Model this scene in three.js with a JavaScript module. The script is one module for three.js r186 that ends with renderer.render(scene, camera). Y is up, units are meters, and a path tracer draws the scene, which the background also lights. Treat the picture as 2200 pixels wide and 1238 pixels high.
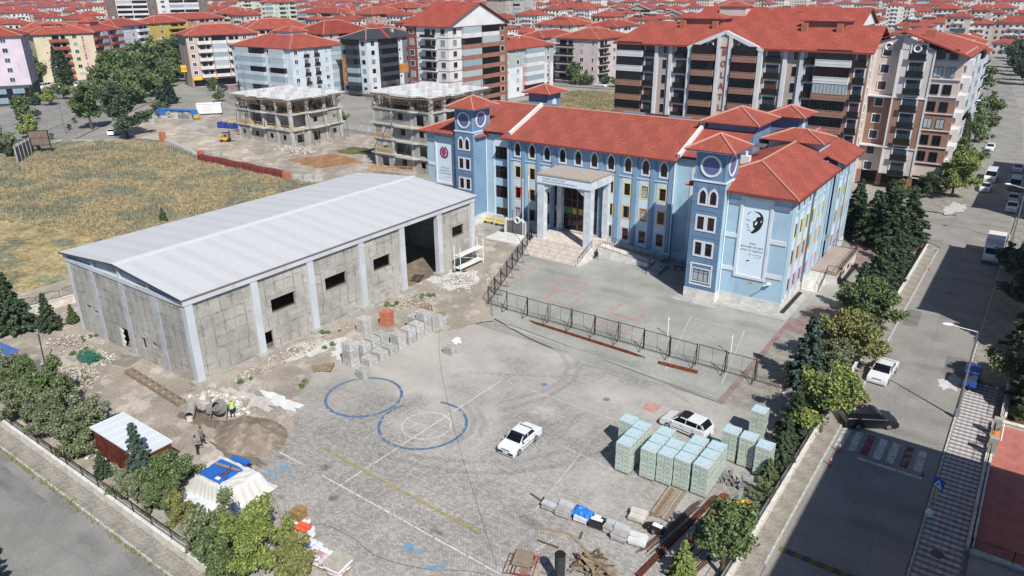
import * as THREE from 'three';
import { mergeGeometries } from 'three/addons/utils/BufferGeometryUtils.js';
import { Sky } from 'three/addons/objects/Sky.js';
import { FontLoader } from 'three/addons/loaders/FontLoader.js';
import { TextGeometry } from 'three/addons/geometries/TextGeometry.js';
import { MarchingCubes } from 'three/addons/objects/MarchingCubes.js';

// ---------- camera, sky, sun, exposure ----------
// World axes follow the street grid: +X along the school front, -Z up the street; y is up, metres.
const scene = new THREE.Scene();
const camera = new THREE.PerspectiveCamera(42.57, 1024 / 576, 0.5, 6000);
camera.position.set(0, 35, 0);
camera.up.set(-0.21667, 0.92474, -0.31291);
camera.lookAt(-0.54134, 35 - 0.38054, -0.74976);
const SUN = new THREE.Vector3(0.578, 0.719, 0.386);
const sky = new Sky();
sky.scale.setScalar(5000);
sky.material.uniforms.sunPosition.value.copy(SUN);
sky.material.uniforms.turbidity.value = 3;
sky.material.uniforms.rayleigh.value = 0.9;
sky.material.uniforms.mieCoefficient.value = 0.004;
sky.name = 'sky';
scene.add(sky);
scene.environmentIntensity = 0.11;
const sun = new THREE.DirectionalLight(new THREE.Color(1, 0.955, 0.885), 5);
sun.position.copy(SUN).multiplyScalar(300).add(new THREE.Vector3(-60, 0, -80));
sun.target.position.set(-60, 0, -80);
sun.castShadow = true;
sun.shadow.mapSize.set(4096, 4096);
Object.assign(sun.shadow.camera, { left: -260, right: 260, top: 260, bottom: -260, near: 1, far: 900 });
scene.add(sun, sun.target);
scene.fog = new THREE.FogExp2(0xcfdcec, 0.00009);
const renderer = new THREE.WebGLRenderer();
renderer.toneMapping = THREE.LinearToneMapping;
renderer.toneMappingExposure = 1.12;
renderer.shadowMap.enabled = true;

// ---------- helpers ----------
const PI = Math.PI;
function rng(a) { return () => { a |= 0; a = a + 0x6D2B79F5 | 0; let t = Math.imul(a ^ a >>> 15, 1 | a); t = t + Math.imul(t ^ t >>> 7, 61 | t) ^ t; return ((t ^ t >>> 14) >>> 0) / 4294967296; }; }
const rnd = rng(7);
const rr = (a, b, r = rnd) => a + (b - a) * r();
const pick = (a, r = rnd) => a[Math.floor(r() * a.length)];
const nth = n => ['', 'first', 'second', 'third', 'fourth', 'fifth', 'sixth', 'seventh', 'eighth', 'ninth', 'tenth', 'eleventh', 'twelfth', 'thirteenth', 'fourteenth', 'fifteenth'][n];
const names = {};
function numbered(n) { const k = names[n] = (names[n] ?? -1) + 1; return k ? n + '_' + String(k).padStart(3, '0') : n; }
function strip(g) { // one plain layout for merging
  if (g.index) g = g.toNonIndexed();
  for (const k of Object.keys(g.attributes)) if (!['position', 'normal', 'uv', 'color'].includes(k)) g.deleteAttribute(k);
  return g;
}
function mg(list) {
  list = list.flat(9).filter(Boolean).map(strip);
  const col = list.some(g => g.attributes.color);
  for (const g of list) {
    if (!g.attributes.uv) g.setAttribute('uv', new THREE.BufferAttribute(new Float32Array(g.attributes.position.count * 2), 2));
    if (!g.attributes.normal) g.computeVertexNormals();
    if (!col) g.deleteAttribute('color');
  }
  return list.length === 1 ? list[0] : mergeGeometries(list);
}
function boxUV(g) { // uv in metres, from the side a face looks to
  if (g.userData.uvd) return g;
  const p = g.attributes.position, n = g.attributes.normal, u = new Float32Array(p.count * 2);
  for (let i = 0; i < p.count; i++) {
    const ax = Math.abs(n.getX(i)), ay = Math.abs(n.getY(i)), az = Math.abs(n.getZ(i));
    if (ay > 0.6 && ay >= ax * 0.9 && ay >= az * 0.9) { u[2 * i] = p.getX(i); u[2 * i + 1] = p.getZ(i); }
    else if (ax > az) { u[2 * i] = p.getZ(i); u[2 * i + 1] = p.getY(i); }
    else { u[2 * i] = p.getX(i); u[2 * i + 1] = p.getY(i); }
  }
  g.setAttribute('uv', new THREE.BufferAttribute(u, 2));
  g.userData.uvd = true;
  return g;
}
function mesh(name, geo, mat, parent, keepUV) {
  if (Array.isArray(geo)) geo = mg(geo);
  if (!keepUV && mat.map && !mat.userData.keep) boxUV(geo);
  const m = new THREE.Mesh(geo, mat);
  m.name = parent === scene ? numbered(name) : name;
  m.castShadow = m.receiveShadow = true;
  parent.add(m);
  return m;
}
function tag(o, label, category, group) { o.userData.label = label; o.userData.category = category; if (group) o.userData.group = group; return o; }
function thing(name, label, category, x = 0, y = 0, z = 0, ry = 0, group) {
  const o = new THREE.Group(); o.name = numbered(name); o.position.set(x, y, z); o.rotation.y = ry; scene.add(o);
  return tag(o, label, category, group);
}
function dup(src, label, x, y, z, ry = 0, s) {
  const c = src.clone(); c.name = numbered(src.name.replace(/_\d{3}$/, '')); c.userData = { ...src.userData };
  if (label) c.userData.label = label;
  c.position.set(x, y, z); c.rotation.y = ry; if (s) c.scale.setScalar(s); scene.add(c); return c;
}
const struct = (name, geo, mat, keepUV) => { const m = mesh(name, geo, mat, scene, keepUV); m.userData.kind = 'structure'; return m; };
const stuffy = (name, geo, mat, label, category, keepUV) => { const m = mesh(name, geo, mat, scene, keepUV); m.userData.kind = 'stuff'; return tag(m, label, category); };
const bx = (x0, x1, y0, y1, z0, z1) => new THREE.BoxGeometry(Math.abs(x1 - x0), Math.abs(y1 - y0), Math.abs(z1 - z0)).translate((x0 + x1) / 2, (y0 + y1) / 2, (z0 + z1) / 2);
const cy = (x, y0, y1, z, r0, r1 = r0, n = 10) => new THREE.CylinderGeometry(r1, r0, y1 - y0, n).translate(x, (y0 + y1) / 2, z);
const V = (x, y, z) => new THREE.Vector3(x, y, z);
function bar(a, b, r, n = 6, r2) { // round rod between two points
  a = V(...a); b = V(...b); const d = b.clone().sub(a), L = d.length();
  return new THREE.CylinderGeometry(r2 ?? r, r, L, n).applyQuaternion(new THREE.Quaternion().setFromUnitVectors(V(0, 1, 0), d.normalize())).translate((a.x + b.x) / 2, (a.y + b.y) / 2, (a.z + b.z) / 2);
}
function beam(a, b, w, h) { // squared timber between two points, w across, h upright
  a = V(...a); b = V(...b); const d = b.clone().sub(a), L = d.length(); d.normalize();
  const up = Math.abs(d.y) > 0.95 ? V(1, 0, 0) : V(0, 1, 0), s = d.clone().cross(up).normalize(), u = s.clone().cross(d);
  return new THREE.BoxGeometry(w, h, L).applyMatrix4(new THREE.Matrix4().makeBasis(s, u, d.negate())).translate((a.x + b.x) / 2, (a.y + b.y) / 2, (a.z + b.z) / 2);
}
function poly(pts, y, h = 0) { // flat sheet (or slab of height h) over [x,z] points
  const s = new THREE.Shape(pts.map(([x, z]) => new THREE.Vector2(x, -z)));
  const g = h ? new THREE.ExtrudeGeometry(s, { depth: h, bevelEnabled: false }) : new THREE.ShapeGeometry(s);
  return g.rotateX(-PI / 2).translate(0, y, 0);
}
function rough(pts, step, amp, r = rnd) { // same outline with an uneven edge
  const o = [];
  pts.forEach((p, i) => {
    const q = pts[(i + 1) % pts.length], L = Math.hypot(q[0] - p[0], q[1] - p[1]), n = Math.max(1, Math.round(L / step));
    for (let k = 0; k < n; k++) { const t = k / n; o.push([p[0] + (q[0] - p[0]) * t + rr(-amp, amp, r), p[1] + (q[1] - p[1]) * t + rr(-amp, amp, r)]); }
  });
  return o;
}
const blob = (x, z, rx, rz, n0 = 22, amp = 0.22, r = rnd) => { const o = [], n = 64, p = [r() * 6, r() * 6, r() * 6, r() * 6]; for (let i = 0; i < n; i++) { const a = i / n * 2 * PI, k = 1 + amp * (0.6 * Math.sin(2 * a + p[0]) + 0.5 * Math.sin(3 * a + p[1]) + 0.4 * Math.sin(5 * a + p[2]) + 0.3 * Math.sin(11 * a + p[3])) + rr(-0.04, 0.04, r); o.push([x + Math.cos(a) * rx * k, z + Math.sin(a) * rz * k]); } return o; };
function tris(arr) { // [x,y,z]*3n -> geometry
  const g = new THREE.BufferGeometry(); g.setAttribute('position', new THREE.BufferAttribute(new Float32Array(arr.flat()), 3)); g.computeVertexNormals();
  g.setAttribute('uv', new THREE.BufferAttribute(new Float32Array(arr.length * 2), 2)); return g;
}
const quad = (a, b, c, d) => [a, b, c, a, c, d];

// ---------- computed textures ----------
function noiseGrid(n, seed) { const r = rng(seed), a = new Float32Array(n * n); for (let i = 0; i < a.length; i++) a[i] = r(); return a; }
const NG = noiseGrid(256, 99);
function vn(x, y, per = 256) { // value noise, repeats every `per` cells
  const xi = Math.floor(x), yi = Math.floor(y); let fx = x - xi, fy = y - yi; fx = fx * fx * (3 - 2 * fx); fy = fy * fy * (3 - 2 * fy);
  const m = (v) => ((v % per) + per) % per, x0 = m(xi), x1 = m(xi + 1), y0 = m(yi) * 256, y1 = m(yi + 1) * 256;
  const a = NG[y0 + x0], b = NG[y0 + x1], c = NG[y1 + x0], d = NG[y1 + x1];
  return a + (b - a) * fx + (c - a + (a - b - c + d) * fx) * fy;
}
function fbm(x, y, oct, per) { let s = 0, a = 0.5, t = 0; for (let i = 0; i < oct; i++) { s += a * vn(x, y, per); t += a; x *= 2; y *= 2; per = Math.min(256, per * 2); a *= 0.5; } return s / t; }
const clamp = (v, a = 0, b = 1) => v < a ? a : v > b ? b : v, sm = (a, b, v) => { v = clamp((v - a) / (b - a)); return v * v * (3 - 2 * v); };
function dtex(n, f, srgb = true, m = n) {
  const d = new Uint8Array(n * m * 4), c = [0, 0, 0];
  for (let j = 0; j < m; j++) for (let i = 0; i < n; i++) { f(i / n, j / m, c); const k = (j * n + i) * 4; d[k] = clamp(c[0]) * 255; d[k + 1] = clamp(c[1]) * 255; d[k + 2] = clamp(c[2]) * 255; d[k + 3] = 255; }
  const t = new THREE.DataTexture(d, n, m); t.wrapS = t.wrapT = THREE.RepeatWrapping; t.magFilter = THREE.LinearFilter; t.minFilter = THREE.LinearMipmapLinearFilter; t.generateMipmaps = true;
  if (srgb) t.colorSpace = THREE.SRGBColorSpace; t.needsUpdate = true; return t;
}
const rep = (t, sx, sy = sx, ox = 0, oy = 0) => { const c = t.clone(); c.repeat.set(1 / sx, 1 / sy); c.offset.set(ox, oy); c.needsUpdate = true; return c; };
const set3 = (c, v) => { c[0] = c[1] = c[2] = v; };
const T = {};
T.mottle = dtex(512, (u, v, c) => set3(c, 0.72 + 0.2 * fbm(u * 8, v * 8, 4, 8) + 0.13 * fbm(u * 64, v * 64, 3, 64)));
T.soft = dtex(512, (u, v, c) => set3(c, 0.87 + 0.1 * (fbm(u * 4, v * 4, 4, 4) - 0.3) + 0.05 * vn(u * 128, v * 128, 128) - 0.07 * sm(0.55, 0.85, fbm(u * 34, v * 3 + 8, 3, 34)) * sm(0.4, 0.7, fbm(u * 5 + 3, v * 5, 3, 5))));
T.asphalt = dtex(1024, (u, v, c) => { const a = fbm(u * 6, v * 6, 5, 6), s = vn(u * 256, v * 256), k = sm(0.55, 0.8, fbm(u * 3 + 9, v * 12 + 3, 4, 12)); set3(c, 0.66 + 0.17 * a + 0.14 * (s - 0.5) - 0.06 * k); c[2] *= 0.985; });
T.dirt = dtex(1024, (u, v, c) => { const a = fbm(u * 5, v * 5, 6, 5), s = fbm(u * 120, v * 120, 2, 120), w = sm(0.52, 0.7, fbm(u * 9 + 4, v * 9 + 7, 4, 9)); const t = 0.62 + 0.22 * a + 0.2 * (s - 0.5); c[0] = t * 1.0 + w * 0.12; c[1] = t * 0.95 + w * 0.12; c[2] = t * 0.875 + w * 0.13; });
T.field = dtex(2048, (u, v, c) => {
  const a = fbm(u * 7, v * 7, 6, 7), b = fbm(u * 15 + 31, v * 15 + 5, 5, 15), s = fbm(u * 200, v * 200, 2, 200), d = fbm(u * 40 + 3, v * 40, 3, 40);
  const g = sm(0.5, 0.66, b), br = sm(0.52, 0.7, fbm(u * 11 + 70, v * 11 + 40, 4, 11)), k = 0.92 + 0.45 * (s - 0.5) + 0.4 * (d - 0.5) + 0.3 * (a - 0.5);
  c[0] = k * (0.74 - 0.17 * g - 0.04 * br); c[1] = k * (0.67 - 0.09 * g - 0.08 * br); c[2] = k * (0.48 - 0.02 * g - 0.06 * br);
});
// small concrete blocks laid in running bond: 20 x 10 cm
function paver(u, v, W, H, bw, bh, c, base, amp) {
  const y = v * H / bh, row = Math.floor(y), x = u * W / bw + (row & 1 ? 0.5 : 0), col = Math.floor(x), fx = x - col, fy = y - row;
  const h = NG[((row * 37) & 255) * 256 + ((col * 91 + row * 13) & 255)];
  const j = Math.min(Math.min(fx, 1 - fx) * bw, Math.min(fy, 1 - fy) * bh);
  return (base + amp * (h - 0.5)) * (j < 0.009 ? 0.62 : 1);
}
T.walk = dtex(1024, (u, v, c) => { const t = paver(u, v, 4, 4, 0.2, 0.1, c, 0.76, 0.14) + 0.2 * (fbm(u * 5, v * 5, 5, 5) - 0.5); c[0] = t; c[1] = t * 0.985; c[2] = t * 0.95; });
T.walkRed = dtex(1024, (u, v, c) => { const t = paver(u, v, 4, 4, 0.2, 0.1, c, 0.76, 0.16) + 0.2 * (fbm(u * 5, v * 5, 5, 5) - 0.5); c[0] = t * 0.98; c[1] = t * 0.81; c[2] = t * 0.79; });
T.tile = dtex(1024, (u, v, c) => { // clay roof tiles: 20 columns x 13 courses
  const row = Math.floor(v * 13), col = Math.floor(u * 20), h = NG[(row * 17 + 5 & 255) * 256 + (col * 29 + row * 7 & 255)], s = fbm(u * 40, v * 40, 3, 40), a = fbm(u * 4, v * 4, 4, 4);
  const l = sm(0.9, 0.99, h) * 0.06, k = 0.98 + 0.09 * (h - 0.5) + 0.08 * (s - 0.5) + 0.16 * (a - 0.5);
  const cs = v * 13 % 1 < 0.13 ? 0.72 : 1; c[0] = (k * 0.62 + l) * cs; c[1] = (k * 0.305 + l) * cs; c[2] = (k * 0.245 + l) * cs;
});
T.tileBump = dtex(512, (u, v, c) => { const x = u * 20 % 1, y = v * 13 % 1; set3(c, 0.35 * (0.5 - 0.5 * Math.cos(x * 2 * PI)) + 0.65 * (1 - y)); }, false);
T.rust = dtex(512, (u, v, c) => { const a = fbm(u * 6, v * 6, 5, 6), s = fbm(u * 50, v * 50, 3, 50), k = 0.55 + 0.5 * (a - 0.5) + 0.5 * (s - 0.5); c[0] = k * 0.98; c[1] = k * (0.52 + 0.18 * a); c[2] = k * 0.34; });
T.wood = dtex(512, (u, v, c) => { const a = fbm(u * 3, v * 40, 4, 40), s = vn(u * 6, v * 180, 180), k = 0.68 + 0.3 * (a - 0.5) + 0.25 * (s - 0.5); c[0] = k; c[1] = k * 0.93; c[2] = k * 0.84; });
// rendered blockwork of the hall: darker lines where the joints of the blocks dry through the thin render
T.hall = dtex(1024, (u, v, c) => {
  const W = 9.6, H = 9.6, wob = 0.34 * (fbm(u * 10, v * 10, 3, 10) - 0.5);
  const y = v * H + wob, row = Math.floor(y / 1.2), x = u * W + 0.35 * wob, shift = 0.22 * NG[(row * 53 & 255)];
  const cx = ((x + shift) / 1.2) % 1, cyy = (y / 1.2) % 1, col = Math.floor((x + shift) / 1.2);
  const jx = Math.min(cx, 1 - cx) * 1.2, jy = Math.min(cyy, 1 - cyy) * 1.2, on = NG[(row * 41 & 255) * 256 + (col * 67 & 255)], on2 = NG[(row * 11 + 3 & 255) * 256 + (col * 23 & 255)];
  const w = fbm(u * 30, v * 30, 3, 30), st = Math.max(sm(0.15, 0.02, jx + 0.16 * (w - 0.5)) * sm(0.0, 0.6, on), sm(0.13, 0.02, jy + 0.2 * (w - 0.5)) * sm(0.1, 0.65, on2)) * (0.35 + 0.65 * sm(0.3, 0.6, fbm(u * 12 + 7, v * 12 + 1, 3, 12)));
  const lo = fbm(u * 4 + 2, v * 4, 5, 4), fi = fbm(u * 90, v * 90, 3, 90);
  const k = 0.775 + 0.22 * (lo - 0.5) + 0.16 * (fi - 0.5) + 0.12 * (fbm(u * 14, v * 14, 4, 14) - 0.5) - 0.15 * st;
  c[0] = k; c[1] = k * 0.985; c[2] = k * (0.96 - 0.02 * st);
});
// ---------- materials ----------
const mats = {};
function mat(color, o = {}) {
  const key = JSON.stringify([color, o.rough, o.metal, o.t, o.s, o.b, o.bs, o.phys && Object.entries(o.phys)]);
  if (mats[key]) return mats[key];
  const p = { color: new THREE.Color(color), roughness: o.rough ?? 0.85, metalness: o.metal ?? 0 };
  if (o.t) p.map = rep(T[o.t], ...(o.s ? [].concat(o.s) : [4]));
  if (o.b) { p.bumpMap = rep(T[o.b], ...(o.s ? [].concat(o.s) : [4])); p.bumpScale = o.bs ?? 0.02; }
  if (o.side) p.side = o.side;
  const m = o.phys ? new THREE.MeshPhysicalMaterial({ ...p, ...o.phys }) : new THREE.MeshStandardMaterial(p);
  return mats[key] = m;
}
const texCount = {};
const M = {
  white: mat(0xe8e6e1, { t: 'soft', s: 5 }), plainWhite: mat(0xe9e9e7, { rough: 0.6 }), trimWhite: mat(0xdcdad6, { rough: 0.7 }),
  conc: mat(0xb9b6ae, { t: 'mottle', s: 5 }), concDark: mat(0x8f8c86, { t: 'mottle', s: 4 }), concPale: mat(0xd4d6d6, { t: 'mottle', s: 6 }),
  steel: mat(0x9aa0a4, { rough: 0.4, metal: 0.7 }), black: mat(0x1c1c1e, { rough: 0.55 }), iron: mat(0x2a2826, { rough: 0.6, metal: 0.3 }),
  rubber: mat(0x17171a, { rough: 0.9 }), glassDark: mat(0x12161c, { rough: 0.08 }), glassMid: mat(0x39434c, { rough: 0.1 }), curtain: mat(0x9fa9ad, { rough: 0.25 }), glassBlue: mat(0x7f97a3, { rough: 0.15 }),
  tile: mat(0xffffff, { t: 'tile', s: [4.4, 4.55], b: 'tileBump', bs: 0.05, rough: 0.8 }), tileFar: mat(0xfff6f2, { t: 'tile', s: [6, 6.2], rough: 0.8 }),
  ridge: mat(0xc98f7d, { t: 'soft', s: 2 }), brownFrame: mat(0x5c2f20, { rough: 0.5 }), darkFrame: mat(0x2b2724, { rough: 0.5 }),
  rust: mat(0xd3a383, { t: 'rust', s: 1.5, rough: 0.9 }), wood: mat(0xdccdb4, { t: 'wood', s: [2, 0.6] }), woodGrey: mat(0xcac4bc, { t: 'wood', s: [2, 0.6] }), woodDark: mat(0x8f7f70, { t: 'wood', s: [2, 0.6] }),
};
const font = await new FontLoader().loadAsync('fonts/droid/droid_sans_bold.typeface.json');
function canvasMat(w, h, draw, o = {}) {
  const c = document.createElement('canvas'); c.width = w; c.height = h; draw(c.getContext('2d'), w, h);
  const t = new THREE.CanvasTexture(c); t.colorSpace = THREE.SRGBColorSpace;
  return Object.assign(new THREE.MeshStandardMaterial({ map: t, roughness: o.rough ?? 0.7, ...(o.alpha ? { transparent: true, alphaTest: 0.5 } : {}) }), { userData: { keep: true } });
}
// ---------- ground, roads, pavements ----------
T.yard = (() => { // paved school yard, x -60..-10, z -60..-18: blocks, dust, tyre tracks, damp stains
  const tr = [
    [[-37.9, -34.4], [-34.4, -35], [-30.9, -36.4], [-27.9, -38.5], [-25.4, -41.3], [-23.1, -46.1]],
    [[-38, -58.9], [-35.4, -57.5], [-33.5, -55.8], [-32.4, -53.1], [-32.7, -50.3], [-35, -46]], [[-37, -59.6], [-34, -57.9], [-32.3, -56], [-31.4, -53.3], [-31.8, -49.8], [-34, -45]],
    [[-37.1, -44.1], [-35, -42.8], [-34, -40.9], [-34.2, -38]], [[-36, -44.4], [-34, -42.9], [-33, -40.7]], [[-33, -56.7], [-25.9, -58], [-20.7, -56]], [[-40.6, -49.1], [-33, -53.3], [-28.7, -57.4]],
    [[-36, -35.6], [-31.5, -37.6], [-28.4, -40], [-26.4, -43]],
  ].map(l => { const o = []; for (let i = 0; i + 1 < l.length; i++) for (let t = 0; t < 12; t++) o.push([l[i][0] + (l[i + 1][0] - l[i][0]) * t / 12, l[i][1] + (l[i + 1][1] - l[i][1]) * t / 12]); return o; });
  const N = 512, tm = new Float32Array(N * N); // coarse mask of the tracks
  for (const l of tr) l.forEach(([x, z], k) => { const pi = (x + 60) / 50 * N, pj = (z + 60) / 42 * N, w = 4.2; for (let j = Math.floor(pj - 8); j < pj + 8; j++) for (let i = Math.floor(pi - 8); i < pi + 8; i++) if (i >= 0 && j >= 0 && i < N && j < N) { const d = Math.hypot(i - pi, j - pj); tm[j * N + i] = Math.max(tm[j * N + i], sm(w, w * 0.4, d)); } });
  const stains = [[-46.6, -28.3, 1.3, 0.7], [-49, -27.4, 1.6, 0.6], [-38.1, -25.3, 0.8, 0.5], [-39.5, -26.2, 1.2, 0.35], [-40.2, -30.6, 0.7, 0.5], [-36.8, -28.4, 0.5, 0.4], [-21, -27, 0.9, 0.4], [-44, -29.4, 0.5, 0.3], [-28, -30, 0.7, 0.3], [-23.4, -34.6, 0.9, 0.5], [-17.6, -53, 0.7, 0.4]];
  return dtex(2048, (u, v, c) => {
    const x = -60 + u * 50, z = -60 + v * 42;
    const big = fbm(u * 6, v * 6, 5, 6), mid = fbm(u * 24 + 3, v * 24, 4, 24);
    const dust = sm(0.3, 0.75, big * 0.55 + mid * 0.3 + 0.3 * sm(-32, -50, z) + 0.25 * sm(-38, -52, x) - 0.12);
    let t = paver(u, v, 50, 42, 0.25, 0.16, c, 0.70, 0.13);
    t = t + (0.735 - t) * dust * 0.8 + 0.16 * (big - 0.5) + 0.1 * (mid - 0.5);
    const k = tm[Math.floor(v * N) * N + Math.floor(u * N)]; t -= 0.065 * k * (0.3 + 1.1 * mid);
    for (const s of stains) { const d = Math.hypot((x - s[0]) / s[2], (z - s[1]) / s[3]) + 2.2 * (mid - 0.5); if (d < 1.2) t -= 0.15 * sm(1.1, 0.2, d); }
    const w = Math.hypot((x + 30.7) / 2.2, (z + 47.2) / 1.3) + 1.3 * (mid - 0.5); t += 0.08 * sm(1.1, 0.1, w);
    const br = dust * sm(-36, -50, x); // brown dust from the sand heap and the dirt
    c[0] = t; c[1] = t * (0.985 - 0.006 * br); c[2] = t * (0.962 - 0.02 * br);
  });
})();
T.yard.repeat.set(1 / 50, 1 / 42); T.yard.offset.set(60 / 50, 60 / 42);
T.worn = dtex(512, (u, v, c) => { set3(c, 0.5 + (fbm(u * 14, v * 14, 5, 14) - 0.36) * 3); }, false);
function paint(color, wear = 1) { // worn road paint
  const key = 'paint' + color + wear; if (mats[key]) return mats[key];
  const a = rep(T.worn, 3 / wear, 3 / wear);
  return mats[key] = new THREE.MeshStandardMaterial({ color, roughness: 0.8, alphaMap: a, transparent: true, map: rep(T.mottle, 3, 3), alphaTest: 0.45 });
}
const G = {
  asph: mat(0xb9b5b0, { t: 'asphalt', s: 14, rough: 0.9 }), asphDark: mat(0xb3b1ae, { t: 'asphalt', s: 11, rough: 0.9 }), conc: mat(0xccccc6, { t: 'asphalt', s: 17, rough: 0.9 }),
  walk: mat(0xcac6bf, { t: 'walk', s: 4 }), walkRed: mat(0xc6ccc8, { t: 'walkRed', s: 4 }), dirt: mat(0xd2d0cf, { t: 'dirt', s: 13 }), dirtPale: mat(0xe6e4e0, { t: 'dirt', s: 17 }),
  field: mat(0xe4e4e4, { t: 'field', s: 62 }), town: mat(0xc4c0b8, { t: 'asphalt', s: 40 }), kerb: mat(0xd0cdc6, { t: 'mottle', s: 3 }),
  yard: new THREE.MeshStandardMaterial({ map: T.yard, roughness: 0.9, color: 0xe6e4e1 }),
};
struct('ground', new THREE.PlaneGeometry(5200, 5200).rotateX(-PI / 2).translate(-700, -0.16, -900), G.town);
struct('dry_field', poly(rough([[-83.5, -37], [-91.5, -36.5], [-93, -22], [-130, -20], [-182, -48], [-198, -80], [-186, -91], [-176, -97], [-150, -92], [-119, -90.2], [-98, -91], [-83.5, -80]], 2, 0.5), 0), G.field);
struct('dirt_path', poly(rough([[-93, -22], [-93, -45], [-98, -52], [-112, -53], [-100, -41], [-97, -22]], 1.5, 0.5), 0.006), G.dirt);
struct('trodden_path', poly(rough([[-174, -58], [-183, -66], [-190, -77], [-184, -86], [-172, -92], [-174, -95], [-187, -92], [-199, -84], [-192, -72], [-176, -56]], 1.5, 0.4), 0.008), G.dirtPale);
struct('building_site', poly(rough([[-119, -90], [-150, -92], [-176, -97], [-190, -94], [-210, -112], [-206, -128], [-178, -133], [-146, -130], [-125, -131], [-90, -128], [-84, -110], [-84, -84], [-98, -91]], 2.5, 0.4), 0.002), G.dirt);
struct('site_track', poly(rough([[-174, -97], [-192, -97], [-208, -108], [-196, -112], [-178, -109], [-150, -103], [-128, -95], [-150, -95]], 2, 0.5), 0.007), G.dirtPale);
struct('rusty_ground', poly(rough([[-132.5, -100.5], [-128.8, -111], [-116.6, -108.5], [-120.5, -98.8]], 1.4, 0.5), 0.012), mat(0xc99f78, { t: 'dirt', s: 6 }));
struct('site_weeds', poly(blob(-127, -115.5, 5, 3.2), 0.013), mat(0x8f9a74, { t: 'field', s: 40 }));
struct('vacant_lot', poly(rough([[-70, -142], [-140, -190], [-138, -232], [-112, -238], [-72, -200]], 3, 0.4), 0.004), mat(0xb9b08c, { t: 'field', s: 70 }));
struct('hall_dirt', poly(rough([[-92, -19.2], [-50, -19.2], [-46.6, -24], [-47, -29], [-46.5, -32], [-50, -36], [-53, -40], [-54, -46], [-50, -52], [-47.8, -56], [-46, -60], [-49.3, -63], [-52, -70], [-57, -80], [-60, -86], [-84, -88], [-84, -36], [-92, -36]], 0.6, 0.3), 0.010), G.dirt);
struct('school_yard', poly([[-58, -18.7], [-10.35, -18.7], [-10.35, -57.6], [-47, -58], [-58, -58]], 0.002), G.yard);
struct('concrete_yard', poly([[-46.5, -60.6], [-40, -58.6], [-33.5, -57.4], [-18.9, -57.5], [-18.9, -79.2], [-20, -92], [-66, -95], [-72, -95], [-72, -86], [-58, -82], [-50, -65]], 0.006), G.conc);
struct('school_apron', poly([[-31.9, -80], [-32.2, -77.1], [-26.9, -77.1], [-26.9, -78.3], [-19, -78.4], [-19, -92], [-31.9, -92]], 0.01, 0.06), mat(0xbcbcb6, { t: 'mottle', s: 6 }));
struct('red_paver_strip', poly([[-18.9, -57.4], [-18.3, -57.4], [-18.3, -79.6], [-18.9, -79.6]], 0.010), G.walkRed);
struct('paved_side_yard', poly([[-18.3, -57.6], [-10.35, -57.6], [-10.35, -76], [-18.3, -76]], 0.005), G.walk);
struct('red_paved_yard', poly([[-19, -76], [-10.35, -76], [-10.35, -118], [-19, -118]], 0.005), G.walkRed);
struct('concrete_path', poly([[-20, -79.5], [-18.2, -79.5], [-18.2, -84], [-15.4, -86], [-15.4, -99], [-19, -99], [-20, -90]], 0.011), G.conc);
struct('planted_bed', poly(rough([[-24, -112], [-11, -112], [-11, -122], [-24, -122]], 1.5, 0.25), 0.012), mat(0x6b5b48, { t: 'dirt', s: 6 }));
// street to the right of the school, bending slightly further up
const RC = [[-20, -4.95], [-130, -4.95], [-170, -5.8], [-210, -7.6], [-260, -11], [-330, -18], [-430, -30]];
const ribbon = (o0, o1, z0, z1, y) => { const at = (z) => { for (let i = 0; i + 1 < RC.length; i++) if (z <= RC[i][0] && z >= RC[i + 1][0]) { const t = (z - RC[i][0]) / (RC[i + 1][0] - RC[i][0]); return RC[i][1] + t * (RC[i + 1][1] - RC[i][1]); } return RC[RC.length - 1][1]; };
  const a = [], b = []; for (let z = z0; z > z1 - 0.01; z -= 10) { const zz = Math.max(z, z1); a.push([at(zz) + o0, zz]); b.unshift([at(zz) + o1, zz]); } return poly([...a, ...b], y); };
struct('street', ribbon(-3.75, 3.75, -20, -430, -0.09), G.asph);
struct('street_pavement', ribbon(-14, -3.75, -135, -330, 0.0), G.walk);
struct('cross_street', poly([[-8.7, -116], [-11, -118.5], [-130, -123], [-130, -131.5], [-11, -131], [-8.7, -134]], -0.085), G.asph);
struct('side_road', poly([[-130, -16.95], [20, -16.95], [20, -8.6], [-130, -8.6]], -0.09), G.asphDark);
struct('side_pavement', poly([[-130, -18.4], [-10.3, -18.4], [-10.3, -17.1], [-130, -17.1]], 0.012), G.walk);
struct('opposite_pavement', poly([[-130, -8.3], [20, -8.3], [20, -4], [-130, -4]], 0.012), G.walk);
struct('school_pavement', poly([[-10.1, -19], [-8.85, -19], [-8.85, -113], [-10.1, -116]], 0.012), G.walk);
struct('pavement_beyond', poly([[-0.95, -75.4], [2.2, -75.4], [2.2, -140], [-0.95, -140]], 0.012), G.walk);
struct('sports_court', poly([[2.0, -49.2], [14, -49.2], [14, -67.6], [2.0, -67.6]], 0.02), mat(0xc0776c, { t: 'mottle', s: 7 }));
struct('garden_soil', poly([[2.4, -68], [30, -68], [30, -140], [2.4, -140]], 0.0), mat(0x7b6650, { t: 'dirt', s: 7 }));
struct('driveway', poly([[1.8, -49], [20, -49], [20, -35], [1.8, -35]], 0.0), G.conc);
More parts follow.
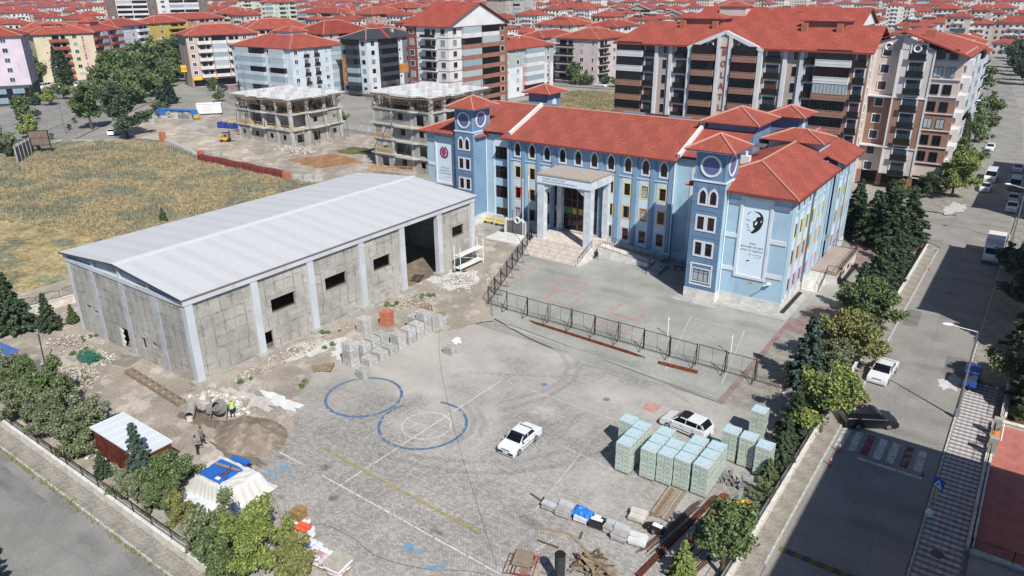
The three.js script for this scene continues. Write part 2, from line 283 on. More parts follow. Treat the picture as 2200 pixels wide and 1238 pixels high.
// main road at the far left with its median, side street and forecourts
const dR = [-0.70, -0.714], nR = [0.714, -0.70];
const strip2 = (o0, o1, t0, t1, y) => { const p = (o, t) => [-203 + dR[0] * t + nR[0] * o, -74 + dR[1] * t + nR[1] * o]; return poly([p(o0, t0), p(o1, t0), p(o1, t1), p(o0, t1)], y); };
struct('main_road', strip2(-24, 10.5, -70, 160, -0.07), G.asphDark);
struct('main_road_pavement', strip2(10.5, 13.5, -70, 78, 0.012), G.walk);
struct('median_strip', strip2(-1.4, 1.2, 6, 150, 0.02), G.walk);
struct('median_lawn', strip2(-1.0, 0.8, -30, 6, 0.03), mat(0x7fa04e, { t: 'field', s: 30 }));
struct('forecourt', strip2(-80, -24, -30, 140, -0.05), G.town);
struct('back_street', poly([[-275, -168], [-205, -140], [-150, -131.5], [-90, -130], [-90, -140], [-150, -143], [-206, -153], [-268, -183]], -0.06), G.asph);
struct('parade_pavement', poly([[-305, -196], [-262, -171], [-246, -166], [-246, -185], [-290, -215]], 0.0), G.walkRed);
struct('block_street', poly([[-175, -236], [-100, -243], [-100, -251], [-175, -245]], 0.01), G.asph);

// kerb stones, one by one where they can be told apart
function kerb(name, label, n, at, along, mt = G.kerb) {
  const t = thing(name, label, 'kerb');
  const g = boxUV(along === 'z' ? bx(-0.075, 0.075, -0.1, 0.045, -0.485, 0.485) : bx(-0.485, 0.485, -0.1, 0.045, -0.075, 0.075));
  for (let i = 0; i < n; i++) { const m = mesh('kerb_stone', g, mt, t); const [x, z] = at(i); m.position.set(x, rr(-0.006, 0.006), z); }
}
kerb('street_kerb', 'concrete kerb between the street and the school pavement', 75, i => [-8.78, -40.5 - i], 'z');
kerb('street_kerb', 'concrete kerb along the patterned pavement beside the sports court', 92, i => [-1.05, -36.5 - i], 'z');
kerb('side_road_kerb', 'weedy concrete kerb beside the low wall on the side road', 58, i => [-84 + i, -17.02], 'x');

// patterned pavement: pale and dark six-sided slabs in alternate rows
{
  const t = struct('patterned_pavement', poly([[-0.97, -36], [1.95, -36], [1.95, -75.4], [-0.97, -75.4]], 0.0), mat(0x8b8780, { t: 'mottle', s: 3 }));
  const w = 0.205, h = 0.2, s = new THREE.Shape([[0, h], [w, h / 2], [w, -h / 2], [0, -h], [-w, -h / 2], [-w, h / 2]].map(p => new THREE.Vector2(...p)));
  const g = new THREE.ExtrudeGeometry(s, { depth: 0.02, bevelEnabled: false }).rotateX(-PI / 2), pale = [mat(0xbbb8b3), mat(0xb2aea8), mat(0xc2bfba)], dark = [mat(0x82777a), mat(0x7a7073), mat(0x8a8184)];
  const far = [[], []]; let k = 0; const r = rng(5);
  for (let j = 0; j < 124; j++) { const z = -36.4 - j * 0.312; for (let i = 0; i < 7; i++) { const x = -0.72 + i * 0.42 + (j & 1 ? 0.21 : 0); if (x > 1.78) continue;
    if (k < 300 && z < -41.5) { const m = mesh('paving_slab', g, pick(j & 1 ? dark : pale, r), t); m.position.set(x, rr(0, 0.004, r), z); k++; } else far[j & 1].push(g.clone().translate(x, rr(0, 0.004, r), z)); } }
  mesh('pale_paving_slabs', mg(far[0]), pale[0], t).userData.kind = 'stuff'; mesh('dark_paving_slabs', mg(far[1]), dark[0], t).userData.kind = 'stuff';
  struct('manhole_cover', cy(0.2, 0.02, 0.034, -47.4, 0.42, 0.42, 28), mat(0x5d5350, { rough: 0.7 }));
}
// painted markings
const arc = (x, z, r, w, a0, a1, y) => new THREE.RingGeometry(r - w / 2, r + w / 2, 72, 1, a0, a1 - a0).rotateX(-PI / 2).translate(x, y, z);
const line = (a, b, w, y) => { const d = [b[0] - a[0], b[1] - a[1]], L = Math.hypot(...d), n = [-d[1] / L * w / 2, d[0] / L * w / 2]; return poly([[a[0] + n[0], a[1] + n[1]], [b[0] + n[0], b[1] + n[1]], [b[0] - n[0], b[1] - n[1]], [a[0] - n[0], a[1] - n[1]]], y); };
const blueP = paint(0x5b7d9e, 0.7), whiteP = paint(0xe4e2dc, 1), faintW = paint(0xd8d5cf, 2.2), yelP = paint(0xb0a04e, 1.2), redP = paint(0xd09d92, 2.4), ltBlue = paint(0x7ba6c6, 0.45);
struct('blue_circle_marking', arc(-45.7, -39.9, 3.45, 0.27, 0, 2 * PI, 0.018), blueP);
struct('blue_circle_marking', arc(-38.15, -39.6, 3.75, 0.27, 2.75, 8.15, 0.018), blueP);
struct('white_circle_marking', arc(-37.75, -39.6, 2.1, 0.1, 0, 2 * PI, 0.019), whiteP);
struct('court_marking', mg([line([-37.6, -29.6], [-37.1, -49.5], 0.1, 0.022), line([-46.3, -29.8], [-41.9, -29.8], 0.1, 0.02), line([-39.6, -29.7], [-15.8, -29.2], 0.11, 0.02)]), whiteP);
struct('court_marking', mg([line([-45.5, -49.7], [-24.6, -49.6], 0.1, 0.02), line([-24.8, -43.4], [-23.9, -35.6], 0.09, 0.02), line([-26.8, -43.7], [-21.5, -43.2], 0.09, 0.021), line([-22.4, -29.4], [-21.2, -34.2], 0.08, 0.021)]), faintW);
struct('yellow_line_marking', line([-42.6, -32.2], [-25.8, -31.6], 0.2, 0.026), yelP);
const arrow = (x, z, a) => poly([[-0.9, -0.16], [0, -0.16], [0, -0.45], [0.75, 0], [0, 0.45], [0, 0.16], [-0.9, 0.16]].map(([u, v]) => [x + u * Math.cos(a) - v * Math.sin(a), z + u * Math.sin(a) + v * Math.cos(a)]), 0.022);
struct('arrow_marking', arrow(-28.6, -27.8, 2.9), ltBlue); struct('arrow_marking', arrow(-21, -53.7, PI), ltBlue); struct('blue_line_marking', line([-26.6, -26.9], [-25.6, -27.9], 0.3, 0.02), ltBlue);
{ const g = new TextGeometry('DUR', { font, size: 1.0, depth: 0.004, curveSegments: 5 }).rotateX(-PI / 2).rotateY(1.265).translate(-43.1, 0.018, -26.3); struct('stop_word_marking', g, ltBlue); struct('blue_line_marking', line([-42.8, -25.9], [-42.2, -28.0], 0.2, 0.02), ltBlue); }
struct('red_patch_marking', poly([[-23.9, -52.6], [-22.6, -52.6], [-22.6, -54], [-23.9, -54]], 0.02), redP); struct('red_patch_marking', poly([[-19.6, -53], [-18.4, -53], [-18.4, -54.4], [-19.6, -54.4]], 0.02), redP);
// hopscotch-like red squares and the volleyball court on the concrete yard
const sqr = (x, z, s, y) => mg([line([x - s, z - s], [x + s, z - s], 0.22, y), line([x - s, z + s], [x + s, z + s], 0.22, y), line([x - s, z - s], [x - s, z + s], 0.22, y + .003), line([x + s, z - s], [x + s, z + s], 0.22, y + .003)]);
struct('red_square_marking', sqr(-44.4, -73.6, 1.75, 0.02), redP); struct('red_square_marking', sqr(-42.9, -70.0, 1.75, 0.026), redP); struct('red_square_marking', sqr(-34.6, -71.2, 1.75, 0.02), redP); struct('red_square_marking', sqr(-34.0, -67.4, 1.75, 0.026), redP); struct('red_square_marking', sqr(-53.2, -75, 1.7, 0.02), redP); struct('red_square_marking', sqr(-52.3, -71.6, 1.5, 0.026), redP);
struct('volleyball_marking', mg([line([-28.1, -73.3], [-21.9, -73.3], 0.09, 0.02), line([-25.2, -60.4], [-28.1, -73.3], 0.09, 0.023), line([-19.7, -61], [-21.9, -73.3], 0.09, 0.023), line([-29.3, -68.8], [-20.3, -67.6], 0.07, 0.02), line([-25.9, -64.1], [-20.9, -63.9], 0.07, 0.02)]), faintW);
struct('white_line_marking', line([-44.5, -59.6], [-19.1, -58.3], 0.09, 0.02), faintW);
struct('kerb_joint', line([-44, -60.2], [-18.9, -57.5], 0.12, 0.016), mat(0x5d5a52));
for (const [x, z] of [[-33.3, -51.2], [-27.2, -52.2]]) struct('drain_cover', cy(x, 0.01, 0.022, z, 0.32, 0.32, 20), mat(0x5f7f9f));
// crossing
[[-8.2, 0], [-7.25, 0], [-6.3, 1], [-5.35, 0], [-4.4, 0], [-3.4, 1], [-2.45, 0]].forEach(([x, red]) => struct('crossing_stripe', poly([[x - 0.28, -56.6], [x + 0.28, -56.6], [x + 0.28, -59.9], [x - 0.28, -59.9]], -0.082), red ? paint(0x8f4146, 0.8) : paint(0xdedbd4, 1.4)));
struct('stop_line', line([-6.6, -55.9], [-2.0, -55.9], 0.32, -0.082), paint(0xdedbd4, 1.4));
{ const t = thing('speed_bump', 'black and yellow rubber speed bump across the shaded street', 'speed bump'); for (let i = 0; i < 15; i++) { const m = mesh('rubber_section', new THREE.CylinderGeometry(0.26, 0.26, 0.46, 12, 1, false, 0, PI).rotateZ(PI / 2).scale(1, 0.25, 1), i & 1 ? mat(0x4a4a48) : mat(0x6e6436), t); m.rotation.x = 0; m.position.set(-8.2 + i * 0.48, -0.088, -42.1); m.rotation.set(-PI / 2 * 0, 0, 0); } }
{ // cracks and repairs in the street
  const cr = mat(0x777470), pt = mat(0x9d9995, { t: 'asphalt', s: 6 }); const crack = (p) => struct('road_crack', mg(p.slice(1).map((q, i) => line(p[i], q, 0.022 + 0.012 * (i % 3), -0.083 + 0.0005 * (i % 2)))), cr);
  crack([[-8.3, -55.2], [-6.9, -54.6], [-5.2, -55.1], [-3.6, -54.3], [-2.2, -54.8], [-1.4, -53.6]]); crack([[-6.2, -60.4], [-6.5, -57.8], [-6.9, -55.4], [-6.4, -52.6]]); crack([[-3.4, -53.9], [-3.1, -50.6], [-3.6, -47.2], [-3.3, -43.8]]); crack([[-4.9, -64], [-5.1, -72], [-4.8, -81], [-5.2, -92], [-5.0, -104]]); crack([[-8.2, -66], [-6.2, -66.8], [-4.6, -66.3], [-2.2, -67.4]]); crack([[-58, -15], [-51, -13.9], [-45.4, -14.6], [-40.2, -13.4], [-36, -13.9]]); crack([[-70, -12], [-60, -12.7], [-52, -11.6], [-47, -12]]);
  struct('road_patch', poly(rough([[-3.2, -75], [-1.5, -75], [-1.5, -79.6], [-3.2, -79.6]], 0.8, 0.06), -0.084), pt); struct('road_patch', poly(rough([[-8.4, -85], [-6.9, -85.2], [-7.1, -90], [-8.4, -90]], 0.8, 0.06), -0.084), pt); struct('road_patch', poly(rough([[-62, -16], [-54, -16], [-54, -14.8], [-62, -14.6]], 0.8, 0.08), -0.084), mat(0xa6a4a1, { t: 'asphalt', s: 6 })); struct('manhole_cover', cy(-5.4, -0.085, -0.078, -98, 0.36, 0.36, 24), mat(0x6b6763));
}
struct('white_spill', poly(blob(-51.2, -35, 2.2, 0.8, 26, 0.35), 0.024), mat(0xe6e8e6, { t: 'soft', s: 2 }));
struct('lime_dust', poly(blob(-57.2, -43.6, 1.6, 3.2, 30, 0.35), 0.028), mat(0xdcd9d2, { t: 'mottle', s: 2 }));
struct('lime_dust', poly(blob(-53.5, -45.2, 1.8, 1.8, 30, 0.3), 0.026), mat(0xe0deda, { t: 'mottle', s: 2 }));
struct('lime_dust', poly(blob(-57.5, -67.2, 2.6, 3.4, 34, 0.3), 0.024), mat(0xdddad4, { t: 'mottle', s: 2 }));
struct('lime_dust', poly(blob(-54, -33.6, 3.2, 0.9, 30, 0.4), 0.020), mat(0xd0cbc2, { t: 'mottle', s: 2 }));
struct('wet_ground', poly(blob(-54.6, -29.0, 2.3, 0.9, 30, 0.35), 0.022), mat(0x857868, { t: 'mottle', s: 3, rough: 0.35 }));
struct('wet_ground', poly(blob(-47.6, -27.6, 2.9, 0.55, 30, 0.4), 0.021), mat(0x847a6e, { t: 'mottle', s: 3, rough: 0.4 }));
struct('road_spill', poly(blob(-9.6, -139, 1.4, 4, 26, 0.3), 0.024), mat(0xc9c7c4, { t: 'soft', s: 2 })); struct('road_spill', poly(blob(-2.2, -73.6, 0.8, 1.7, 20, 0.35), -0.078), mat(0xdad9d6, { t: 'mottle', s: 2 }));
// ---------- building kit ----------
function rebase(t, x, y, z) { for (const c of t.children) { c.position.x -= x; c.position.y -= y; c.position.z -= z; } t.position.set(x, y, z); return t; }
const holeRect = (a, b, c, d) => { const p = new THREE.Path(); p.moveTo(a, c); p.lineTo(a, d); p.lineTo(b, d); p.lineTo(b, c); p.closePath(); return p; };
function holePoint(a, b, c, d) { const p = new THREE.Path(), m = (a + b) / 2, s = d - (b - a) * 0.75; p.moveTo(a, c); p.lineTo(a, s); p.quadraticCurveTo(a + (b - a) * 0.06, s + (d - s) * 0.62, m, d); p.quadraticCurveTo(b - (b - a) * 0.06, s + (d - s) * 0.62, b, s); p.lineTo(b, c); p.closePath(); return p; }
// wall with openings. dir 'z': looks to +z, spans x. dir 'x': looks to +x, spans z (u = -z)
function wallGeo(dir, at, u0, u1, y0, y1, holes, th = 0.3, top) {
  const s = new THREE.Shape();
  if (top) { s.moveTo(u0, y0); for (const [u, y] of top) s.lineTo(u, y); s.lineTo(u1, y0); } else { s.moveTo(u0, y0); s.lineTo(u0, y1); s.lineTo(u1, y1); s.lineTo(u1, y0); }
  s.closePath();
  for (const h of holes) s.holes.push(h.arch ? holePoint(h.u - h.w / 2, h.u + h.w / 2, h.y, h.y + h.h) : holeRect(h.u - h.w / 2, h.u + h.w / 2, h.y, h.y + h.h));
  const g = new THREE.ExtrudeGeometry(s, { depth: th, bevelEnabled: false, curveSegments: 6 });
  return dir === 'z' ? g.translate(0, 0, at - th) : g.rotateY(PI / 2).translate(at - th, 0, 0);
}
const gcache = {};
const cached = (k, f) => gcache[k] ??= f();
const wkey = (...a) => a.map(v => typeof v === 'number' ? v.toFixed(2) : v).join(',');
function outline(w, h, arch, grow) { // outline shape of a window, lower edge at y=0
  const s = new THREE.Shape(), a = -w / 2 - grow, b = w / 2 + grow, c = -grow, d = h + grow * (arch ? 1.5 : 1);
  if (!arch) { s.moveTo(a, c); s.lineTo(b, c); s.lineTo(b, d); s.lineTo(a, d); } else { const sp = h - w * 0.75, W = b - a; s.moveTo(a, c); s.lineTo(b, c); s.lineTo(b, sp); s.quadraticCurveTo(b - W * 0.06, sp + (d - sp) * 0.62, 0, d); s.quadraticCurveTo(a + W * 0.06, sp + (d - sp) * 0.62, a, sp); }
  s.closePath(); return s;
}
// o: u,y,w,h opening on the wall; at, dir as for wallGeo
function addWindow(parent, o) {
  const { w, h, arch = 0, nx = 2, ny = 1, fr = M.brownFrame, pane = M.glassDark, sur, sg = 0.16, fw = 0.07, rec = 0.12 } = o;
  const fg = cached(wkey('f', w, h, arch, nx, ny, fw), () => {
    const s = outline(w, h, arch, 0), p = arch ? holePoint(-w / 2 + fw, w / 2 - fw, fw, h - fw * 1.4) : holeRect(-w / 2 + fw, w / 2 - fw, fw, h - fw); s.holes.push(p);
    const L = [new THREE.ExtrudeGeometry(s, { depth: 0.07, bevelEnabled: false, curveSegments: 5 })];
    for (let i = 1; i < nx; i++) L.push(bx(-w / 2 + w * i / nx - fw * 0.45, -w / 2 + w * i / nx + fw * 0.45, fw, (arch ? h - w * 0.25 : h) - fw, 0.005, 0.062));
    if (ny) L.push(bx(-w / 2 + fw, w / 2 - fw, h * 0.68 - fw * 0.4, h * 0.68 + fw * 0.4, 0.008, 0.058));
    return mg(L);
  });
  const m = mesh('window', fg, fr, parent);
  if (o.dir === 'z') m.position.set(o.u, o.y, o.at - rec); else { m.position.set(o.at - rec, o.y, -o.u); m.rotation.y = PI / 2; }
  mesh('pane', cached(wkey('p', w, h, arch), () => { const s = outline(w, h, arch, -0.02); return strip(new THREE.ExtrudeGeometry(s, { depth: 0.02, bevelEnabled: false, curveSegments: 5 }).translate(0, 0, 0.015)); }), pane, m);
  if (sur) mesh('surround', cached(wkey('s', w, h, arch, sg, rec), () => { const s = outline(w, h, arch, sg); s.holes.push(arch ? holePoint(-w / 2, w / 2, 0, h) : holeRect(-w / 2, w / 2, 0, h)); return strip(new THREE.ExtrudeGeometry(s, { depth: 0.07, bevelEnabled: false, curveSegments: 5 }).translate(0, 0, rec + 0.003)); }), sur, m);
  return m;
}
// tile roof plane: quad a(eave left) b(eave right) c(top right) d(top left); uv along the slope
function roofPlane(a, b, c, d, th = 0.14) {
  const A = V(...a), B = V(...b), C = V(...c), D = V(...d), U = B.clone().sub(A).normalize(), N = U.clone().cross(D.distanceTo(A) > 0.01 ? D.clone().sub(A) : C.clone().sub(A)).normalize(), S = N.clone().cross(U);
  const pts = [A, B, C, D], dn = N.clone().multiplyScalar(-th), lo = pts.map(p => p.clone().add(dn)), ar = p => p.toArray();
  const f = [...quad(...pts.map(ar)), ...quad(...[lo[3], lo[2], lo[1], lo[0]].map(ar))];
  for (let i = 0; i < 4; i++) { const j = (i + 1) % 4; f.push(...quad(ar(lo[i]), ar(lo[j]), ar(pts[j]), ar(pts[i]))); }
  const g = tris(f), p = g.attributes.position, u = g.attributes.uv;
  for (let i = 0; i < p.count; i++) { const q = V(p.getX(i), p.getY(i), p.getZ(i)).sub(A); u.setXY(i, q.dot(U), q.dot(S)); }
  g.userData.uvd = true; return g;
}
// hip roof over x0..x1, z0..z1 (z1 nearest the camera), eave at y, slope k; ridge along the longer side
function hipPlanes(x0, x1, z0, z1, y, k) {
  const w = x1 - x0, d = z1 - z0, m = Math.min(w, d) / 2, h = y + m * k, cx = (x0 + x1) / 2, cz = (z0 + z1) / 2;
  const r = w >= d ? [[x0 + m, h, cz], [x1 - m, h, cz]] : [[cx, h, z1 - m], [cx, h, z0 + m]];
  const [p, q] = r, a = [x0, y, z1], b = [x1, y, z1], c = [x1, y, z0], e = [x0, y, z0];
  return { planes: w >= d ? [roofPlane(a, b, q, p), roofPlane(b, c, q, q), roofPlane(c, e, p, q), roofPlane(e, a, p, p)] : [roofPlane(a, b, p, p), roofPlane(b, c, q, p), roofPlane(c, e, q, q), roofPlane(e, a, p, q)], hips: [[a, p], [b, w >= d ? q : p], [c, q], [e, w >= d ? p : q], [p, q]], top: h };
}
const ridgeCaps = (hips, r = 0.13) => hips.filter(([a, b]) => Math.hypot(a[0] - b[0], a[1] - b[1], a[2] - b[2]) > 0.3).map(([a, b]) => bar([a[0], a[1] + 0.03, a[2]], [b[0], b[1] + 0.03, b[2]], r, 6));

// ---------- the school ----------
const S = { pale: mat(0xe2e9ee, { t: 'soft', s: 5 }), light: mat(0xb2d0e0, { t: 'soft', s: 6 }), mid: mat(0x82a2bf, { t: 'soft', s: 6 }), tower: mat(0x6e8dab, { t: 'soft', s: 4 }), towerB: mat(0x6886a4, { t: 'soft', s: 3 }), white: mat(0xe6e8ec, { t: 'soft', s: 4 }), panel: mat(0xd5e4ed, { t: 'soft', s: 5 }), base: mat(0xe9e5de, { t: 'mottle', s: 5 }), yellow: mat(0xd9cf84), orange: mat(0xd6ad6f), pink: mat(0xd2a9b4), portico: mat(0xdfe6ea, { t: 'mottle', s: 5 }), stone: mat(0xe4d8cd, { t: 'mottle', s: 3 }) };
const sch = thing('school_building', 'long pale blue school with red tiled roofs, clock-like towers and columned entrance', 'school');
{
  const EY = 13.75;
  const wall = (name, geo, m, label) => { const w = mesh(name, geo, m, sch); if (label) w.userData.label = label; return w; };
  // --- main front, z = -89.1
  const cols = Array.from({ length: 10 }, (_, k) => -63.05 + 2.61 * k), H = [];
  const rows = [[1.75, S.pink], [4.9, S.orange], [8.1, S.yellow]];
  for (const u of cols) H.push({ u, y: 11.35, w: 0.95, h: 1.95, arch: 1 });
  cols.forEach((u, k) => { if (k >= 3 && k <= 5) return; for (const [y] of rows) H.push({ u, y, w: 0.95, h: 1.65 }); });
  H.push({ u: -52.6, y: 1.5, w: 7.9, h: 8.2 });
  wall('front_wall', wallGeo('z', -89.1, -64.9, -38.2, 1.0, 13.9, H, 0.35), S.light);
  wall('upper_band', wallGeo('z', -89.04, -64.9, -38.2, 10.75, 13.9, cols.map(u => ({ u, y: 11.35, w: 0.95, h: 1.95, arch: 1 })), 0.055), S.mid);
  wall('band_moulding', bx(-64.95, -38.15, 10.66, 10.75, -89.04, -88.94), S.pale);
  for (const u of cols) addWindow(sch, { dir: 'z', at: -89.04, u, y: 11.35, w: 0.95, h: 1.95, arch: 1, nx: 2, sur: S.white, sg: 0.2, rec: 0.2, pane: M.glassDark });
  cols.forEach((u, k) => { if (k >= 3 && k <= 5) return; for (const [y, s] of rows) addWindow(sch, { dir: 'z', at: -89.1, u, y, w: 0.95, h: 1.65, nx: 1, sur: s, sg: 0.15, pane: (k * 7 + y * 3) % 5 < 1 ? M.curtain : M.glassDark }); });
  for (let k = 0; k <= 10; k++) { if (k > 3 && k < 6) continue; wall('pilaster', bx(-64.55 + 2.61 * k - 0.3, -64.55 + 2.61 * k + 0.3 + (k === 10 ? -0.1 : 0), 1.1, 13.7, -89.03, -88.88), S.mid); }
  cols.forEach((u, k) => { if (k >= 3 && k <= 5) return; wall('pale_panel', wallGeo('z', -89.06, u - 0.85, u + 0.85, 1.2, 10.6, rows.map(([y]) => ({ u, y: y - 0.155, w: 1.27, h: 1.97 })), 0.035), S.panel); });
  wall('stone_base', bx(-64.95, -38.15, 0, 1.05, -89.3, -88.96), S.base);
  // body behind, closed on all sides
  wall('side_wall', bx(-64.9, -64.55, 0, 13.9, -94, -89.45), S.light); wall('side_wall', bx(-38.55, -38.2, 0, 13.9, -94, -89.45), S.light);
  wall('rear_wall', bx(-80, -20.8, 0, 14, -109.4, -109), S.light);
  // recesses with the tall arched bay and stair windows
  for (const [x0, x1, z, c] of [[-69.8, -64.9, -90.1, -66.9], [-38.2, -31.2, -90.1, -34.7]]) {
    const hs = [1.0, 4.1, 7.2, 10.2].map((y, i) => ({ u: c, y: i ? y : 1.3, w: 2.2, h: i ? 1.9 : 1.2 }));
    wall('recess_wall', wallGeo('z', z, x0, x1, 0, 13.9, hs, 0.3), S.light);
    for (const h of hs) addWindow(sch, { dir: 'z', at: z, ...h, nx: 3, pane: M.glassDark });
    const s = new THREE.Shape(); s.moveTo(c - 1.5, 0.9); s.lineTo(c - 1.5, 12.1); s.absarc(c, 12.1, 1.5, PI, 0, true); s.lineTo(c + 1.5, 0.9); s.closePath();
    const hp = new THREE.Path(); hp.moveTo(c - 1.15, 0.95); hp.lineTo(c - 1.15, 12.1); hp.lineTo(c + 1.15, 12.1); hp.lineTo(c + 1.15, 0.95); hp.closePath(); s.holes.push(hp);
    wall('arched_band', new THREE.ExtrudeGeometry(s, { depth: 0.08, bevelEnabled: false, curveSegments: 14 }).translate(0, 0, z + 0.003), S.pale);
  }
  wall('stone_base', bx(-69.8, -64.95, 0, 1.25, -90.1, -89.85), S.base); wall('stone_base', bx(-38.15, -31.2, 0, 1.25, -90.1, -89.85), S.base);
  // --- towers
  const tower = (x0, x1, z1, depth, withSide) => {
    const c = (x0 + x1) / 2, z0 = z1 - depth, hs = [];
    for (const s of [-0.62, 0.62]) { hs.push({ u: c + s, y: 11.75, w: 0.78, h: 1.6, arch: 1 }); for (const y of [8.7, 5.6]) hs.push({ u: c + s, y, w: 0.82, h: 1.55 }); }
    hs.push({ u: c, y: 2.35, w: 2.0, h: 1.55 });
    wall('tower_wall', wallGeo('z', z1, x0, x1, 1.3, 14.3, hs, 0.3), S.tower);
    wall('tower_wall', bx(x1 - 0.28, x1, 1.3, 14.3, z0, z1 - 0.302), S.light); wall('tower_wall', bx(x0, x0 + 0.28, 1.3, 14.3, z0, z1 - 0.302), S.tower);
    // boards
    for (let y = 1.55; y < 14; y += 0.52) {
      const cut = hs.filter(h => h.y - 0.2 < y + 0.5 && h.y + h.h + 0.3 > y).map(h => [h.u - h.w / 2 - 0.17, h.u + h.w / 2 + 0.17]).sort((a, b) => a[0] - b[0]);
      if (y < 4.6) { if (y > 1.7) { cut.length = 0; cut.push([c - 1.36, c + 1.36]); } }
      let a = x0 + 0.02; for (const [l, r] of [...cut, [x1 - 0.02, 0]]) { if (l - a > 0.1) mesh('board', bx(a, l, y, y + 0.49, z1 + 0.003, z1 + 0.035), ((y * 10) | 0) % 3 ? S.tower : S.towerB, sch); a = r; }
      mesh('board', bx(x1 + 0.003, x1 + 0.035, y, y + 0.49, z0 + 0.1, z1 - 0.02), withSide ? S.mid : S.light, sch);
    }
    for (const h of hs) if (h.w < 1) addWindow(sch, { dir: 'z', at: z1, ...h, nx: 1, sur: S.white, sg: 0.2, pane: M.glassDark }); else addWindow(sch, { dir: 'z', at: z1, ...h, nx: 3, sur: S.white, sg: 0.1, pane: M.curtain });
    { const s = new THREE.Shape([[c - 1.35, 1.85], [c + 1.35, 1.85], [c + 1.35, 4.6], [c - 1.35, 4.6]].map(p => new THREE.Vector2(...p))); s.holes.push(holeRect(c - 1.18, c + 1.18, 2.02, 4.43)); wall('window_frame_band', new THREE.ExtrudeGeometry(s, { depth: 0.08, bevelEnabled: false }).translate(0, 0, z1 + 0.004), S.white); }
    wall('tower_base', bx(x0 - 0.06, x1 + 0.06, 0, 1.32, z0, z1 + 0.07), S.base);
    wall('tower_ledge', bx(x0 - 0.1, x1 + 0.1, 14.3, 14.45, z0 - 0.1, z1 + 0.1), S.white);
    wall('belfry_wall', bx(x0 + 0.12, x1 - 0.12, 14.45, 17.9, z0 + 0.12, z1 - 0.12), S.tower);
    for (const [a, b] of [[x0, z1], [x1, z1], [x1, z0], [x0, z0]]) wall('corner_pilaster', bx(a - 0.1 + (a < c ? 0.16 : -0.16), a + 0.1 + (a < c ? 0.16 : -0.16), 14.46, 17.88, b - 0.26 + (b === z0 ? 0.3 : 0), b - 0.06 + (b === z0 ? 0.3 : 0)), S.mid);
    const lat = canvasMat(128, 128, (x, w) => { x.fillStyle = '#34385f'; x.fillRect(0, 0, w, w); x.strokeStyle = '#767ca6'; x.lineWidth = 5; for (let i = -w; i < 2 * w; i += 21) { x.beginPath(); x.moveTo(i, 0); x.lineTo(i + w, w); x.moveTo(i + w, 0); x.lineTo(i, w); x.stroke(); } });
    for (const d of ['z', 'x']) {
      const ring = new THREE.RingGeometry(0.98, 1.24, 32), rg = new THREE.ExtrudeGeometry((() => { const s = new THREE.Shape(); s.absarc(0, 0, 1.24, 0, 2 * PI); const h = new THREE.Path(); h.absarc(0, 0, 1.0, 0, 2 * PI, true); s.holes.push(h); return s; })(), { depth: 0.12, bevelEnabled: false, curveSegments: 20 });
      const r = mesh('round_window', rg, S.white, sch); const g = mesh('lattice_pane', new THREE.CircleGeometry(1.01, 32).translate(0, 0, 0.04), lat, r, true);
      if (d === 'z') r.position.set(c, 16.1, z1 - 0.118); else { r.position.set(x1 - 0.118, 16.1, (z0 + z1) / 2 + 0.1); r.rotation.y = PI / 2; }
    }
    const hp = hipPlanes(x0 - 1.0, x1 + 1.0, z0 - 1.0, z1 + 0.95, 17.95, 0.52);
    const roof = wall('tower_roof', mg(hp.planes), M.tile); mesh('ridge_tiles', mg(ridgeCaps(hp.hips, 0.14)), M.ridge, roof);
    wall('eave_board', bx(x0 - 0.95, x1 + 0.95, 17.78, 17.9, z0 - 0.95, z1 + 0.9), S.towerB);
  };
  tower(-31.25, -27.5, -78.6, 3.9, 0); tower(-73.3, -69.8, -86.9, 4.4, 1);
  // --- right wing
  const panel = (x0, x1, zF, c, w, y0, y1, bandsY, m) => {
    wall('wing_wall', bx(x0, x1 - 0.302, 1.25, 13.75, zF - 0.3, zF), S.light);
    wall('plinth', bx(x0, x1 + 0.06, 0, 1.28, zF - 0.3, zF + 0.06), S.base);
    const s = new THREE.Shape([[c - w / 2 - 0.32, y0 - 0.32], [c + w / 2 + 0.32, y0 - 0.32], [c + w / 2 + 0.32, y1 + 0.32], [c - w / 2 - 0.32, y1 + 0.32]].map(p => new THREE.Vector2(...p))); s.holes.push(holeRect(c - w / 2, c + w / 2, y0, y1));
    wall('panel_frame', new THREE.ExtrudeGeometry(s, { depth: 0.14, bevelEnabled: false }).translate(0, 0, zF + 0.003), S.white);
    for (const y of bandsY) { wall('horizontal_band', bx(x0 + 0.05, c - w / 2 - 0.322, y, y + 0.5, zF + 0.003, zF + 0.1), S.white); wall('horizontal_band', bx(c + w / 2 + 0.322, x1 - 0.05, y, y + 0.5, zF + 0.003, zF + 0.1), S.white); }
    const p = wall('mural_panel', new THREE.PlaneGeometry(w, y1 - y0).translate(c, (y0 + y1) / 2, zF + 0.03), m); return p;
  };
  const mural = canvasMat(512, 1536, (x, W, Hh) => { // face print, words and signature on the pale panel
    x.fillStyle = '#d5e4ed'; x.fillRect(0, 0, W, Hh); x.fillStyle = '#15171c';
    x.beginPath(); x.moveTo(190, 235); x.bezierCurveTo(250, 195, 370, 215, 395, 330); x.bezierCurveTo(405, 400, 392, 450, 375, 500); x.bezierCurveTo(350, 580, 270, 655, 215, 665); x.lineTo(170, 640); x.bezierCurveTo(215, 625, 235, 600, 232, 560); x.bezierCurveTo(222, 520, 205, 470, 208, 420); x.bezierCurveTo(240, 405, 270, 380, 262, 340); x.bezierCurveTo(290, 300, 330, 330, 335, 300); x.bezierCurveTo(310, 250, 240, 225, 190, 235); x.fill();
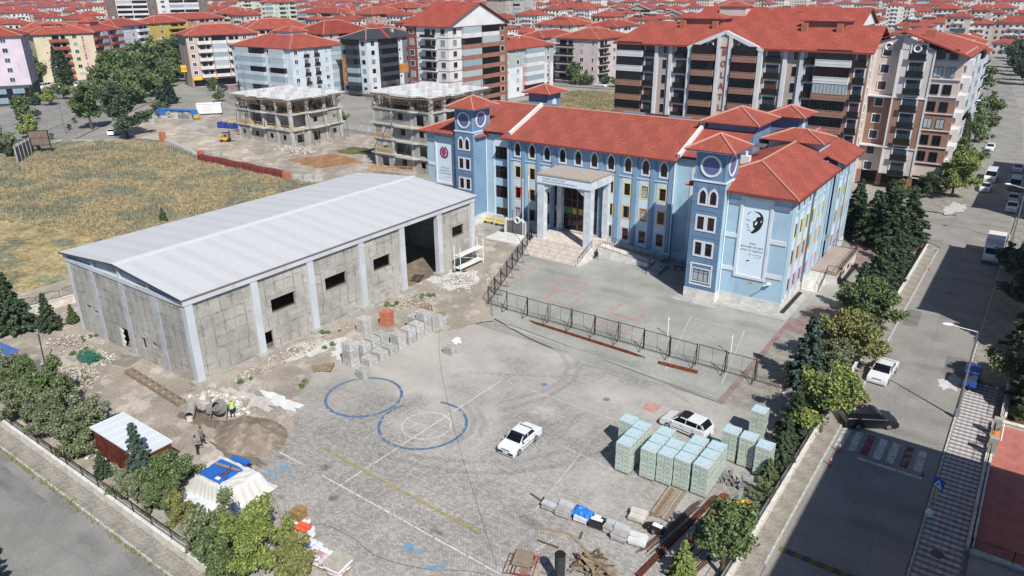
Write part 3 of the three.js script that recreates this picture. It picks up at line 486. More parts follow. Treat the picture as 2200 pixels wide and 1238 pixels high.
    x.fillStyle = '#d5e4ed'; x.beginPath(); x.ellipse(268, 450, 20, 42, 0.35, 0, 7); x.fill(); x.beginPath(); x.ellipse(360, 400, 9, 24, 0.2, 0, 7); x.fill(); x.beginPath(); x.ellipse(240, 560, 10, 18, 0.5, 0, 7); x.fill();
    x.strokeStyle = x.fillStyle = '#15171c'; x.lineWidth = 13; x.lineCap = 'round'; const ln = (...p) => { x.beginPath(); x.moveTo(p[0], p[1]); for (let i = 2; i < p.length; i += 2) x.lineTo(p[i], p[i + 1]); x.stroke(); };
    ln(78, 396, 112, 412, 150, 408); ln(95, 300, 108, 272, 140, 250); ln(100, 505, 112, 492, 122, 508); ln(108, 545, 150, 548); ln(120, 595, 150, 612, 178, 610);
    x.font = 'bold 50px sans-serif'; x.textAlign = 'center'; x.fillText('Sizler', 250, 885); x.fillText('geleceğin bir gülü,', 250, 955); x.fillText('yıldızı ve ışığısınız.', 250, 1025);
    x.lineWidth = 7; x.beginPath(); x.moveTo(190, 1110); x.lineTo(225, 1065); x.lineTo(235, 1110); x.moveTo(270, 1105); x.bezierCurveTo(300, 1060, 320, 1110, 345, 1085); x.bezierCurveTo(380, 1060, 400, 1110, 430, 1080); x.moveTo(310, 1130); x.bezierCurveTo(360, 1140, 440, 1140, 435, 1095); x.stroke();
    x.beginPath(); x.ellipse(196, 1225, 34, 13, -0.2, 0, 7); x.fill(); x.lineWidth = 4; ln(180, 1235, 168, 1290, 172, 1345);
  });
  panel(-27.5, -20.4, -79.8, -24.1, 3.05, 3.85, 12.75, [12.0, 8.1, 4.1], mural);
  wall('wall_lamp', mg([bx(-21.9, -21.5, 3.4, 3.6, -79.7, -79.3), bar([-21.7, 3.5, -79.3], [-22.1, 3.4, -78.7], 0.05)]), M.plainWhite); wall('number_plate', bx(-24.1, -23.6, 2.95, 3.2, -79.797, -79.77), mat(0xa8a06a));
  // side elevation, x = -20.4
  const side = (z0, z1, zs) => {
    const rw = [[1.9, 1.6, S.pink], [5.2, 1.7, S.orange], [8.4, 1.7, S.yellow], [11.55, 1.5, S.white]], hs = [];
    for (const z of zs) for (const [y, h] of rw) hs.push({ u: -z, y, w: 0.95, h });
    wall('side_wall', wallGeo('x', -20.4, -z0, -z1, 1.2, 13.75, hs, 0.3), S.light);
    for (const z of zs) {
      for (const [y, h, s] of rw) addWindow(sch, { dir: 'x', at: -20.4, u: -z, y, w: 0.95, h, nx: 2, sur: s, sg: 0.18, pane: M.glassMid, fr: y > 11 ? M.darkFrame : M.brownFrame });
      wall('pale_panel', wallGeo('x', -20.37, -z - 0.82, -z + 0.82, 1.25, 10.9, rw.slice(0, 3).map(([y, h]) => ({ u: -z, y: y - 0.185, w: 1.33, h: h + 0.37 })), 0.028), S.pale);
      wall('basement_window', mg([bx(-20.43, -20.36, 0.25, 0.85, z - 0.4, z + 0.4)]), M.brownFrame);
    }
    for (let z = z0; z > z1; z -= (z0 - z1) / zs.length) wall('pilaster', bx(-20.37, -20.24, 1.25, 13.7, z - 0.42, z - 0.08), S.light);
    wall('plinth', bx(-20.7, -20.33, 0, 1.22, z1, z0), S.base);
    wall('drainpipe', cy(-20.2, 0.2, 13.5, z0 - (z0 - z1) / 2, 0.06, 0.06, 8), M.steel);
  };
  side(-79.8, -96.4, [-81.9, -84.0, -86.3, -88.6, -91.0, -93.3].map(z => z - 0.6));
  side(-100, -109.4, [-101.6, -104.2, -106.8]);
  wall('recessed_entrance_wall', bx(-22.1, -21.8, 0, 13.75, -100, -96.4), S.light); wall('side_door', bx(-21.78, -21.7, 1.5, 3.8, -99, -97.4), M.brownFrame); wall('door_canopy', mg([bx(-21.75, -20.2, 4.0, 4.12, -99.5, -97)]), M.concDark);
  // --- left wing
  const emblem = canvasMat(512, 1024, (x, W) => {
    x.fillStyle = '#d2dfe7'; x.fillRect(0, 0, 512, 1024); const disc = (r, c) => { x.fillStyle = c; x.beginPath(); x.arc(235, 330, r, 0, 7); x.fill(); };
    x.strokeStyle = '#8fa3b5'; x.lineWidth = 5; x.beginPath(); x.arc(250, 365, 158, 0, 7); x.stroke(); disc(140, '#b23a52'); disc(128, '#2a2c6b'); disc(96, '#9fb0d6'); disc(82, '#c2283c'); x.fillStyle = '#2a2c6b'; x.beginPath(); x.ellipse(240, 275, 50, 22, 0.3, 0, 7); x.fill();
    x.fillStyle = '#c2283c'; x.fillRect(165, 185, 140, 40); x.fillStyle = '#eef0f4'; x.beginPath(); x.arc(235, 200, 16, 0, 7); x.fill(); x.beginPath(); x.arc(285, 365, 15, 0, 7); x.fill(); x.beginPath(); x.arc(300, 290, 13, 0, 7); x.fill();
    x.fillStyle = '#23262c'; x.font = 'bold 46px sans-serif'; x.textAlign = 'center'; x.fillText('Tek bir şeye', 250, 700); x.fillText('ihtiyacımız var,', 250, 765); x.fillText('o da çok çalışmak.', 250, 830); x.lineWidth = 6; x.strokeStyle = '#23262c'; x.beginPath(); x.moveTo(220, 910); x.lineTo(245, 880); x.lineTo(255, 910); x.moveTo(290, 905); x.bezierCurveTo(330, 870, 360, 910, 420, 885); x.stroke();
  });
  panel(-80.2, -73.3, -88.2, -76.6, 3.3, 5.6, 12.6, [12.0, 8.1, 4.1], emblem);
  wall('wing_wall', bx(-80.2, -79.9, 0, 13.75, -109, -88.5), S.light);
  
  // --- roofs
  const roof = (name, planes, caps) => { const r = wall(name, mg(planes), M.tile); if (caps) mesh('ridge_tiles', mg(caps), M.ridge, r); return r; };
  const yAt = z => 13.95 + (-88.0 - z) * 0.365, RZ = -97.6, RY = yAt(RZ);
  roof('main_roof', [roofPlane([-65.6, 13.95, -88.0], [-37.5, 13.95, -88.0], [-37.5, RY, RZ], [-65.6, RY, RZ]), roofPlane([-31, yAt(-88), -107.2], [-74, yAt(-88), -107.2], [-74, RY, RZ], [-31, RY, RZ]),
    roofPlane([-74, yAt(-89.3), -89.3], [-65.6, yAt(-89.3), -89.3], [-65.6, RY, RZ], [-74, RY, RZ]), roofPlane([-37.5, yAt(-89.3), -89.3], [-30.6, yAt(-89.3), -89.3], [-30.6, RY, RZ], [-37.5, RY, RZ])], [bar([-74, RY + 0.04, RZ], [-31, RY + 0.04, RZ], 0.15)]);
  wall('eave_board', bx(-65.4, -37.7, 13.72, 13.86, -88.15, -88.05), mat(0x7a3a30)); wall('soffit', bx(-65.4, -37.7, 13.86, 13.885, -89.1, -88.2), S.mid);
  for (let i = 0; i < 36; i++) mesh('eave_bracket', cached('brk', () => bx(-0.05, 0.05, 0, 0.22, 0, 0.75)), S.white, sch).position.set(-65 + i * 0.77, 13.62, -89.02);
  for (const [x, z] of [[-64.4, -88.9], [-37.6, -88.8]]) wall('raking_parapet', beam([x, yAt(z) + 0.2, z], [x, RY + 0.25, RZ + 0.1], 0.42, 0.5), M.white);
  const rw = hipPlanes(-32.4, -19.6, -114, -79.0, 13.6, 0.36); // right wing
  roof('wing_roof', [rw.planes[0], roofPlane([-19.6, 13.6, -79], [-19.6, 13.6, -97], [-26, 15.9, -97], [-26, 15.9, -85.4]), roofPlane([-19.6, 13.6, -99.4], [-19.6, 13.6, -110.3], [-26, 15.9, -110.3], [-26, 15.9, -99.4]), roofPlane([-22.0, 14.47, -97], [-22.0, 14.47, -99.4], [-26, 15.9, -99.4], [-26, 15.9, -97]), roofPlane([-32.4, 13.6, -110.3], [-32.4, 13.6, -79], [-26, 15.9, -85.4], [-26, 15.9, -110.3])],
    [bar([-32.4, 13.63, -79], [-26, 15.93, -85.4], 0.14), bar([-19.6, 13.63, -79], [-26, 15.93, -85.4], 0.14), bar([-26, 15.93, -85.4], [-26, 15.93, -110.3], 0.14)]);
  wall('eave_gutter', mg([bx(-28.2, -19.5, 13.36, 13.5, -79.1, -78.95), bx(-19.66, -19.5, 13.36, 13.5, -97, -79.1), bx(-19.66, -19.5, 13.36, 13.5, -110.3, -99.4)]), mat(0x7a3a30));
  roof('dormer_roof', hipPlanes(-30.5, -22.4, -105, -98.6, 15.9, 0.36).planes, ridgeCaps(hipPlanes(-30.5, -22.4, -105, -98.6, 15.9, 0.36).hips)); wall('dormer_wall', bx(-29.6, -23, 14, 15.86, -104.2, -99.4), S.light);
  wall('roof_hatch', bx(-29.2, -28.0, 16.0, 16.25, -93.6, -92.2), M.steel); wall('roof_vent', mg([bx(-28.9, -27.9, 14.9, 15.9, -87.6, -86.8), cy(-28.4, 15.9, 16.4, -87.2, 0.16, 0.2, 8)]), M.white);
  const lw = hipPlanes(-81.4, -69.2, -112, -87.2, 13.65, 0.36);
  roof('wing_roof', [lw.planes[0], lw.planes[3], lw.planes[1]], ridgeCaps([lw.hips[0], lw.hips[4]]));
  for (const [x0, x1, z0, z1, y, bl] of [[-37.9, -29.8, -104, -95.4, 17.9, 1], [-32.5, -26.8, -111, -105, 17.9, 0], [-73, -67.4, -110, -104.2, 18.2, 0]]) {
    const hp = hipPlanes(x0, x1, z0, z1, y, 0.42); roof('stair_tower_roof', hp.planes, ridgeCaps(hp.hips, 0.14)); wall('stair_tower_wall', bx(x0 + 0.9, x1 - 0.9, 13, y - 0.12, z0 + 0.9, z1 - 0.9), S.tower);
    if (!bl) { const r = mesh('arched_window', new THREE.ExtrudeGeometry(outline(1.2, 1.7, 1, 0), { depth: 0.06, bevelEnabled: false }), S.white, sch); r.rotation.y = PI / 2; r.position.set(x1 - 0.89, 15.7, (z0 + z1) / 2); }
  }
  for (const [x0, x1] of [[-68, -61.5], [-50.6, -47.2], [-47.0, -43.6], [-43.4, -40.2]]) wall('roof_blind', mg([bx(x0, x1, RY + 0.05, RY + 0.32, RZ - 0.9, RZ - 0.25)]), x0 === -47.0 ? mat(0x45322f) : mat(0x71838f));
  // drainpipes and lamps
  for (const [x, z] of [[-64.75, -88.9], [-69.6, -89.9], [-38.0, -88.9], [-27.35, -79.55]]) wall('drainpipe', mg([cy(x, 0.1, 13.4, z, 0.06, 0.06, 8)]), M.plainWhite);
  // --- entrance: portico, glass front, steps
  const po = mesh('portico', mg([bx(-55.7, -54.65, 1.5, 9.6, -84.3, -83.35), bx(-48.2, -47.15, 1.5, 9.6, -84.3, -83.35), bx(-55.6, -54.8, 1.5, 9.6, -89.0, -88.3), bx(-48.1, -47.25, 1.5, 9.6, -89.0, -88.3), bx(-55.75, -47.1, 9.6, 10.75, -83.9, -83.2), bx(-55.75, -55.1, 9.6, 10.75, -88.9, -83.9), bx(-47.75, -47.1, 9.6, 10.75, -88.9, -83.9),
    ...[[-54.65, 1], [-48.2, -1]].map(([x, s]) => new THREE.ExtrudeGeometry(new THREE.Shape([[x, 9.6], [x + s * 1.5, 9.6], [x, 8.5]].map(p => new THREE.Vector2(...p))), { depth: 0.6, bevelEnabled: false }).translate(0, 0, -84.1))]), S.portico, sch);
  mesh('roof_slab', mg([bx(-55.8, -47.05, 10.75, 10.9, -89.0, -83.1)]), mat(0xb7a796, { t: 'mottle', s: 2 }), po);
  for (let i = 0; i < 12; i++) mesh('roof_tile_course', boxUV(bx(-55.5, -47.4, 10.9, 10.97, -88.8 + i * 0.46, -88.8 + i * 0.46 + 0.36)), mat(i % 2 ? 0xbfb2a5 : 0xd0c5b9, { t: 'mottle', s: 1.3 }), po);
  mesh('name_board', new THREE.PlaneGeometry(8.4, 0.98).translate(-51.42, 10.18, -83.19), canvasMat(1024, 120, (x, W, Hh) => { x.fillStyle = '#d5e0e8'; x.fillRect(0, 0, W, Hh); x.fillStyle = '#2c2f36'; x.font = 'bold 36px sans-serif'; x.fillText('İSTANBUL TİCARET ODASI', 100, 58); x.fillText('ŞEHİT MUSTAFA GÖZÜTOK ORTAOKULU', 100, 102); }), po);
  const gf = wall('glass_front', mg([...Array.from({ length: 9 }, (_, i) => bx(-56.55 + i * 0.98 - 0.06 - (i === 4 ? 0.08 : 0), -56.55 + i * 0.98 + 0.06 + (i === 4 ? 0.08 : 0), 1.5, 9.7, -89.36, -89.2)), ...[3.9, 4.9, 6.0, 7.7, 9.6].map(y => bx(-56.5, -48.7, y - 0.06, y + 0.06, -89.35, -89.21))]), M.brownFrame);
  for (let i = 0; i < 8; i++) for (const [y0, y1] of [[1.5, 3.84], [3.96, 4.84], [4.96, 5.94], [6.06, 7.64], [7.76, 9.54]]) {
    const poster = y0 === 3.96 && [0xc9a93a, 0x6fa3c8, 0x3f8d4a, 0xc9a93a, 0xb9a05a, 0xc0a548, 0x3f9a58, 0x3f9a58][i];
    mesh(poster ? 'poster' : 'pane', cached('gp' + y0, () => bx(-0.43, 0.43, y0, y1, -0.02, 0)), poster ? mat(poster) : y0 > 7 ? mat(0x63484a, { rough: 0.15 }) : M.glassDark, gf).position.set(-56.06 + i * 0.98, 0, -89.3);
  }
  // landing and nine steps
  const st = wall('entrance_steps', bx(-56.3, -47.2, 0, 1.5, -89.1, -83.25), S.stone);
  for (let i = 0; i < 9; i++) mesh('step', boxUV(bx(-56.4 + i * 0.06, -47.1, 0, 1.5 - 0.165 * (i + 1) + 0.03, -83.25 + i * 0.36, -82.87 + i * 0.36)), i % 2 ? S.stone : mat(0xd8cabe, { t: 'mottle', s: 3 }), st);
  wall('stair_cheek_wall', new THREE.ExtrudeGeometry(new THREE.Shape([[83.6, 0], [83.6, 1.7], [79.9, 0.3], [79.9, 0]].map(p => new THREE.Vector2(...p))), { depth: 0.4, bevelEnabled: false }).rotateY(PI / 2).translate(-47.1, 0, 0), S.base);
  const rail = (name, pts, parent, hgt = 0.95, step = 1.1, pickets = 4) => { const L = []; for (let i = 0; i + 1 < pts.length; i++) { const a = pts[i], b = pts[i + 1], n = Math.max(1, Math.round(Math.hypot(b[0] - a[0], b[2] - a[2]) / step)); for (let k = 0; k <= n; k++) { const p = [0, 1, 2].map(j => a[j] + (b[j] - a[j]) * k / n); L.push(bar(p, [p[0], p[1] + hgt, p[2]], 0.03, 5)); } for (const f of [1, 0.12]) L.push(bar([a[0], a[1] + hgt * f, a[2]], [b[0], b[1] + hgt * f, b[2]], 0.028, 5)); const m = n * pickets; for (let k = 0; k < m; k++) { const p = [0, 1, 2].map(j => a[j] + (b[j] - a[j]) * k / m); L.push(bar([p[0], p[1] + hgt * 0.12, p[2]], [p[0], p[1] + hgt, p[2]], 0.011, 4)); } } return mesh(name, mg(L), M.iron, parent); };
  rail('stair_railing', [[-46.9, 1.7, -83.6], [-46.9, 0.3, -79.95]], sch); rail('stair_railing', [[-56.6, 1.5, -83.4], [-56.7, 0, -79.9]], sch);
  rail('porch_railing', [[-55, 1.5, -88.2], [-48, 1.5, -88.2]], sch, 1.0, 1.6, 2);
  // ramp
  wall('ramp', new THREE.ExtrudeGeometry(new THREE.Shape([[-46.7, 0], [-46.7, 1.45], [-38.9, 0.55], [-38.9, 0]].map(p => new THREE.Vector2(...p))), { depth: 1.7, bevelEnabled: false }).translate(0, 0, -86.6), S.base); wall('ramp', bx(-46.7, -38.3, 0, 0.5, -88.9, -86.7), M.conc);
  rail('ramp_railing', [[-46.6, 1.45, -84.95], [-38.9, 0.55, -84.95]], sch); rail('ramp_railing', [[-38.7, 0.6, -84.9], [-38.2, 0, -82.6]], sch, 0.9, 1.2, 1); rail('ramp_railing', [[-37.0, 0.5, -86.6], [-36.6, 0, -83.2]], sch, 0.9, 1.2, 1); rail('ramp_railing', [[-46.4, 1.4, -87.2], [-37.0, 0.5, -86.8]], sch);
  wall('ramp_steps', mg([0, 1, 2].map(i => bx(-38.5, -36.8, 0, 0.5 - i * 0.16, -86.6 + i * 1.2, -85.4 + i * 1.2))), M.conc);
  // side steps and terrace
  const tr = wall('side_terrace', bx(-20.3, -17.2, 0, 1.5, -103, -92.3), S.base); mesh('terrace_slab', boxUV(bx(-20.3, -17.05, 1.5, 1.62, -103.1, -92.2)), mat(0xb9a79a, { t: 'mottle', s: 3 }), tr);
  for (let i = 0; i < 9; i++) mesh('step', boxUV(bx(-20.3, -18.3, 0, 1.45 - i * 0.16, -92.2 + i * 0.4, -91.8 + i * 0.4)), S.base, tr);
  for (let i = 0; i < 3; i++) mesh('basement_window', bx(-17.21, -17.15, 0.4, 0.95, -94 - i * 2.6, -93 - i * 2.6), M.brownFrame, tr);
  rail('terrace_railing', [[-18.3, 0.1, -88.7], [-18.3, 1.6, -92.2], [-17.15, 1.6, -92.3], [-17.15, 1.6, -103], [-20.2, 1.6, -103]], sch);
  for (const z0 of [-80.2, -93]) wall('light_well_grating', mg([bx(-20.3, -19.8, 0.03, 0.1, z0 - (z0 < -90 ? 9 : 7.5), z0)].map(g => z0 < -90 ? g.translate(3.3, 0, 0) : g)), M.iron);
  const dish = wall('satellite_dish', new THREE.SphereGeometry(0.75, 16, 8, 0, 2 * PI, 0, 0.9).rotateX(1.1).rotateY(-0.6).translate(-37.6, 17.4, -97.0), M.plainWhite); mesh('mast', bar([-37.6, 16.5, -97.2], [-37.6, 17.9, -97.2], 0.04), M.steel, dish);
  rebase(sch, -46, 0, -90);
}
// ---------- the unfinished sports hall ----------
const HM = { wall: mat(0xd9d7d0, { t: 'hall', s: 9.6, rough: 0.95 }), wallB: mat(0xd2d0c9, { t: 'hall', s: [9.6, 9.6, 0.37, 0.21], rough: 0.95 }), frame: mat(0xcfd2d5, { t: 'soft', s: 6 }), frameB: mat(0xc2c6ca, { t: 'mottle', s: 5 }), sheet: mat(0xc4c5c6, { rough: 0.5 }), sheetB: mat(0xbfc0c2, { rough: 0.5 }), dark: mat(0x201d1b) };
const hall = thing('sports_hall', 'unfinished grey concrete hall with white metal roof and bare block walls', 'hall');
{
  const X0 = -82, X1 = -60, Z1 = -32.2, Z0 = -74.6, EY = 9.0, RYh = 10.0, cx = -71;
  const W = (n, g, m) => mesh(n, g, m, hall);
  // long front, looks to +x: columns at each bay
  const colZ = [-32.7, -39.7, -46.7, -54.0, -60.6, -67.4, -74.1];
  for (const z of colZ) {
    const c = W('column', mg([bx(X1 - 0.55, X1 + 0.12, 0, EY - 0.75, z - 0.4, z + 0.4)]), HM.frame);
    mesh('footing', boxUV(bx(X1 - 0.7, X1 + 0.65, 0, 0.42, z - 0.85, z + 0.85)), M.conc, c);
    W('column', bx(X0 - 0.1, X0 + 0.5, 0, EY - 0.75, z - 0.4, z + 0.4), HM.frame);
  }
  const wins = { 1: [-43.0, 3.0, 4.2, 1.35], 2: [-50.1, 3.0, 4.2, 1.35], 3: [-57.2, 2.7, 4.2, 1.35], 5: [-71.2, 2.3, 4.4, 1.3] };
  for (let i = 0; i < 6; i++) {
    if (i === 4) continue; // the open doorway
    const a = colZ[i] - 0.4, b = colZ[i + 1] + 0.4, hs = [];
    if (wins[i]) { const [z, w, y, h] = wins[i]; hs.push({ u: -z, y, w, h }); }
    if (i === 1) hs.push({ u: 40.75, y: 0.35, w: 1.0, h: 2.0 });
    W('infill_wall', wallGeo('x', X1 - 0.14, -a, -b, 0.25, EY - 0.95, hs, 0.25), i & 1 ? HM.wall : HM.wallB);
    W('ground_beam', bx(X1 - 0.5, X1 + 0.0, 0, 0.25, b, a), M.conc);
    for (const h of hs) { const s = W('opening_lining', mg([bx(X1 - 0.42, X1 - 0.06, h.y - 0.06, h.y, -h.u - h.w / 2 - 0.06, -h.u + h.w / 2 + 0.06), bx(X1 - 0.42, X1 - 0.1, h.y + h.h, h.y + h.h + 0.05, -h.u - h.w / 2, -h.u + h.w / 2)]), mat(0xa9907c)); }
  }
  W('eave_beam', bx(X1 - 0.5, X1 + 0.2, EY - 0.75, EY - 0.12, Z0 + 0.1, Z1 + 0.05), HM.frame); W('eave_beam', bx(X0 - 0.15, X0 + 0.5, EY - 0.75, EY - 0.12, Z0 + 0.1, Z1 + 0.05), HM.frame);
  W('gutter_edge', bx(X1 + 0.02, X1 + 0.36, EY - 0.12, EY - 0.04, Z0, Z1 + 0.1), mat(0x8d6b58));
  W('side_wall', bx(X0 + 0.05, X0 + 0.3, 0, EY - 0.75, Z0 + 0.3, Z1 - 0.3), HM.wall);
  W('gable_wall', bx(X0 + 0.5, X1 - 0.5, 0, EY - 0.75, Z0 + 0.2, Z0 + 0.45), HM.wall);
  // gable front, looks to +z
  const gx = [X0 + 0.5, -77.2, -76.5, -71.4, -70.7, -65.3, -64.6, X1 - 0.5];
  const gw = [[0, 1, [{ u: -79.3, y: 3.1, w: 0.95, h: 0.42 }, { u: -77.8, y: 2.85, w: 0.85, h: 0.42 }]], [2, 3, [{ u: -72.6, y: 0.3, w: 1.7, h: 2.3 }]], [4, 5, [{ u: -68.9, y: 1.25, w: 0.8, h: 1.3 }, { u: -66.9, y: 2.1, w: 0.75, h: 0.5 }]], [6, 7, []]];
  gw.forEach(([a, b, hs], i) => W('infill_wall', wallGeo('z', Z1 - 0.12, gx[a], gx[b], 0, 8.1, hs, 0.25), i & 1 ? HM.wallB : HM.wall));
  for (const x of [-76.85, -71.05, -64.95]) W('column', bx(x - 0.35, x + 0.35, 0, 8.1, Z1 - 0.6, Z1 - 0.06), HM.frameB);
  W('gable_beam', bx(X0, X1 - 0.55, 8.1, 8.55, Z1 - 0.5, Z1), HM.frame);
  W('block_edge', mg(Array.from({ length: 7 }, (_, i) => bx(-73.45, -73.2 + (i % 2) * 0.18, 0.35 + i * 0.32, 0.62 + i * 0.32, Z1 - 0.33, Z1 - 0.15))), M.white);
  const tr = W('gable_truss', mg([beam([X0 + 0.2, EY - 0.12, Z1 - 0.12], [cx, RYh - 0.16, Z1 - 0.12], 0.3, 0.26), beam([cx, RYh - 0.16, Z1 - 0.12], [X1 - 0.2, EY - 0.12, Z1 - 0.12], 0.3, 0.26), ...[-76.2, -71, -65.8].map(x => bx(x - 0.16, x + 0.16, 8.55, 9.0 + (11 - Math.abs(x - cx)) / 11 * 0.9 - 0.1, Z1 - 0.25, Z1 - 0.02))]), HM.frame);
  W('gable_panel', wallGeo('z', Z1 - 0.3, X0 + 0.4, X1 - 0.4, 8.55, 9, [], 0.05, [[X0 + 0.4, 8.6], [cx, RYh - 0.25], [X1 - 0.4, 8.6]]), mat(0xa7b3bd, { t: 'soft', s: 4 }));
  // roof of ribbed sheets, each one metre wide
  const n = 42, w = (Z1 - Z0 + 0.5) / n;
  const sheet = (sx) => { const L = [], len = Math.hypot(11.4, 1), a = Math.atan2(1.0, 11.4); const g = new THREE.BoxGeometry(11.45, 0.05, w - 0.012); L.push(g); for (let k = 0; k < 4; k++) L.push(new THREE.BoxGeometry(11.45, 0.045, 0.05).translate(0, 0.045, -w / 2 + (k + 0.12) * w / 4)); return boxUV(mg(L).rotateZ(sx * -a)); };
  const gl = sheet(-1), gr = sheet(1);
  for (let i = 0; i < n; i++) { const z = Z1 + 0.3 - (i + 0.5) * w; for (const s of [-1, 1]) { const m = mesh('roof_sheet', s < 0 ? gl : gr, (i * 7 + (s > 0 ? 3 : 0)) % 5 < 2 ? HM.sheetB : HM.sheet, hall); m.position.set(cx + s * 5.66, 9.5 + rr(-0.004, 0.004), z); } }
  W('ridge_cap', mg([beam([cx, RYh + 0.04, Z1 + 0.35], [cx, RYh + 0.04, Z0 - 0.25], 0.75, 0.07)]), mat(0xd2d3d4, { rough: 0.5 }));
  W('verge_flashing', mg([beam([X0 - 0.3, EY - 0.03, Z1 + 0.32], [cx, RYh + 0.02, Z1 + 0.32], 0.06, 0.16), beam([cx, RYh + 0.02, Z1 + 0.32], [X1 + 0.35, EY - 0.03, Z1 + 0.32], 0.06, 0.16)]), mat(0x3c4247));
  W('roof_truss', mg(colZ.slice(1, 6).map(z => [beam([X0 + 0.4, EY - 0.4, z], [cx, RYh - 0.35, z], 0.2, 0.35), beam([cx, RYh - 0.35, z], [X1 - 0.4, EY - 0.4, z], 0.2, 0.35)]).flat()), HM.frame);
  W('inner_wall', bx(-74, -73.8, 0, 8, -73.5, -62), HM.frame); W('floor_slab', bx(X0 + 0.3, X1 - 0.6, 0, 0.04, Z0 + 0.4, Z1 - 0.4), mat(0xa49c91, { t: 'dirt', s: 8 }));
  rebase(hall, -71, 0, -53);
}
// white access scaffold on the hall front
{
  const t = thing('scaffold', 'white steel scaffold tower standing against the hall wall', 'scaffold', -59.2, 0, -71.6);
  for (const z of [-2.4, 2.4]) for (const x of [0, 1.0]) mesh('standard', bar([x, 0, z], [x, 3.6, z], 0.05), M.plainWhite, t);
  for (const y of [0.6, 2.3]) { for (let k = 0; k < 2; k++) mesh('plank', boxUV(bx(0.05 + k * 0.46, 0.48 + k * 0.46, y, y + 0.06, -2.5, 2.5)), M.white, t); mesh('ledger', bar([0, y, -2.4], [0, y, 2.4], 0.035), M.plainWhite, t); mesh('ledger', bar([1, y, -2.4], [1, y, 2.4], 0.035), M.plainWhite, t); }
  mesh('brace', bar([1, 0.6, -2.4], [1, 2.3, 2.4], 0.03), M.plainWhite, t);
}
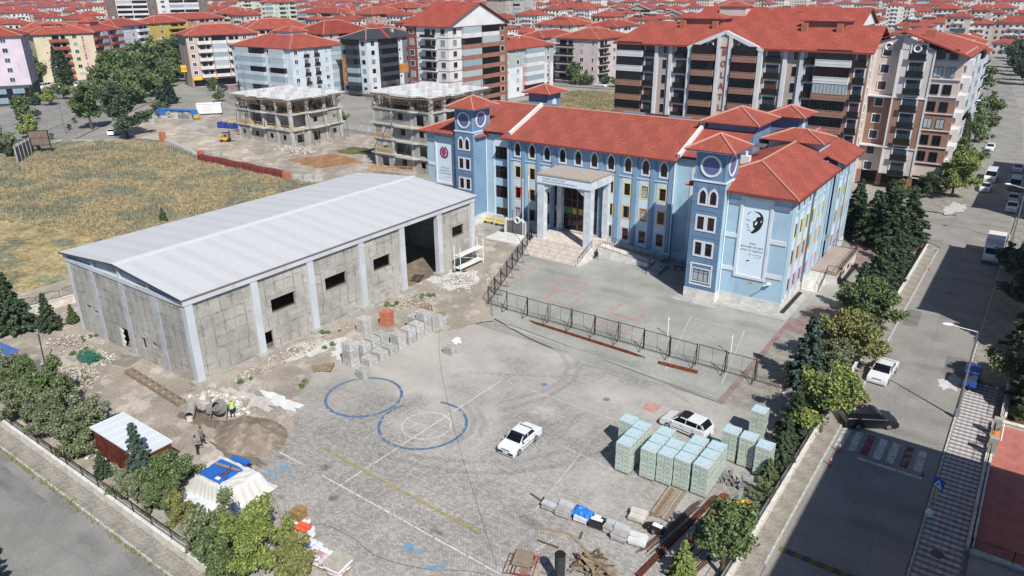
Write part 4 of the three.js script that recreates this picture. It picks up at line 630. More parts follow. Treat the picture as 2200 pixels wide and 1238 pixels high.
// ---------- two blocks of flats under construction ----------
function skeleton(o) {
  const { x0, x1, z0, z1, n, fh, label, seed } = o, r = rng(seed), t = thing('unfinished_apartment_block', label, 'building');
  const Wm = (nm, g, m) => mesh(nm, g, m, t), cM = mat(0xcdc9c1, { t: 'mottle', s: 6 }), cD = mat(0xb5b1a9, { t: 'mottle', s: 4 }), blk = mat(0xc8c5be, { t: 'hall', s: 6 }), top = n * fh;
  const nx = Math.round((x1 - x0) / 4.6), nz = Math.round((z1 - z0) / 4.6), dx = (x1 - x0) / nx, dz = (z1 - z0) / nz;
  for (let f = 1; f <= n; f++) { // slabs, each with a shape of its own
    const e = f === n ? 1.1 : 0.35 + (f % 2) * 0.35, y = f * fh;
    const pts = [[x0 - e, z1 + e * 0.4], [x0 + dx * 1.2, z1 + e * 0.4], [x0 + dx * 1.2 + 0.6, z1 + e + 0.5], [x0 + dx * 2.2, z1 + e + 0.5], [x0 + dx * 2.4, z1 + e * 0.4], [x1 - 0.6, z1 + e * 0.4], [x1 + e * 0.6, z1 - 0.6], [x1 + e * 0.6, z1 - dz], [x1 + e + 0.6, z1 - dz - 0.5], [x1 + e + 0.6, z1 - dz * 2], [x1 + e * 0.6, z1 - dz * 2 - 0.5], [x1 + e * 0.6, z0 - e], [x0 - e, z0 - e]];
    Wm('floor_slab', poly(pts, y - 0.28, 0.28), f === n ? mat(0xebebea, { t: 'mottle', s: 7 }) : cM);
  }
  for (let f = 0; f < n; f++) for (let i = 0; i <= nx; i++) for (let j = 0; j <= nz; j++) {
    if (i > 0 && i < nx && j > 0 && j < nz) continue; const x = x0 + i * dx, z = z1 - j * dz;
    mesh('column', cached('skc' + fh, () => boxUV(bx(-0.28, 0.28, 0, fh - 0.28, -0.42, 0.42))), cM, t).position.set(clamp(x, x0 + 0.3, x1 - 0.3), f * fh, clamp(z, z0 + 0.45, z1 - 0.45));
  }
  // block infill on the lower floors with bare openings
  for (let f = 0; f < n - 1; f++) {
    for (let i = 0; i < nx; i++) { if (f && r() < o.open) continue; const a = x0 + i * dx + 0.3, b = a + dx - 0.6, w = r() < 0.3 ? 2.0 : 1.3; Wm('block_wall', wallGeo('z', z1 - 0.15, a, b, f * fh, (f + 1) * fh - 0.285, [{ u: (a + b) / 2 + rr(-0.5, 0.5, r), y: f * fh + (w > 1.5 ? 0.1 : 1.0), w, h: w > 1.5 ? 2.2 : 1.25 }], 0.2), blk); }
    for (let j = 0; j < nz; j++) { if (f && r() < o.open) continue; const a = -(z1 - j * dz) + 0.45, b = a + dz - 0.9, w = r() < 0.3 ? 2.0 : 1.3; Wm('block_wall', wallGeo('x', x1 - 0.15, a, b, f * fh, (f + 1) * fh - 0.285, [{ u: (a + b) / 2 + rr(-0.4, 0.4, r), y: f * fh + (w > 1.5 ? 0.1 : 1.0), w, h: w > 1.5 ? 2.2 : 1.25 }], 0.2), blk); }
  }
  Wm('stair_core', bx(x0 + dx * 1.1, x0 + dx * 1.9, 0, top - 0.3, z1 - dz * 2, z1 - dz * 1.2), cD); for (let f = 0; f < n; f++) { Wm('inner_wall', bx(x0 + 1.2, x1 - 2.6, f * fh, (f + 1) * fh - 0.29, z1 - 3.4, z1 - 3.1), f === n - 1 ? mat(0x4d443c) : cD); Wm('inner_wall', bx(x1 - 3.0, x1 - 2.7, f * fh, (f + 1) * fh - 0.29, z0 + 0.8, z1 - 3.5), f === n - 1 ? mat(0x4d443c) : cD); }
  // props under the newest slab
  const prp = mat(0x8a7a66, { t: 'wood', s: 1 });
  for (let k = 0; k < 170; k++) { const e = r() < 0.55, x = e ? rr(x0 + 0.3, x1 - 0.3, r) : x1 - rr(0.2, 1.5, r), z = e ? z1 - rr(0.1, 1.8, r) : rr(z0 + 0.5, z1 - 0.5, r), y = (n - 1) * fh; mesh('prop', bar([x, y, z], [x + rr(-0.5, 0.5, r), y + fh - 0.4, z + rr(-0.3, 0.3, r)], 0.06, 5), k % 4 ? prp : M.rust, t); }
  for (let k = 0; k < 14; k++) { const e = k % 2, a = e ? rr(x0, x1 - 3, r) : rr(z0, z1 - 3, r), y = (n - 1) * fh; mesh('brace', e ? beam([a, y + 0.2, z1 + 0.1], [a + 2.6, y + fh - 0.6, z1 + 0.1], 0.05, 0.12) : beam([x1 + 0.1, y + 0.2, a], [x1 + 0.1, y + fh - 0.6, a + 2.6], 0.05, 0.12), prp, t); }
  // formwork brackets round the edge of the top slab
  for (let x = x0 - 0.6; x < x1 + 0.8; x += 0.75) { const m = mesh('formwork_bracket', cached('fwb', () => mg([beam([0, -0.3, -0.6], [0, -0.05, 1.5], 0.07, 0.12), beam([0, -1.5, 0], [0, -0.25, 1.1], 0.06, 0.1), beam([0, -0.1, 1.35], [0, 0.45, 1.35], 0.06, 0.06)])), M.woodGrey, t); m.position.set(x, top - 0.35, z1 + 0.3 + (x > x0 + dx * 1.2 && x < x0 + dx * 2.3 ? 1.0 : 0)); }
  for (let z = z0 - 0.4; z < z1 + 0.4; z += 0.75) { const m = mesh('formwork_bracket', gcache.fwb, M.woodGrey, t); m.rotation.y = PI / 2; m.position.set(x1 + 0.35 + (z < z1 - dz && z > z1 - dz * 2 ? 0.9 : 0), top - 0.35, z); }
  for (const [a, b, dir] of [[x0 - 0.8, x1 + 1, 'z'], [z0 - 0.8, z1 + 0.8, 'x']]) for (let s = a; s < b - 2; s += 3.1) { const y = top + rr(-0.1, 0.05, r), off = rr(1.3, 1.75, r); mesh('edge_board', dir === 'z' ? beam([s, y, z1 + off], [s + 3, y + rr(-.1, .1, r), z1 + off], 0.16, 0.04) : beam([x1 + off, y, s], [x1 + off, y + rr(-.1, .1, r), s + 3], 0.16, 0.04), M.woodGrey, t); }
  // starter bars and guard rails
  for (let i = 0; i <= nx; i++) for (let j = 0; j <= nz; j++) { const x = x0 + i * dx, z = z1 - j * dz; mesh('starter_bars', cached('stb', () => mg([[-.2, -.3], [.2, -.3], [-.2, .3], [.2, .3], [0, .3], [0, -.3]].map(([a, b]) => bar([a, 0, b], [a * 1.2, 1.5, b * 1.1], 0.025, 4)))), mat(0x7f756e), t).position.set(x, top, z); }
  for (const [f, i] of o.rails) { const a = x0 + i * dx + 0.4, y = f * fh; mesh('guard_rail', mg([bar([a, y + 1.0, z1 + 0.2], [a + dx - 0.8, y + 1.0, z1 + 0.2], 0.05, 5), bar([a, y + 0.5, z1 + 0.2], [a + dx - 0.8, y + 0.5, z1 + 0.2], 0.04, 5), ...[0, 0.33, 0.66, 1].map(q => bar([a + (dx - 0.8) * q, y, z1 + 0.2], [a + (dx - 0.8) * q, y + 1.05, z1 + 0.2], 0.04, 5))]), mat(0xd6a925), t); }
  for (let k = 0; k < 7; k++) { const z = z0 + 1 + k * (z1 - z0 - 2) / 6; mesh('raking_prop', bar([x1 + 3 + (k % 2), 0.1, z], [x1 + 0.4, fh * (1 + k % (n - 1)), z - 1.5], 0.07, 5), mat(0x6f675e), t); }
  for (let k = 0; k < 6; k++) { const x = x0 + 1 + k * (x1 - x0 - 2) / 5; mesh('raking_prop', bar([x - 1, fh * (1 + k % (n - 2)), z1 + 0.4], [x + 1.6, fh * (2 + k % (n - 2)) - 0.3, z1 + 1.6], 0.07, 5), mat(0x6f675e), t); }
  if (o.jut) { Wm('floor_slab', poly([[x0 - 0.4, z1 - 1], [x0 - 10, z1 - 4], [x0 - 10, z1 - 8], [x0 - 0.4, z1 - 9]], fh * 2 - 0.3, 0.25), cM); for (const [a, b] of [[-9, -5], [-9, -7.5], [-4, -3.5], [-4, -8]]) Wm('column', bx(x0 + a - 0.25, x0 + a + 0.25, 0, fh * 2 - 0.31, z1 + b - 0.3, z1 + b + 0.3), cM); }
  rebase(t, (x0 + x1) / 2, 0, (z0 + z1) / 2); return t;
}
skeleton({ x0: -164, x1: -143.5, z0: -127, z1: -111, n: 3, fh: 3.6, open: 0.75, seed: 3, jut: 0, rails: [[1, 0], [1, 1], [1, 2], [1, 3], [1, 4]], label: 'lower unfinished concrete apartment block with yellow guard rails on its open floor' });
skeleton({ x0: -112.5, x1: -96.5, z0: -124, z1: -107.5, n: 5, fh: 3.05, open: 0.12, seed: 8, jut: 0, rails: [[2, 0], [1, 0]], label: 'taller unfinished block-walled apartment building behind the hall roof' });
// ---------- apartment blocks ----------
const plaster = (c) => mat(c, { t: 'soft', s: 9 });
const roofMats = [M.tileFar, mat(0xffeae4, { t: 'tile', s: [6, 6.2, 0.3, 0.1] }), mat(0xf2dad4, { t: 'tile', s: [6, 6.2, 0.6, 0.5] })];
const WT = { w: 2.7, W: 3.4, s: 1.5, f: 2.9, b: 4.2, g: 4.4, d: 4.4, x: 4.4, '.': 1.4, '-': 0.6, v: 1.9 };
const built = []; // footprints kept clear of the scattered town
// o: x,z front-left corner on the ground, ry, w along the front, d deep, n floors, fh, y0 (shop floor height), fz / fx facade strings
function flats(o) {
  const { x, z, ry = 0, w, d, n, fh = 2.9, y0 = 0.6, wall = 0xe6e2da, trim = M.trimWhite, fz = 'w w', fx = 'w w', seed = 1, fr = M.trimWhite, lod = 0, k = 0.38, over = 0.8, rm } = o;
  const r = rng(seed * 77 + 5), t = thing(o.name ?? 'apartment_building', o.label, 'building', x, 0, z, ry * PI / 180, o.group);
  const top = y0 + n * fh, cm = Object.fromEntries(Object.entries(o.col ?? {}).map(([a, c]) => [a, plaster(c)])), cxm = [x + Math.cos(ry * PI / 180) * w / 2 - Math.sin(ry * PI / 180) * d / 2, z - Math.sin(ry * PI / 180) * w / 2 - Math.cos(ry * PI / 180) * d / 2];
  built.push([cxm[0], cxm[1], Math.hypot(w, d) / 2]);
  // storeys in their colours
  const seg = o.seg ?? [[0, n, wall]]; for (const [a, b, c] of seg) mesh('wall', bx(0, w, a ? y0 + a * fh : 0, y0 + b * fh - (b === n ? 0.1 : 0), -d, 0), plaster(c), t);
  if (y0 > 2 && o.shop) { mesh('shop_front', bx(0.4, w - 0.4, 0.3, y0 - 1.1, 0.004, 0.06), M.glassDark, t); mesh('shop_fascia', bx(0.1, w - 0.1, y0 - 1.0, y0 - 0.1, 0.004, 0.2), plaster(o.shop), t); }
  if (o.lines) for (const f of o.lines) mesh('string_course', bx(-0.06, w + 0.06, y0 + f * fh - 0.1, y0 + f * fh + 0.06, -d, 0.06), o.lineM ?? trim, t);
  const gl = () => { const q = r(); return q < 0.42 ? M.glassDark : q < 0.7 ? M.glassMid : q < 0.88 ? M.curtain : M.glassBlue; };
  const face = (str, L, dir) => {
    if (!str) return; const tok = str.split(' '), W = tok.map(q => WT[q[0]]), sum = W.reduce((a, b) => a + b, 0); let u = 0;
    const put = (m, u, y, off = 0) => { if (dir === 'z') m.position.set(u, y, off); else { m.position.set(w + off, y, -u); m.rotation.y = PI / 2; } return m; };
    tok.forEach((q, i) => {
      const cw = W[i] * L / sum, c = u + cw / 2, ty = q[0], ck = q[1]; u += cw;
      if (ck && cm[ck]) { const a = c - cw / 2 + 0.02, b = c + cw / 2 - 0.02; mesh('facade_strip', dir === 'z' ? bx(a, b, o.strip0 ?? y0, top - 0.12, 0.004, 0.05) : bx(w + 0.004, w + 0.05, o.strip0 ?? y0, top - 0.12, -b, -a), cm[ck], t); }
      if (ty === '.' || ty === '-') return;
      for (let f = 0; f < n; f++) {
        const y = y0 + f * fh; if (o.skip?.(f, i, dir)) continue;
        if ('wWsvf'.includes(ty)) {
          const ww = Math.min(cw * 0.72, { w: 1.5, W: 2.3, s: 0.6, v: 0.75, f: 1.9 }[ty]), hh = { w: 1.4, W: 1.5, s: 0.6, v: 1.5, f: 2.15 }[ty], yy = y + { w: 0.95, W: 0.9, s: 1.5, v: 0.9, f: 0.25 }[ty];
          if (lod > 1) { put(mesh('window', cached(wkey('lw', ww, hh), () => bx(-ww / 2, ww / 2, 0, hh, 0, 0.05)), gl(), t), c, yy, 0.052); continue; }
          const m = addWindow(t, { dir: 'z', at: 0, u: 0, y: 0, w: +ww.toFixed(1), h: hh, nx: ty === 's' || ty === 'v' ? 1 : ty === 'w' ? 2 : 3, ny: 0, fr, pane: gl(), sur: lod ? null : o.sur, sg: 0.14, rec: 0 }); put(m, c, yy, 0.053);
          if (ty === 'f') mesh('railing', cached(wkey('fr', ww), () => mg([bx(-ww / 2 - 0.25, ww / 2 + 0.25, -0.28, -0.12, 0, 0.45), ...Array.from({ length: 9 }, (_, j) => bx(-ww / 2 - 0.2 + j * (ww + 0.4) / 8 - 0.03, -ww / 2 - 0.2 + j * (ww + 0.4) / 8 + 0.03, -0.12, 0.7, 0.37, 0.43)), bx(-ww / 2 - 0.2, ww / 2 + 0.2, 0.66, 0.72, 0.35, 0.44), bx(-ww / 2 - 0.15, ww / 2 + 0.15, -0.1, 0.6, 0.385, 0.4)])), M.iron, m);
        } else {
          const bw = cw * 0.94, pr = ty === 'x' ? 0.5 : 1.15, pm = o.par ? (Array.isArray(o.par) ? plaster(o.par[Math.min(f, o.par.length - 1)]) : plaster(o.par)) : plaster(wall);
          const m = put(mesh('balcony', cached(wkey('bl', bw, pr, ty === 'b' && o.rail ? 1 : 0), () => mg(ty === 'b' && o.rail ? [bx(-bw / 2, bw / 2, -0.2, 0.02, 0, pr)] : [bx(-bw / 2, bw / 2, -0.25, 0.05, 0, pr), bx(-bw / 2, bw / 2, 0.05, 0.95, pr - 0.14, pr), bx(-bw / 2, -bw / 2 + 0.14, 0.05, 0.95, 0, pr - 0.14), bx(bw / 2 - 0.14, bw / 2, 0.05, 0.95, 0, pr - 0.14)])), ty === 'b' && o.rail ? plaster(wall) : pm, t), c, y, 0.052);
          if (ty === 'b') { mesh('balcony_door', cached(wkey('bd', bw), () => mg([bx(-bw * 0.32, bw * 0.05, 0.06, 2.25, 0.003, 0.05), bx(bw * 0.15, bw * 0.38, 0.9, 2.2, 0.003, 0.05)])), M.glassDark, m);
            if (o.rail) mesh('railing', cached(wkey('br', bw), () => mg([bx(-bw / 2, bw / 2, 0.9, 0.97, pr - 0.08, pr), ...Array.from({ length: 13 }, (_, j) => bx(-bw / 2 + j * bw / 12 - (j ? 0.03 : 0), -bw / 2 + j * bw / 12 + 0.03, 0.02, 0.9, pr - 0.06, pr - 0.02)), bx(-bw / 2, bw / 2, 0.1, 0.8, pr - 0.045, pr - 0.035)])), M.iron, m); }
          else { const lt = ty === 'g' ? r() < 0.8 : r() < 0.22; mesh('glazing', cached(wkey('gz', bw, pr), () => bx(-bw / 2 + 0.05, bw / 2 - 0.05, 0.95, fh - 0.3, 0, pr - 0.06)), lt ? (r() < 0.5 ? M.curtain : M.glassBlue) : M.glassDark, m);
            if (!lod) mesh('glazing_bars', cached(wkey('gb', bw, pr), () => mg(Array.from({ length: Math.round(bw / 0.7) + 1 }, (_, j) => { const s = -bw / 2 + 0.06 + j * (bw - 0.12) / Math.round(bw / 0.7); return bx(s - 0.025, s + 0.025, 0.95, fh - 0.3, pr - 0.058, pr - 0.03); }))), lt ? M.trimWhite : M.darkFrame, m); }
        }
      }
    });
  };
  face(fz, w, 'z'); face(fx, d, 'x');
  // roof
  const rmat = rm ?? roofMats[seed % 3]; let R;
  if (o.gable) { // ridge runs front to back ('z') or side to side ('x')
    const a = -over, b = w + over, c = over, e = -d - over, h = top + (o.gable === 'z' ? (b - a) / 2 : (c - e) / 2) * k;
    const pl = o.gable === 'z' ? [roofPlane([b, top, c], [b, top, e], [w / 2, h, e], [w / 2, h, c]), roofPlane([a, top, e], [a, top, c], [w / 2, h, c], [w / 2, h, e])] : [roofPlane([a, top, c], [b, top, c], [b, h, -d / 2], [a, h, -d / 2]), roofPlane([b, top, e], [a, top, e], [a, h, -d / 2], [b, h, -d / 2])];
    R = mesh('roof', mg(pl), rmat, t); const hw = o.gable === 'z' ? h - over * k : h - over * k;
    if (o.gable === 'z') for (const zz of [0, -d + 0.25]) mesh('gable_wall', wallGeo('z', zz, 0, w, top - 0.1, top, [], 0.25, [[0, top], [w / 2, hw - 0.1], [w, top]]), plaster(o.gableC ?? wall), t); else for (const xx of [w, 0.25]) mesh('gable_wall', wallGeo('x', xx, 0, d, top - 0.1, top, [], 0.25, [[0, top], [d / 2, hw - 0.1], [d, top]]), plaster(o.gableC ?? wall), t);
    if (o.gable === 'z') mesh('verge_board', mg([beam([a, top - 0.1, c], [w / 2, h - 0.1, c], 0.12, 0.4), beam([w / 2, h - 0.1, c], [b, top - 0.1, c], 0.12, 0.4)]), o.verge ?? trim, R);
    R.userData.h = h;
  } else { const hp = hipPlanes(-over, w + over, -d - over, over, top, k); R = mesh('roof', mg(hp.planes), rmat, t); mesh('ridge_tiles', mg(ridgeCaps(hp.hips, lod ? 0.2 : 0.17)), M.ridge, R); R.userData.h = hp.top; }
  mesh('eaves', mg([bx(-over + 0.05, w + over - 0.05, top - 0.22, top - 0.16, -d - over + 0.05, over - 0.05)]), o.eave ?? mat(0x6a4a44), t);
  const h = R.userData.h, nc = o.chim ?? 3;
  for (let i = 0; i < nc; i++) { const a = w * (0.25 + 0.5 * r()), b = -d * (0.25 + 0.5 * r()), hgt = h - Math.max(Math.abs(a - w / 2), Math.abs(b + d / 2)) * k * 0.9; mesh('chimney', mg([bx(a - 0.45, a + 0.45, hgt - 1.5, hgt + 1.0, b - 0.35, b + 0.35), bx(a - 0.55, a + 0.55, hgt + 1.0, hgt + 1.15, b - 0.45, b + 0.45)]), i % 2 ? plaster(0xd9c3b3) : plaster(0xb5775f), R); }
  if (o.pent) { const [a, b, pw, pd, ph] = o.pent, hp = hipPlanes(a - 0.5, a + pw + 0.5, b - pd - 0.5, b + 0.5, top + ph, 0.4); mesh('stair_house', bx(a, a + pw, top - 0.1, top + ph - 0.14, b - pd, b), plaster(o.pentC ?? wall), t); const q = mesh('stair_house_roof', mg(hp.planes), rmat, t); mesh('ridge_tiles', mg(ridgeCaps(hp.hips)), M.ridge, q); }
  for (let i = 0; i < (o.solar ?? 0); i++) { const a = w * (0.2 + 0.6 * r()), b = -d * (0.15 + 0.3 * r()), hg = h - Math.abs(b + d / 2) * k * 0.7; const s = mesh('solar_panel', new THREE.BoxGeometry(2.2, 0.1, 1.5).rotateX(0.6).translate(a, hg + 0.9, b), M.glassMid, R); mesh('water_tank', new THREE.CylinderGeometry(0.3, 0.3, 2, 8).rotateZ(PI / 2).translate(a, hg + 1.6, b - 0.7), M.steel, s); }
  return t;
}
// letters standing on a wall, one part each, reading downwards
function letters(t, word, x, y, z, size, step, m) { [...word].forEach((c, i) => { if (c === ' ') return; const g = new TextGeometry(c, { font, size, depth: 0.12, curveSegments: 4 }); g.computeBoundingBox(); g.translate(-g.boundingBox.max.x / 2, 0, 0); mesh('letter', g, m, t).position.set(x, y - i * step, z); }); }

// the big brown and cream block behind the school
{
  const t = thing('apartment_building', 'large brown and cream apartment block with white gable and vertical letters behind the school', 'building'), fh = 2.88, y0 = 1.6, n = 8, top = y0 + n * fh - 0.9;
  const br = plaster(0xa27a68), cr = plaster(0xd9cbc1), wh = plaster(0xdfdfdf), gy = plaster(0xb9a79c), Z = -143, dk = M.glassDark; built.push([-50, -152, 34]);
  const W = (nm, g, m) => mesh(nm, g, m, t);
  W('wall', bx(-75.5, -27.3, 0, top, -158, Z), cr); W('wall', bx(-33, -23.2, 2.6, top + 0.4, -166, -148.6), cr); W('wall', bx(-23.2, -18.0, 2.6, top + 0.4, -166, -147.1), plaster(0xded6d2)); W('wall', bx(-18.0, -13.6, 2.6, top, -166, -148.4), cr);
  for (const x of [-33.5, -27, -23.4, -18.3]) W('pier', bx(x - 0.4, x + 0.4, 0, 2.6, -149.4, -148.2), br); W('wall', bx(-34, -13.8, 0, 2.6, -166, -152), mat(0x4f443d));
  // bays along the front: [x0,x1,type]
  const bays = [[-75.5, -68.9, 'glaz'], [-68.9, -65.4, 'fr'], [-65.4, -63.9, 'wp'], [-63.9, -61.2, 'slot'], [-61.2, -59.9, 'wp'], [-59.9, -55.3, 'fr'], [-54.7, -48.3, 'gbay'], [-45.4, -39.0, 'gbay'], [-38.6, -36.9, 'wp'], [-42, -42, ''], [-36.9, -34.4, 'slot']];
  const gfr = [[-59.9, -55.0], [-38.4, -34.6]];
  const glazed = (x0, x1, f, z, pm, dark = 1) => { const y = y0 + f * fh - 0.5, bw = x1 - x0, m = mesh('balcony', cached(wkey('bb', bw), () => mg([bx(0, bw, -0.1, 0.95, 0, 1.2), bx(-0.03, bw + 0.03, 0.35, 0.42, 0, 1.24), bx(-0.05, bw + 0.05, 0.95, 1.05, 0, 1.26)])), pm, t); m.position.set(x0, y, z + 0.003); mesh('glazing', cached(wkey('bgl', bw), () => bx(0.06, bw - 0.06, 1.05, fh - 0.14, 0, 1.12)), dark ? dk : M.curtain, m); mesh('glazing_bars', cached(wkey('bgb', bw), () => mg(Array.from({ length: 10 }, (_, i) => bx(0.08 + i * (bw - 0.2) / 9, 0.12 + i * (bw - 0.2) / 9, 1.05, fh - 0.14, 1.12, 1.15)))), M.darkFrame, m); };
  const french = (x, f, z, w = 2.4) => { const y = y0 + f * fh - 0.15, m = addWindow(t, { dir: 'z', at: z, u: x, y, w, h: 2.15, nx: 3, ny: 0, fr: M.darkFrame, pane: (f * 3 + (x | 0)) % 4 ? M.glassMid : mat(0x5a3a30, { rough: 0.5 }), sur: M.trimWhite, sg: 0.22, rec: -0.005 }); mesh('railing', cached(wkey('bfr', w), () => mg([bx(-w / 2 - 0.3, w / 2 + 0.3, -0.3, -0.12, 0, 0.6), bx(-w / 2 - 0.2, w / 2 + 0.2, -0.1, 0.75, 0.5, 0.52), ...Array.from({ length: 11 }, (_, j) => bx(-w / 2 - 0.2 + j * (w + 0.4) / 10 - 0.025, -w / 2 - 0.2 + j * (w + 0.4) / 10 + 0.025, -0.12, 0.82, 0.53, 0.58))])), M.iron, m); };
  for (let f = 1; f < n; f++) {
    glazed(-75.5, -69.7, f, Z, f > 5 ? wh : br); french(-68.4, f, Z, 1.9); french(-61.5, f, Z, 2.4); french(-43.6, f, Z, 2.4); french(-36.9, f, Z, 1.5);
    glazed(-58.9, -54.4, f, Z + 0.5, br, f !== 2); glazed(-50.9, -46.4, f, Z + 0.5, br);
    for (const u of [-65.1, -39.6]) addWindow(t, { dir: 'z', at: Z, u, y: y0 + f * fh + 0.2, w: 0.8, h: 1.7, nx: 1, ny: 0, fr: M.darkFrame, pane: dk, sur: M.trimWhite, sg: 0.1, rec: -0.06 });
  }
  for (const x of [-66.85, -63.8, -41.4, -38.4]) W('white_pier', bx(x - 0.36, x + 0.36, 0, top, Z + 0.003, Z + 0.45), wh); for (const x of [-65.3, -39.9]) W('stair_strip', bx(x - 1.15, x + 1.1, 0, top, Z + 0.003, Z + 0.05), gy);
  // white gable with round windows and the letter column
  W('gable_field', wallGeo('z', Z + 0.5, -59.2, -46.1, top - 1.2, top, [], 0.4, [[-59.2, top - 0.4], [-52.65, top + 2.3], [-46.1, top - 0.4]]), br);
  W('gable_frame', mg([beam([-60.0, top - 0.5, Z + 0.8], [-52.65, top + 2.6, Z + 0.8], 0.9, 0.65), beam([-52.65, top + 2.6, Z + 0.8], [-45.3, top - 0.5, Z + 0.8], 0.9, 0.65), bx(-59.9, -59.1, 0, top - 0.3, Z + 0.4, Z + 1.2), bx(-46.2, -45.4, 0, top - 0.3, Z + 0.4, Z + 1.2), bx(-54.1, -53.45, 0, top + 1.9, Z + 0.5, Z + 1.3), bx(-51.85, -51.2, 0, top + 1.9, Z + 0.5, Z + 1.3)]), wh);
  W('letter_column', bx(-53.4, -51.9, 0, top + 2.0, Z + 0.5, Z + 1.0), cr); letters(t, 'BOLATLAR', -52.65, top - 1.5, Z + 1.0, 1.1, 2.05, mat(0x9a5a48));
  for (const x of [-55.7, -49.6]) { const m = W('round_window', new THREE.TorusGeometry(0.62, 0.2, 8, 24).translate(x, top + 0.2, Z + 0.6), wh); mesh('pane', new THREE.CircleGeometry(0.6, 24).translate(x, top + 0.2, Z + 0.56), dk, m); }
  // right part of the front
  
  for (let f = 1; f < n; f++) { glazed(-35.9, -30.0, f, Z, f > 5 ? wh : br, f !== 5); }
  W('brown_strip', bx(-29.9, -27.2, 0, top, Z - 0.3, Z + 0.08), br); for (let f = 1; f < n; f++) french(-28.5, f, Z + 0.08, 1.5);
  for (let f = 1; f < n; f++) for (const [z, w] of [[-145.2, 1.2]]) addWindow(t, { dir: 'x', at: -27.3, u: -z, y: y0 + f * fh + 0.2, w, h: 1.5, nx: 2, ny: 0, fr: M.trimWhite, pane: dk, sur: M.trimWhite, sg: 0.14, rec: -0.005 });
  // gabled wing
  for (const [a, b, c] of [[3, 6, 1]]) { W('brown_storeys', bx(-29.0, -23.25, y0 + 2 * fh, y0 + 5 * fh, -148.65, -148.55), br); W('brown_storeys', bx(-23.1, -18.1, y0 + 2 * fh, y0 + 5 * fh, -147.15, -147.05), br); W('brown_storeys', bx(-17.9, -13.55, y0 + 1 * fh, y0 + 5 * fh, -148.5, -148.35), br); }
  for (let f = 0; f < n; f++) { addWindow(t, { dir: 'z', at: -148.54, u: -25.6, y: y0 + f * fh + 1.1, w: 1.3, h: 1.4, nx: 2, ny: 0, fr: M.darkFrame, pane: f === 5 ? mat(0x5a2f28) : M.glassMid, sur: M.trimWhite, sg: 0.15, rec: -0.005 }); const yy = french(-20.5, f + 0.42, -147.04, 2.2);
    if (f) for (const x of [-17.2, -15.3]) addWindow(t, { dir: 'z', at: -148.34, u: x, y: y0 + f * fh + 0.9, w: 1.3, h: 1.7, nx: 2, ny: 0, fr: M.darkFrame, pane: f % 3 ? dk : M.curtain, sur: null, rec: -0.005 });
    W('balcony', mg([bx(-18, -13.4, y0 + f * fh + 0.5, y0 + f * fh + 0.62, -148.35, -148.1), bx(-13.6, -12.4, y0 + f * fh + 0.0, y0 + f * fh + 0.9, -153, -149)]), wh); }
  for (const x of [-23.25, -18.0]) W('white_pier', bx(x - 0.13, x + 0.13, 2.6, top + 0.4, -147.3, -146.95), wh); W('string_course', bx(-29, -18, y0 + 5 * fh, y0 + 5 * fh + 0.2, -148.5, -146.9), wh); W('string_course', bx(-29, -18, y0 + 2 * fh - 0.1, y0 + 2 * fh + 0.1, -148.5, -146.9), wh);
  const gt = top + 0.4; W('gable_wall', wallGeo('z', -147.1, -23.2, -18, gt - 0.1, gt, [], 0.3, [[-23.2, gt + 2.3], [-18, gt]]), plaster(0xded6d2)); W('gable_wall', wallGeo('z', -148.6, -29, -23.2, gt - 0.1, gt, [], 0.3, [[-29, gt + 0.6], [-23.2, gt + 2.3]]), cr);
  for (const [x, z, y] of [[-25.6, -148.55, gt + 0.3], [-20.8, -147.05, gt + 0.2]]) { const m = W('round_window', new THREE.TorusGeometry(0.55, 0.18, 8, 20).translate(x, y, z), M.trimWhite); mesh('pane', new THREE.CircleGeometry(0.55, 20).translate(x, y, z + 0.02), dk, m); }
  W('wing_roof', mg([roofPlane([-12.6, gt - 0.8, -146.5], [-12.6, gt - 0.8, -167], [-23.2, gt + 2.9, -167], [-23.2, gt + 2.9, -146.5]), roofPlane([-30.4, gt + 0.5, -167], [-30.4, gt + 0.5, -148], [-23.2, gt + 2.9, -148], [-23.2, gt + 2.9, -167])]), M.tileFar);
  W('wing_verge', mg([beam([-23.2, gt + 2.85, -146.5], [-12.7, gt - 0.85, -146.5], 0.2, 0.25)]), mat(0x8e3b36)); W('chimney', bx(-20.6, -19, gt + 1, gt + 3, -152, -151), plaster(0xb06a52)); W('chimney', bx(-25, -24, gt + 2, gt + 4, -156, -155), plaster(0xb06a52));
  const mr = hipPlanes(-76.6, -28, -164, -141.6, top, 0.4);
  const roof = W('main_roof', mg([roofPlane([-76.4, top, -141.8], [-26.4, top, -141.8], [-27, top + 3.9, -151.5], [-73.2, top + 3.9, -151.5]), roofPlane([-27, top, -161.2], [-76.4, top, -161.2], [-73.2, top + 3.9, -151.5], [-27, top + 3.9, -151.5]), roofPlane([-76.4, top, -161.2], [-76.4, top, -141.8], [-73.2, top + 3.9, -151.5], [-73.2, top + 3.9, -151.5])]), M.tileFar);
  W('gable_roof', mg([roofPlane([-45.0, top - 0.3, -142], [-45.0, top - 0.3, -151], [-52.65, top + 2.9, -151], [-52.65, top + 2.9, -142]), roofPlane([-60.3, top - 0.3, -151], [-60.3, top - 0.3, -142], [-52.65, top + 2.9, -142], [-52.65, top + 2.9, -151])]), M.tileFar);
  W('eaves', mg([bx(-76.2, -60.3, top - 0.3, top - 0.12, -142, -141.75), bx(-45, -26.6, top - 0.3, top - 0.12, -142, -141.75)]), mat(0x8e3b36));
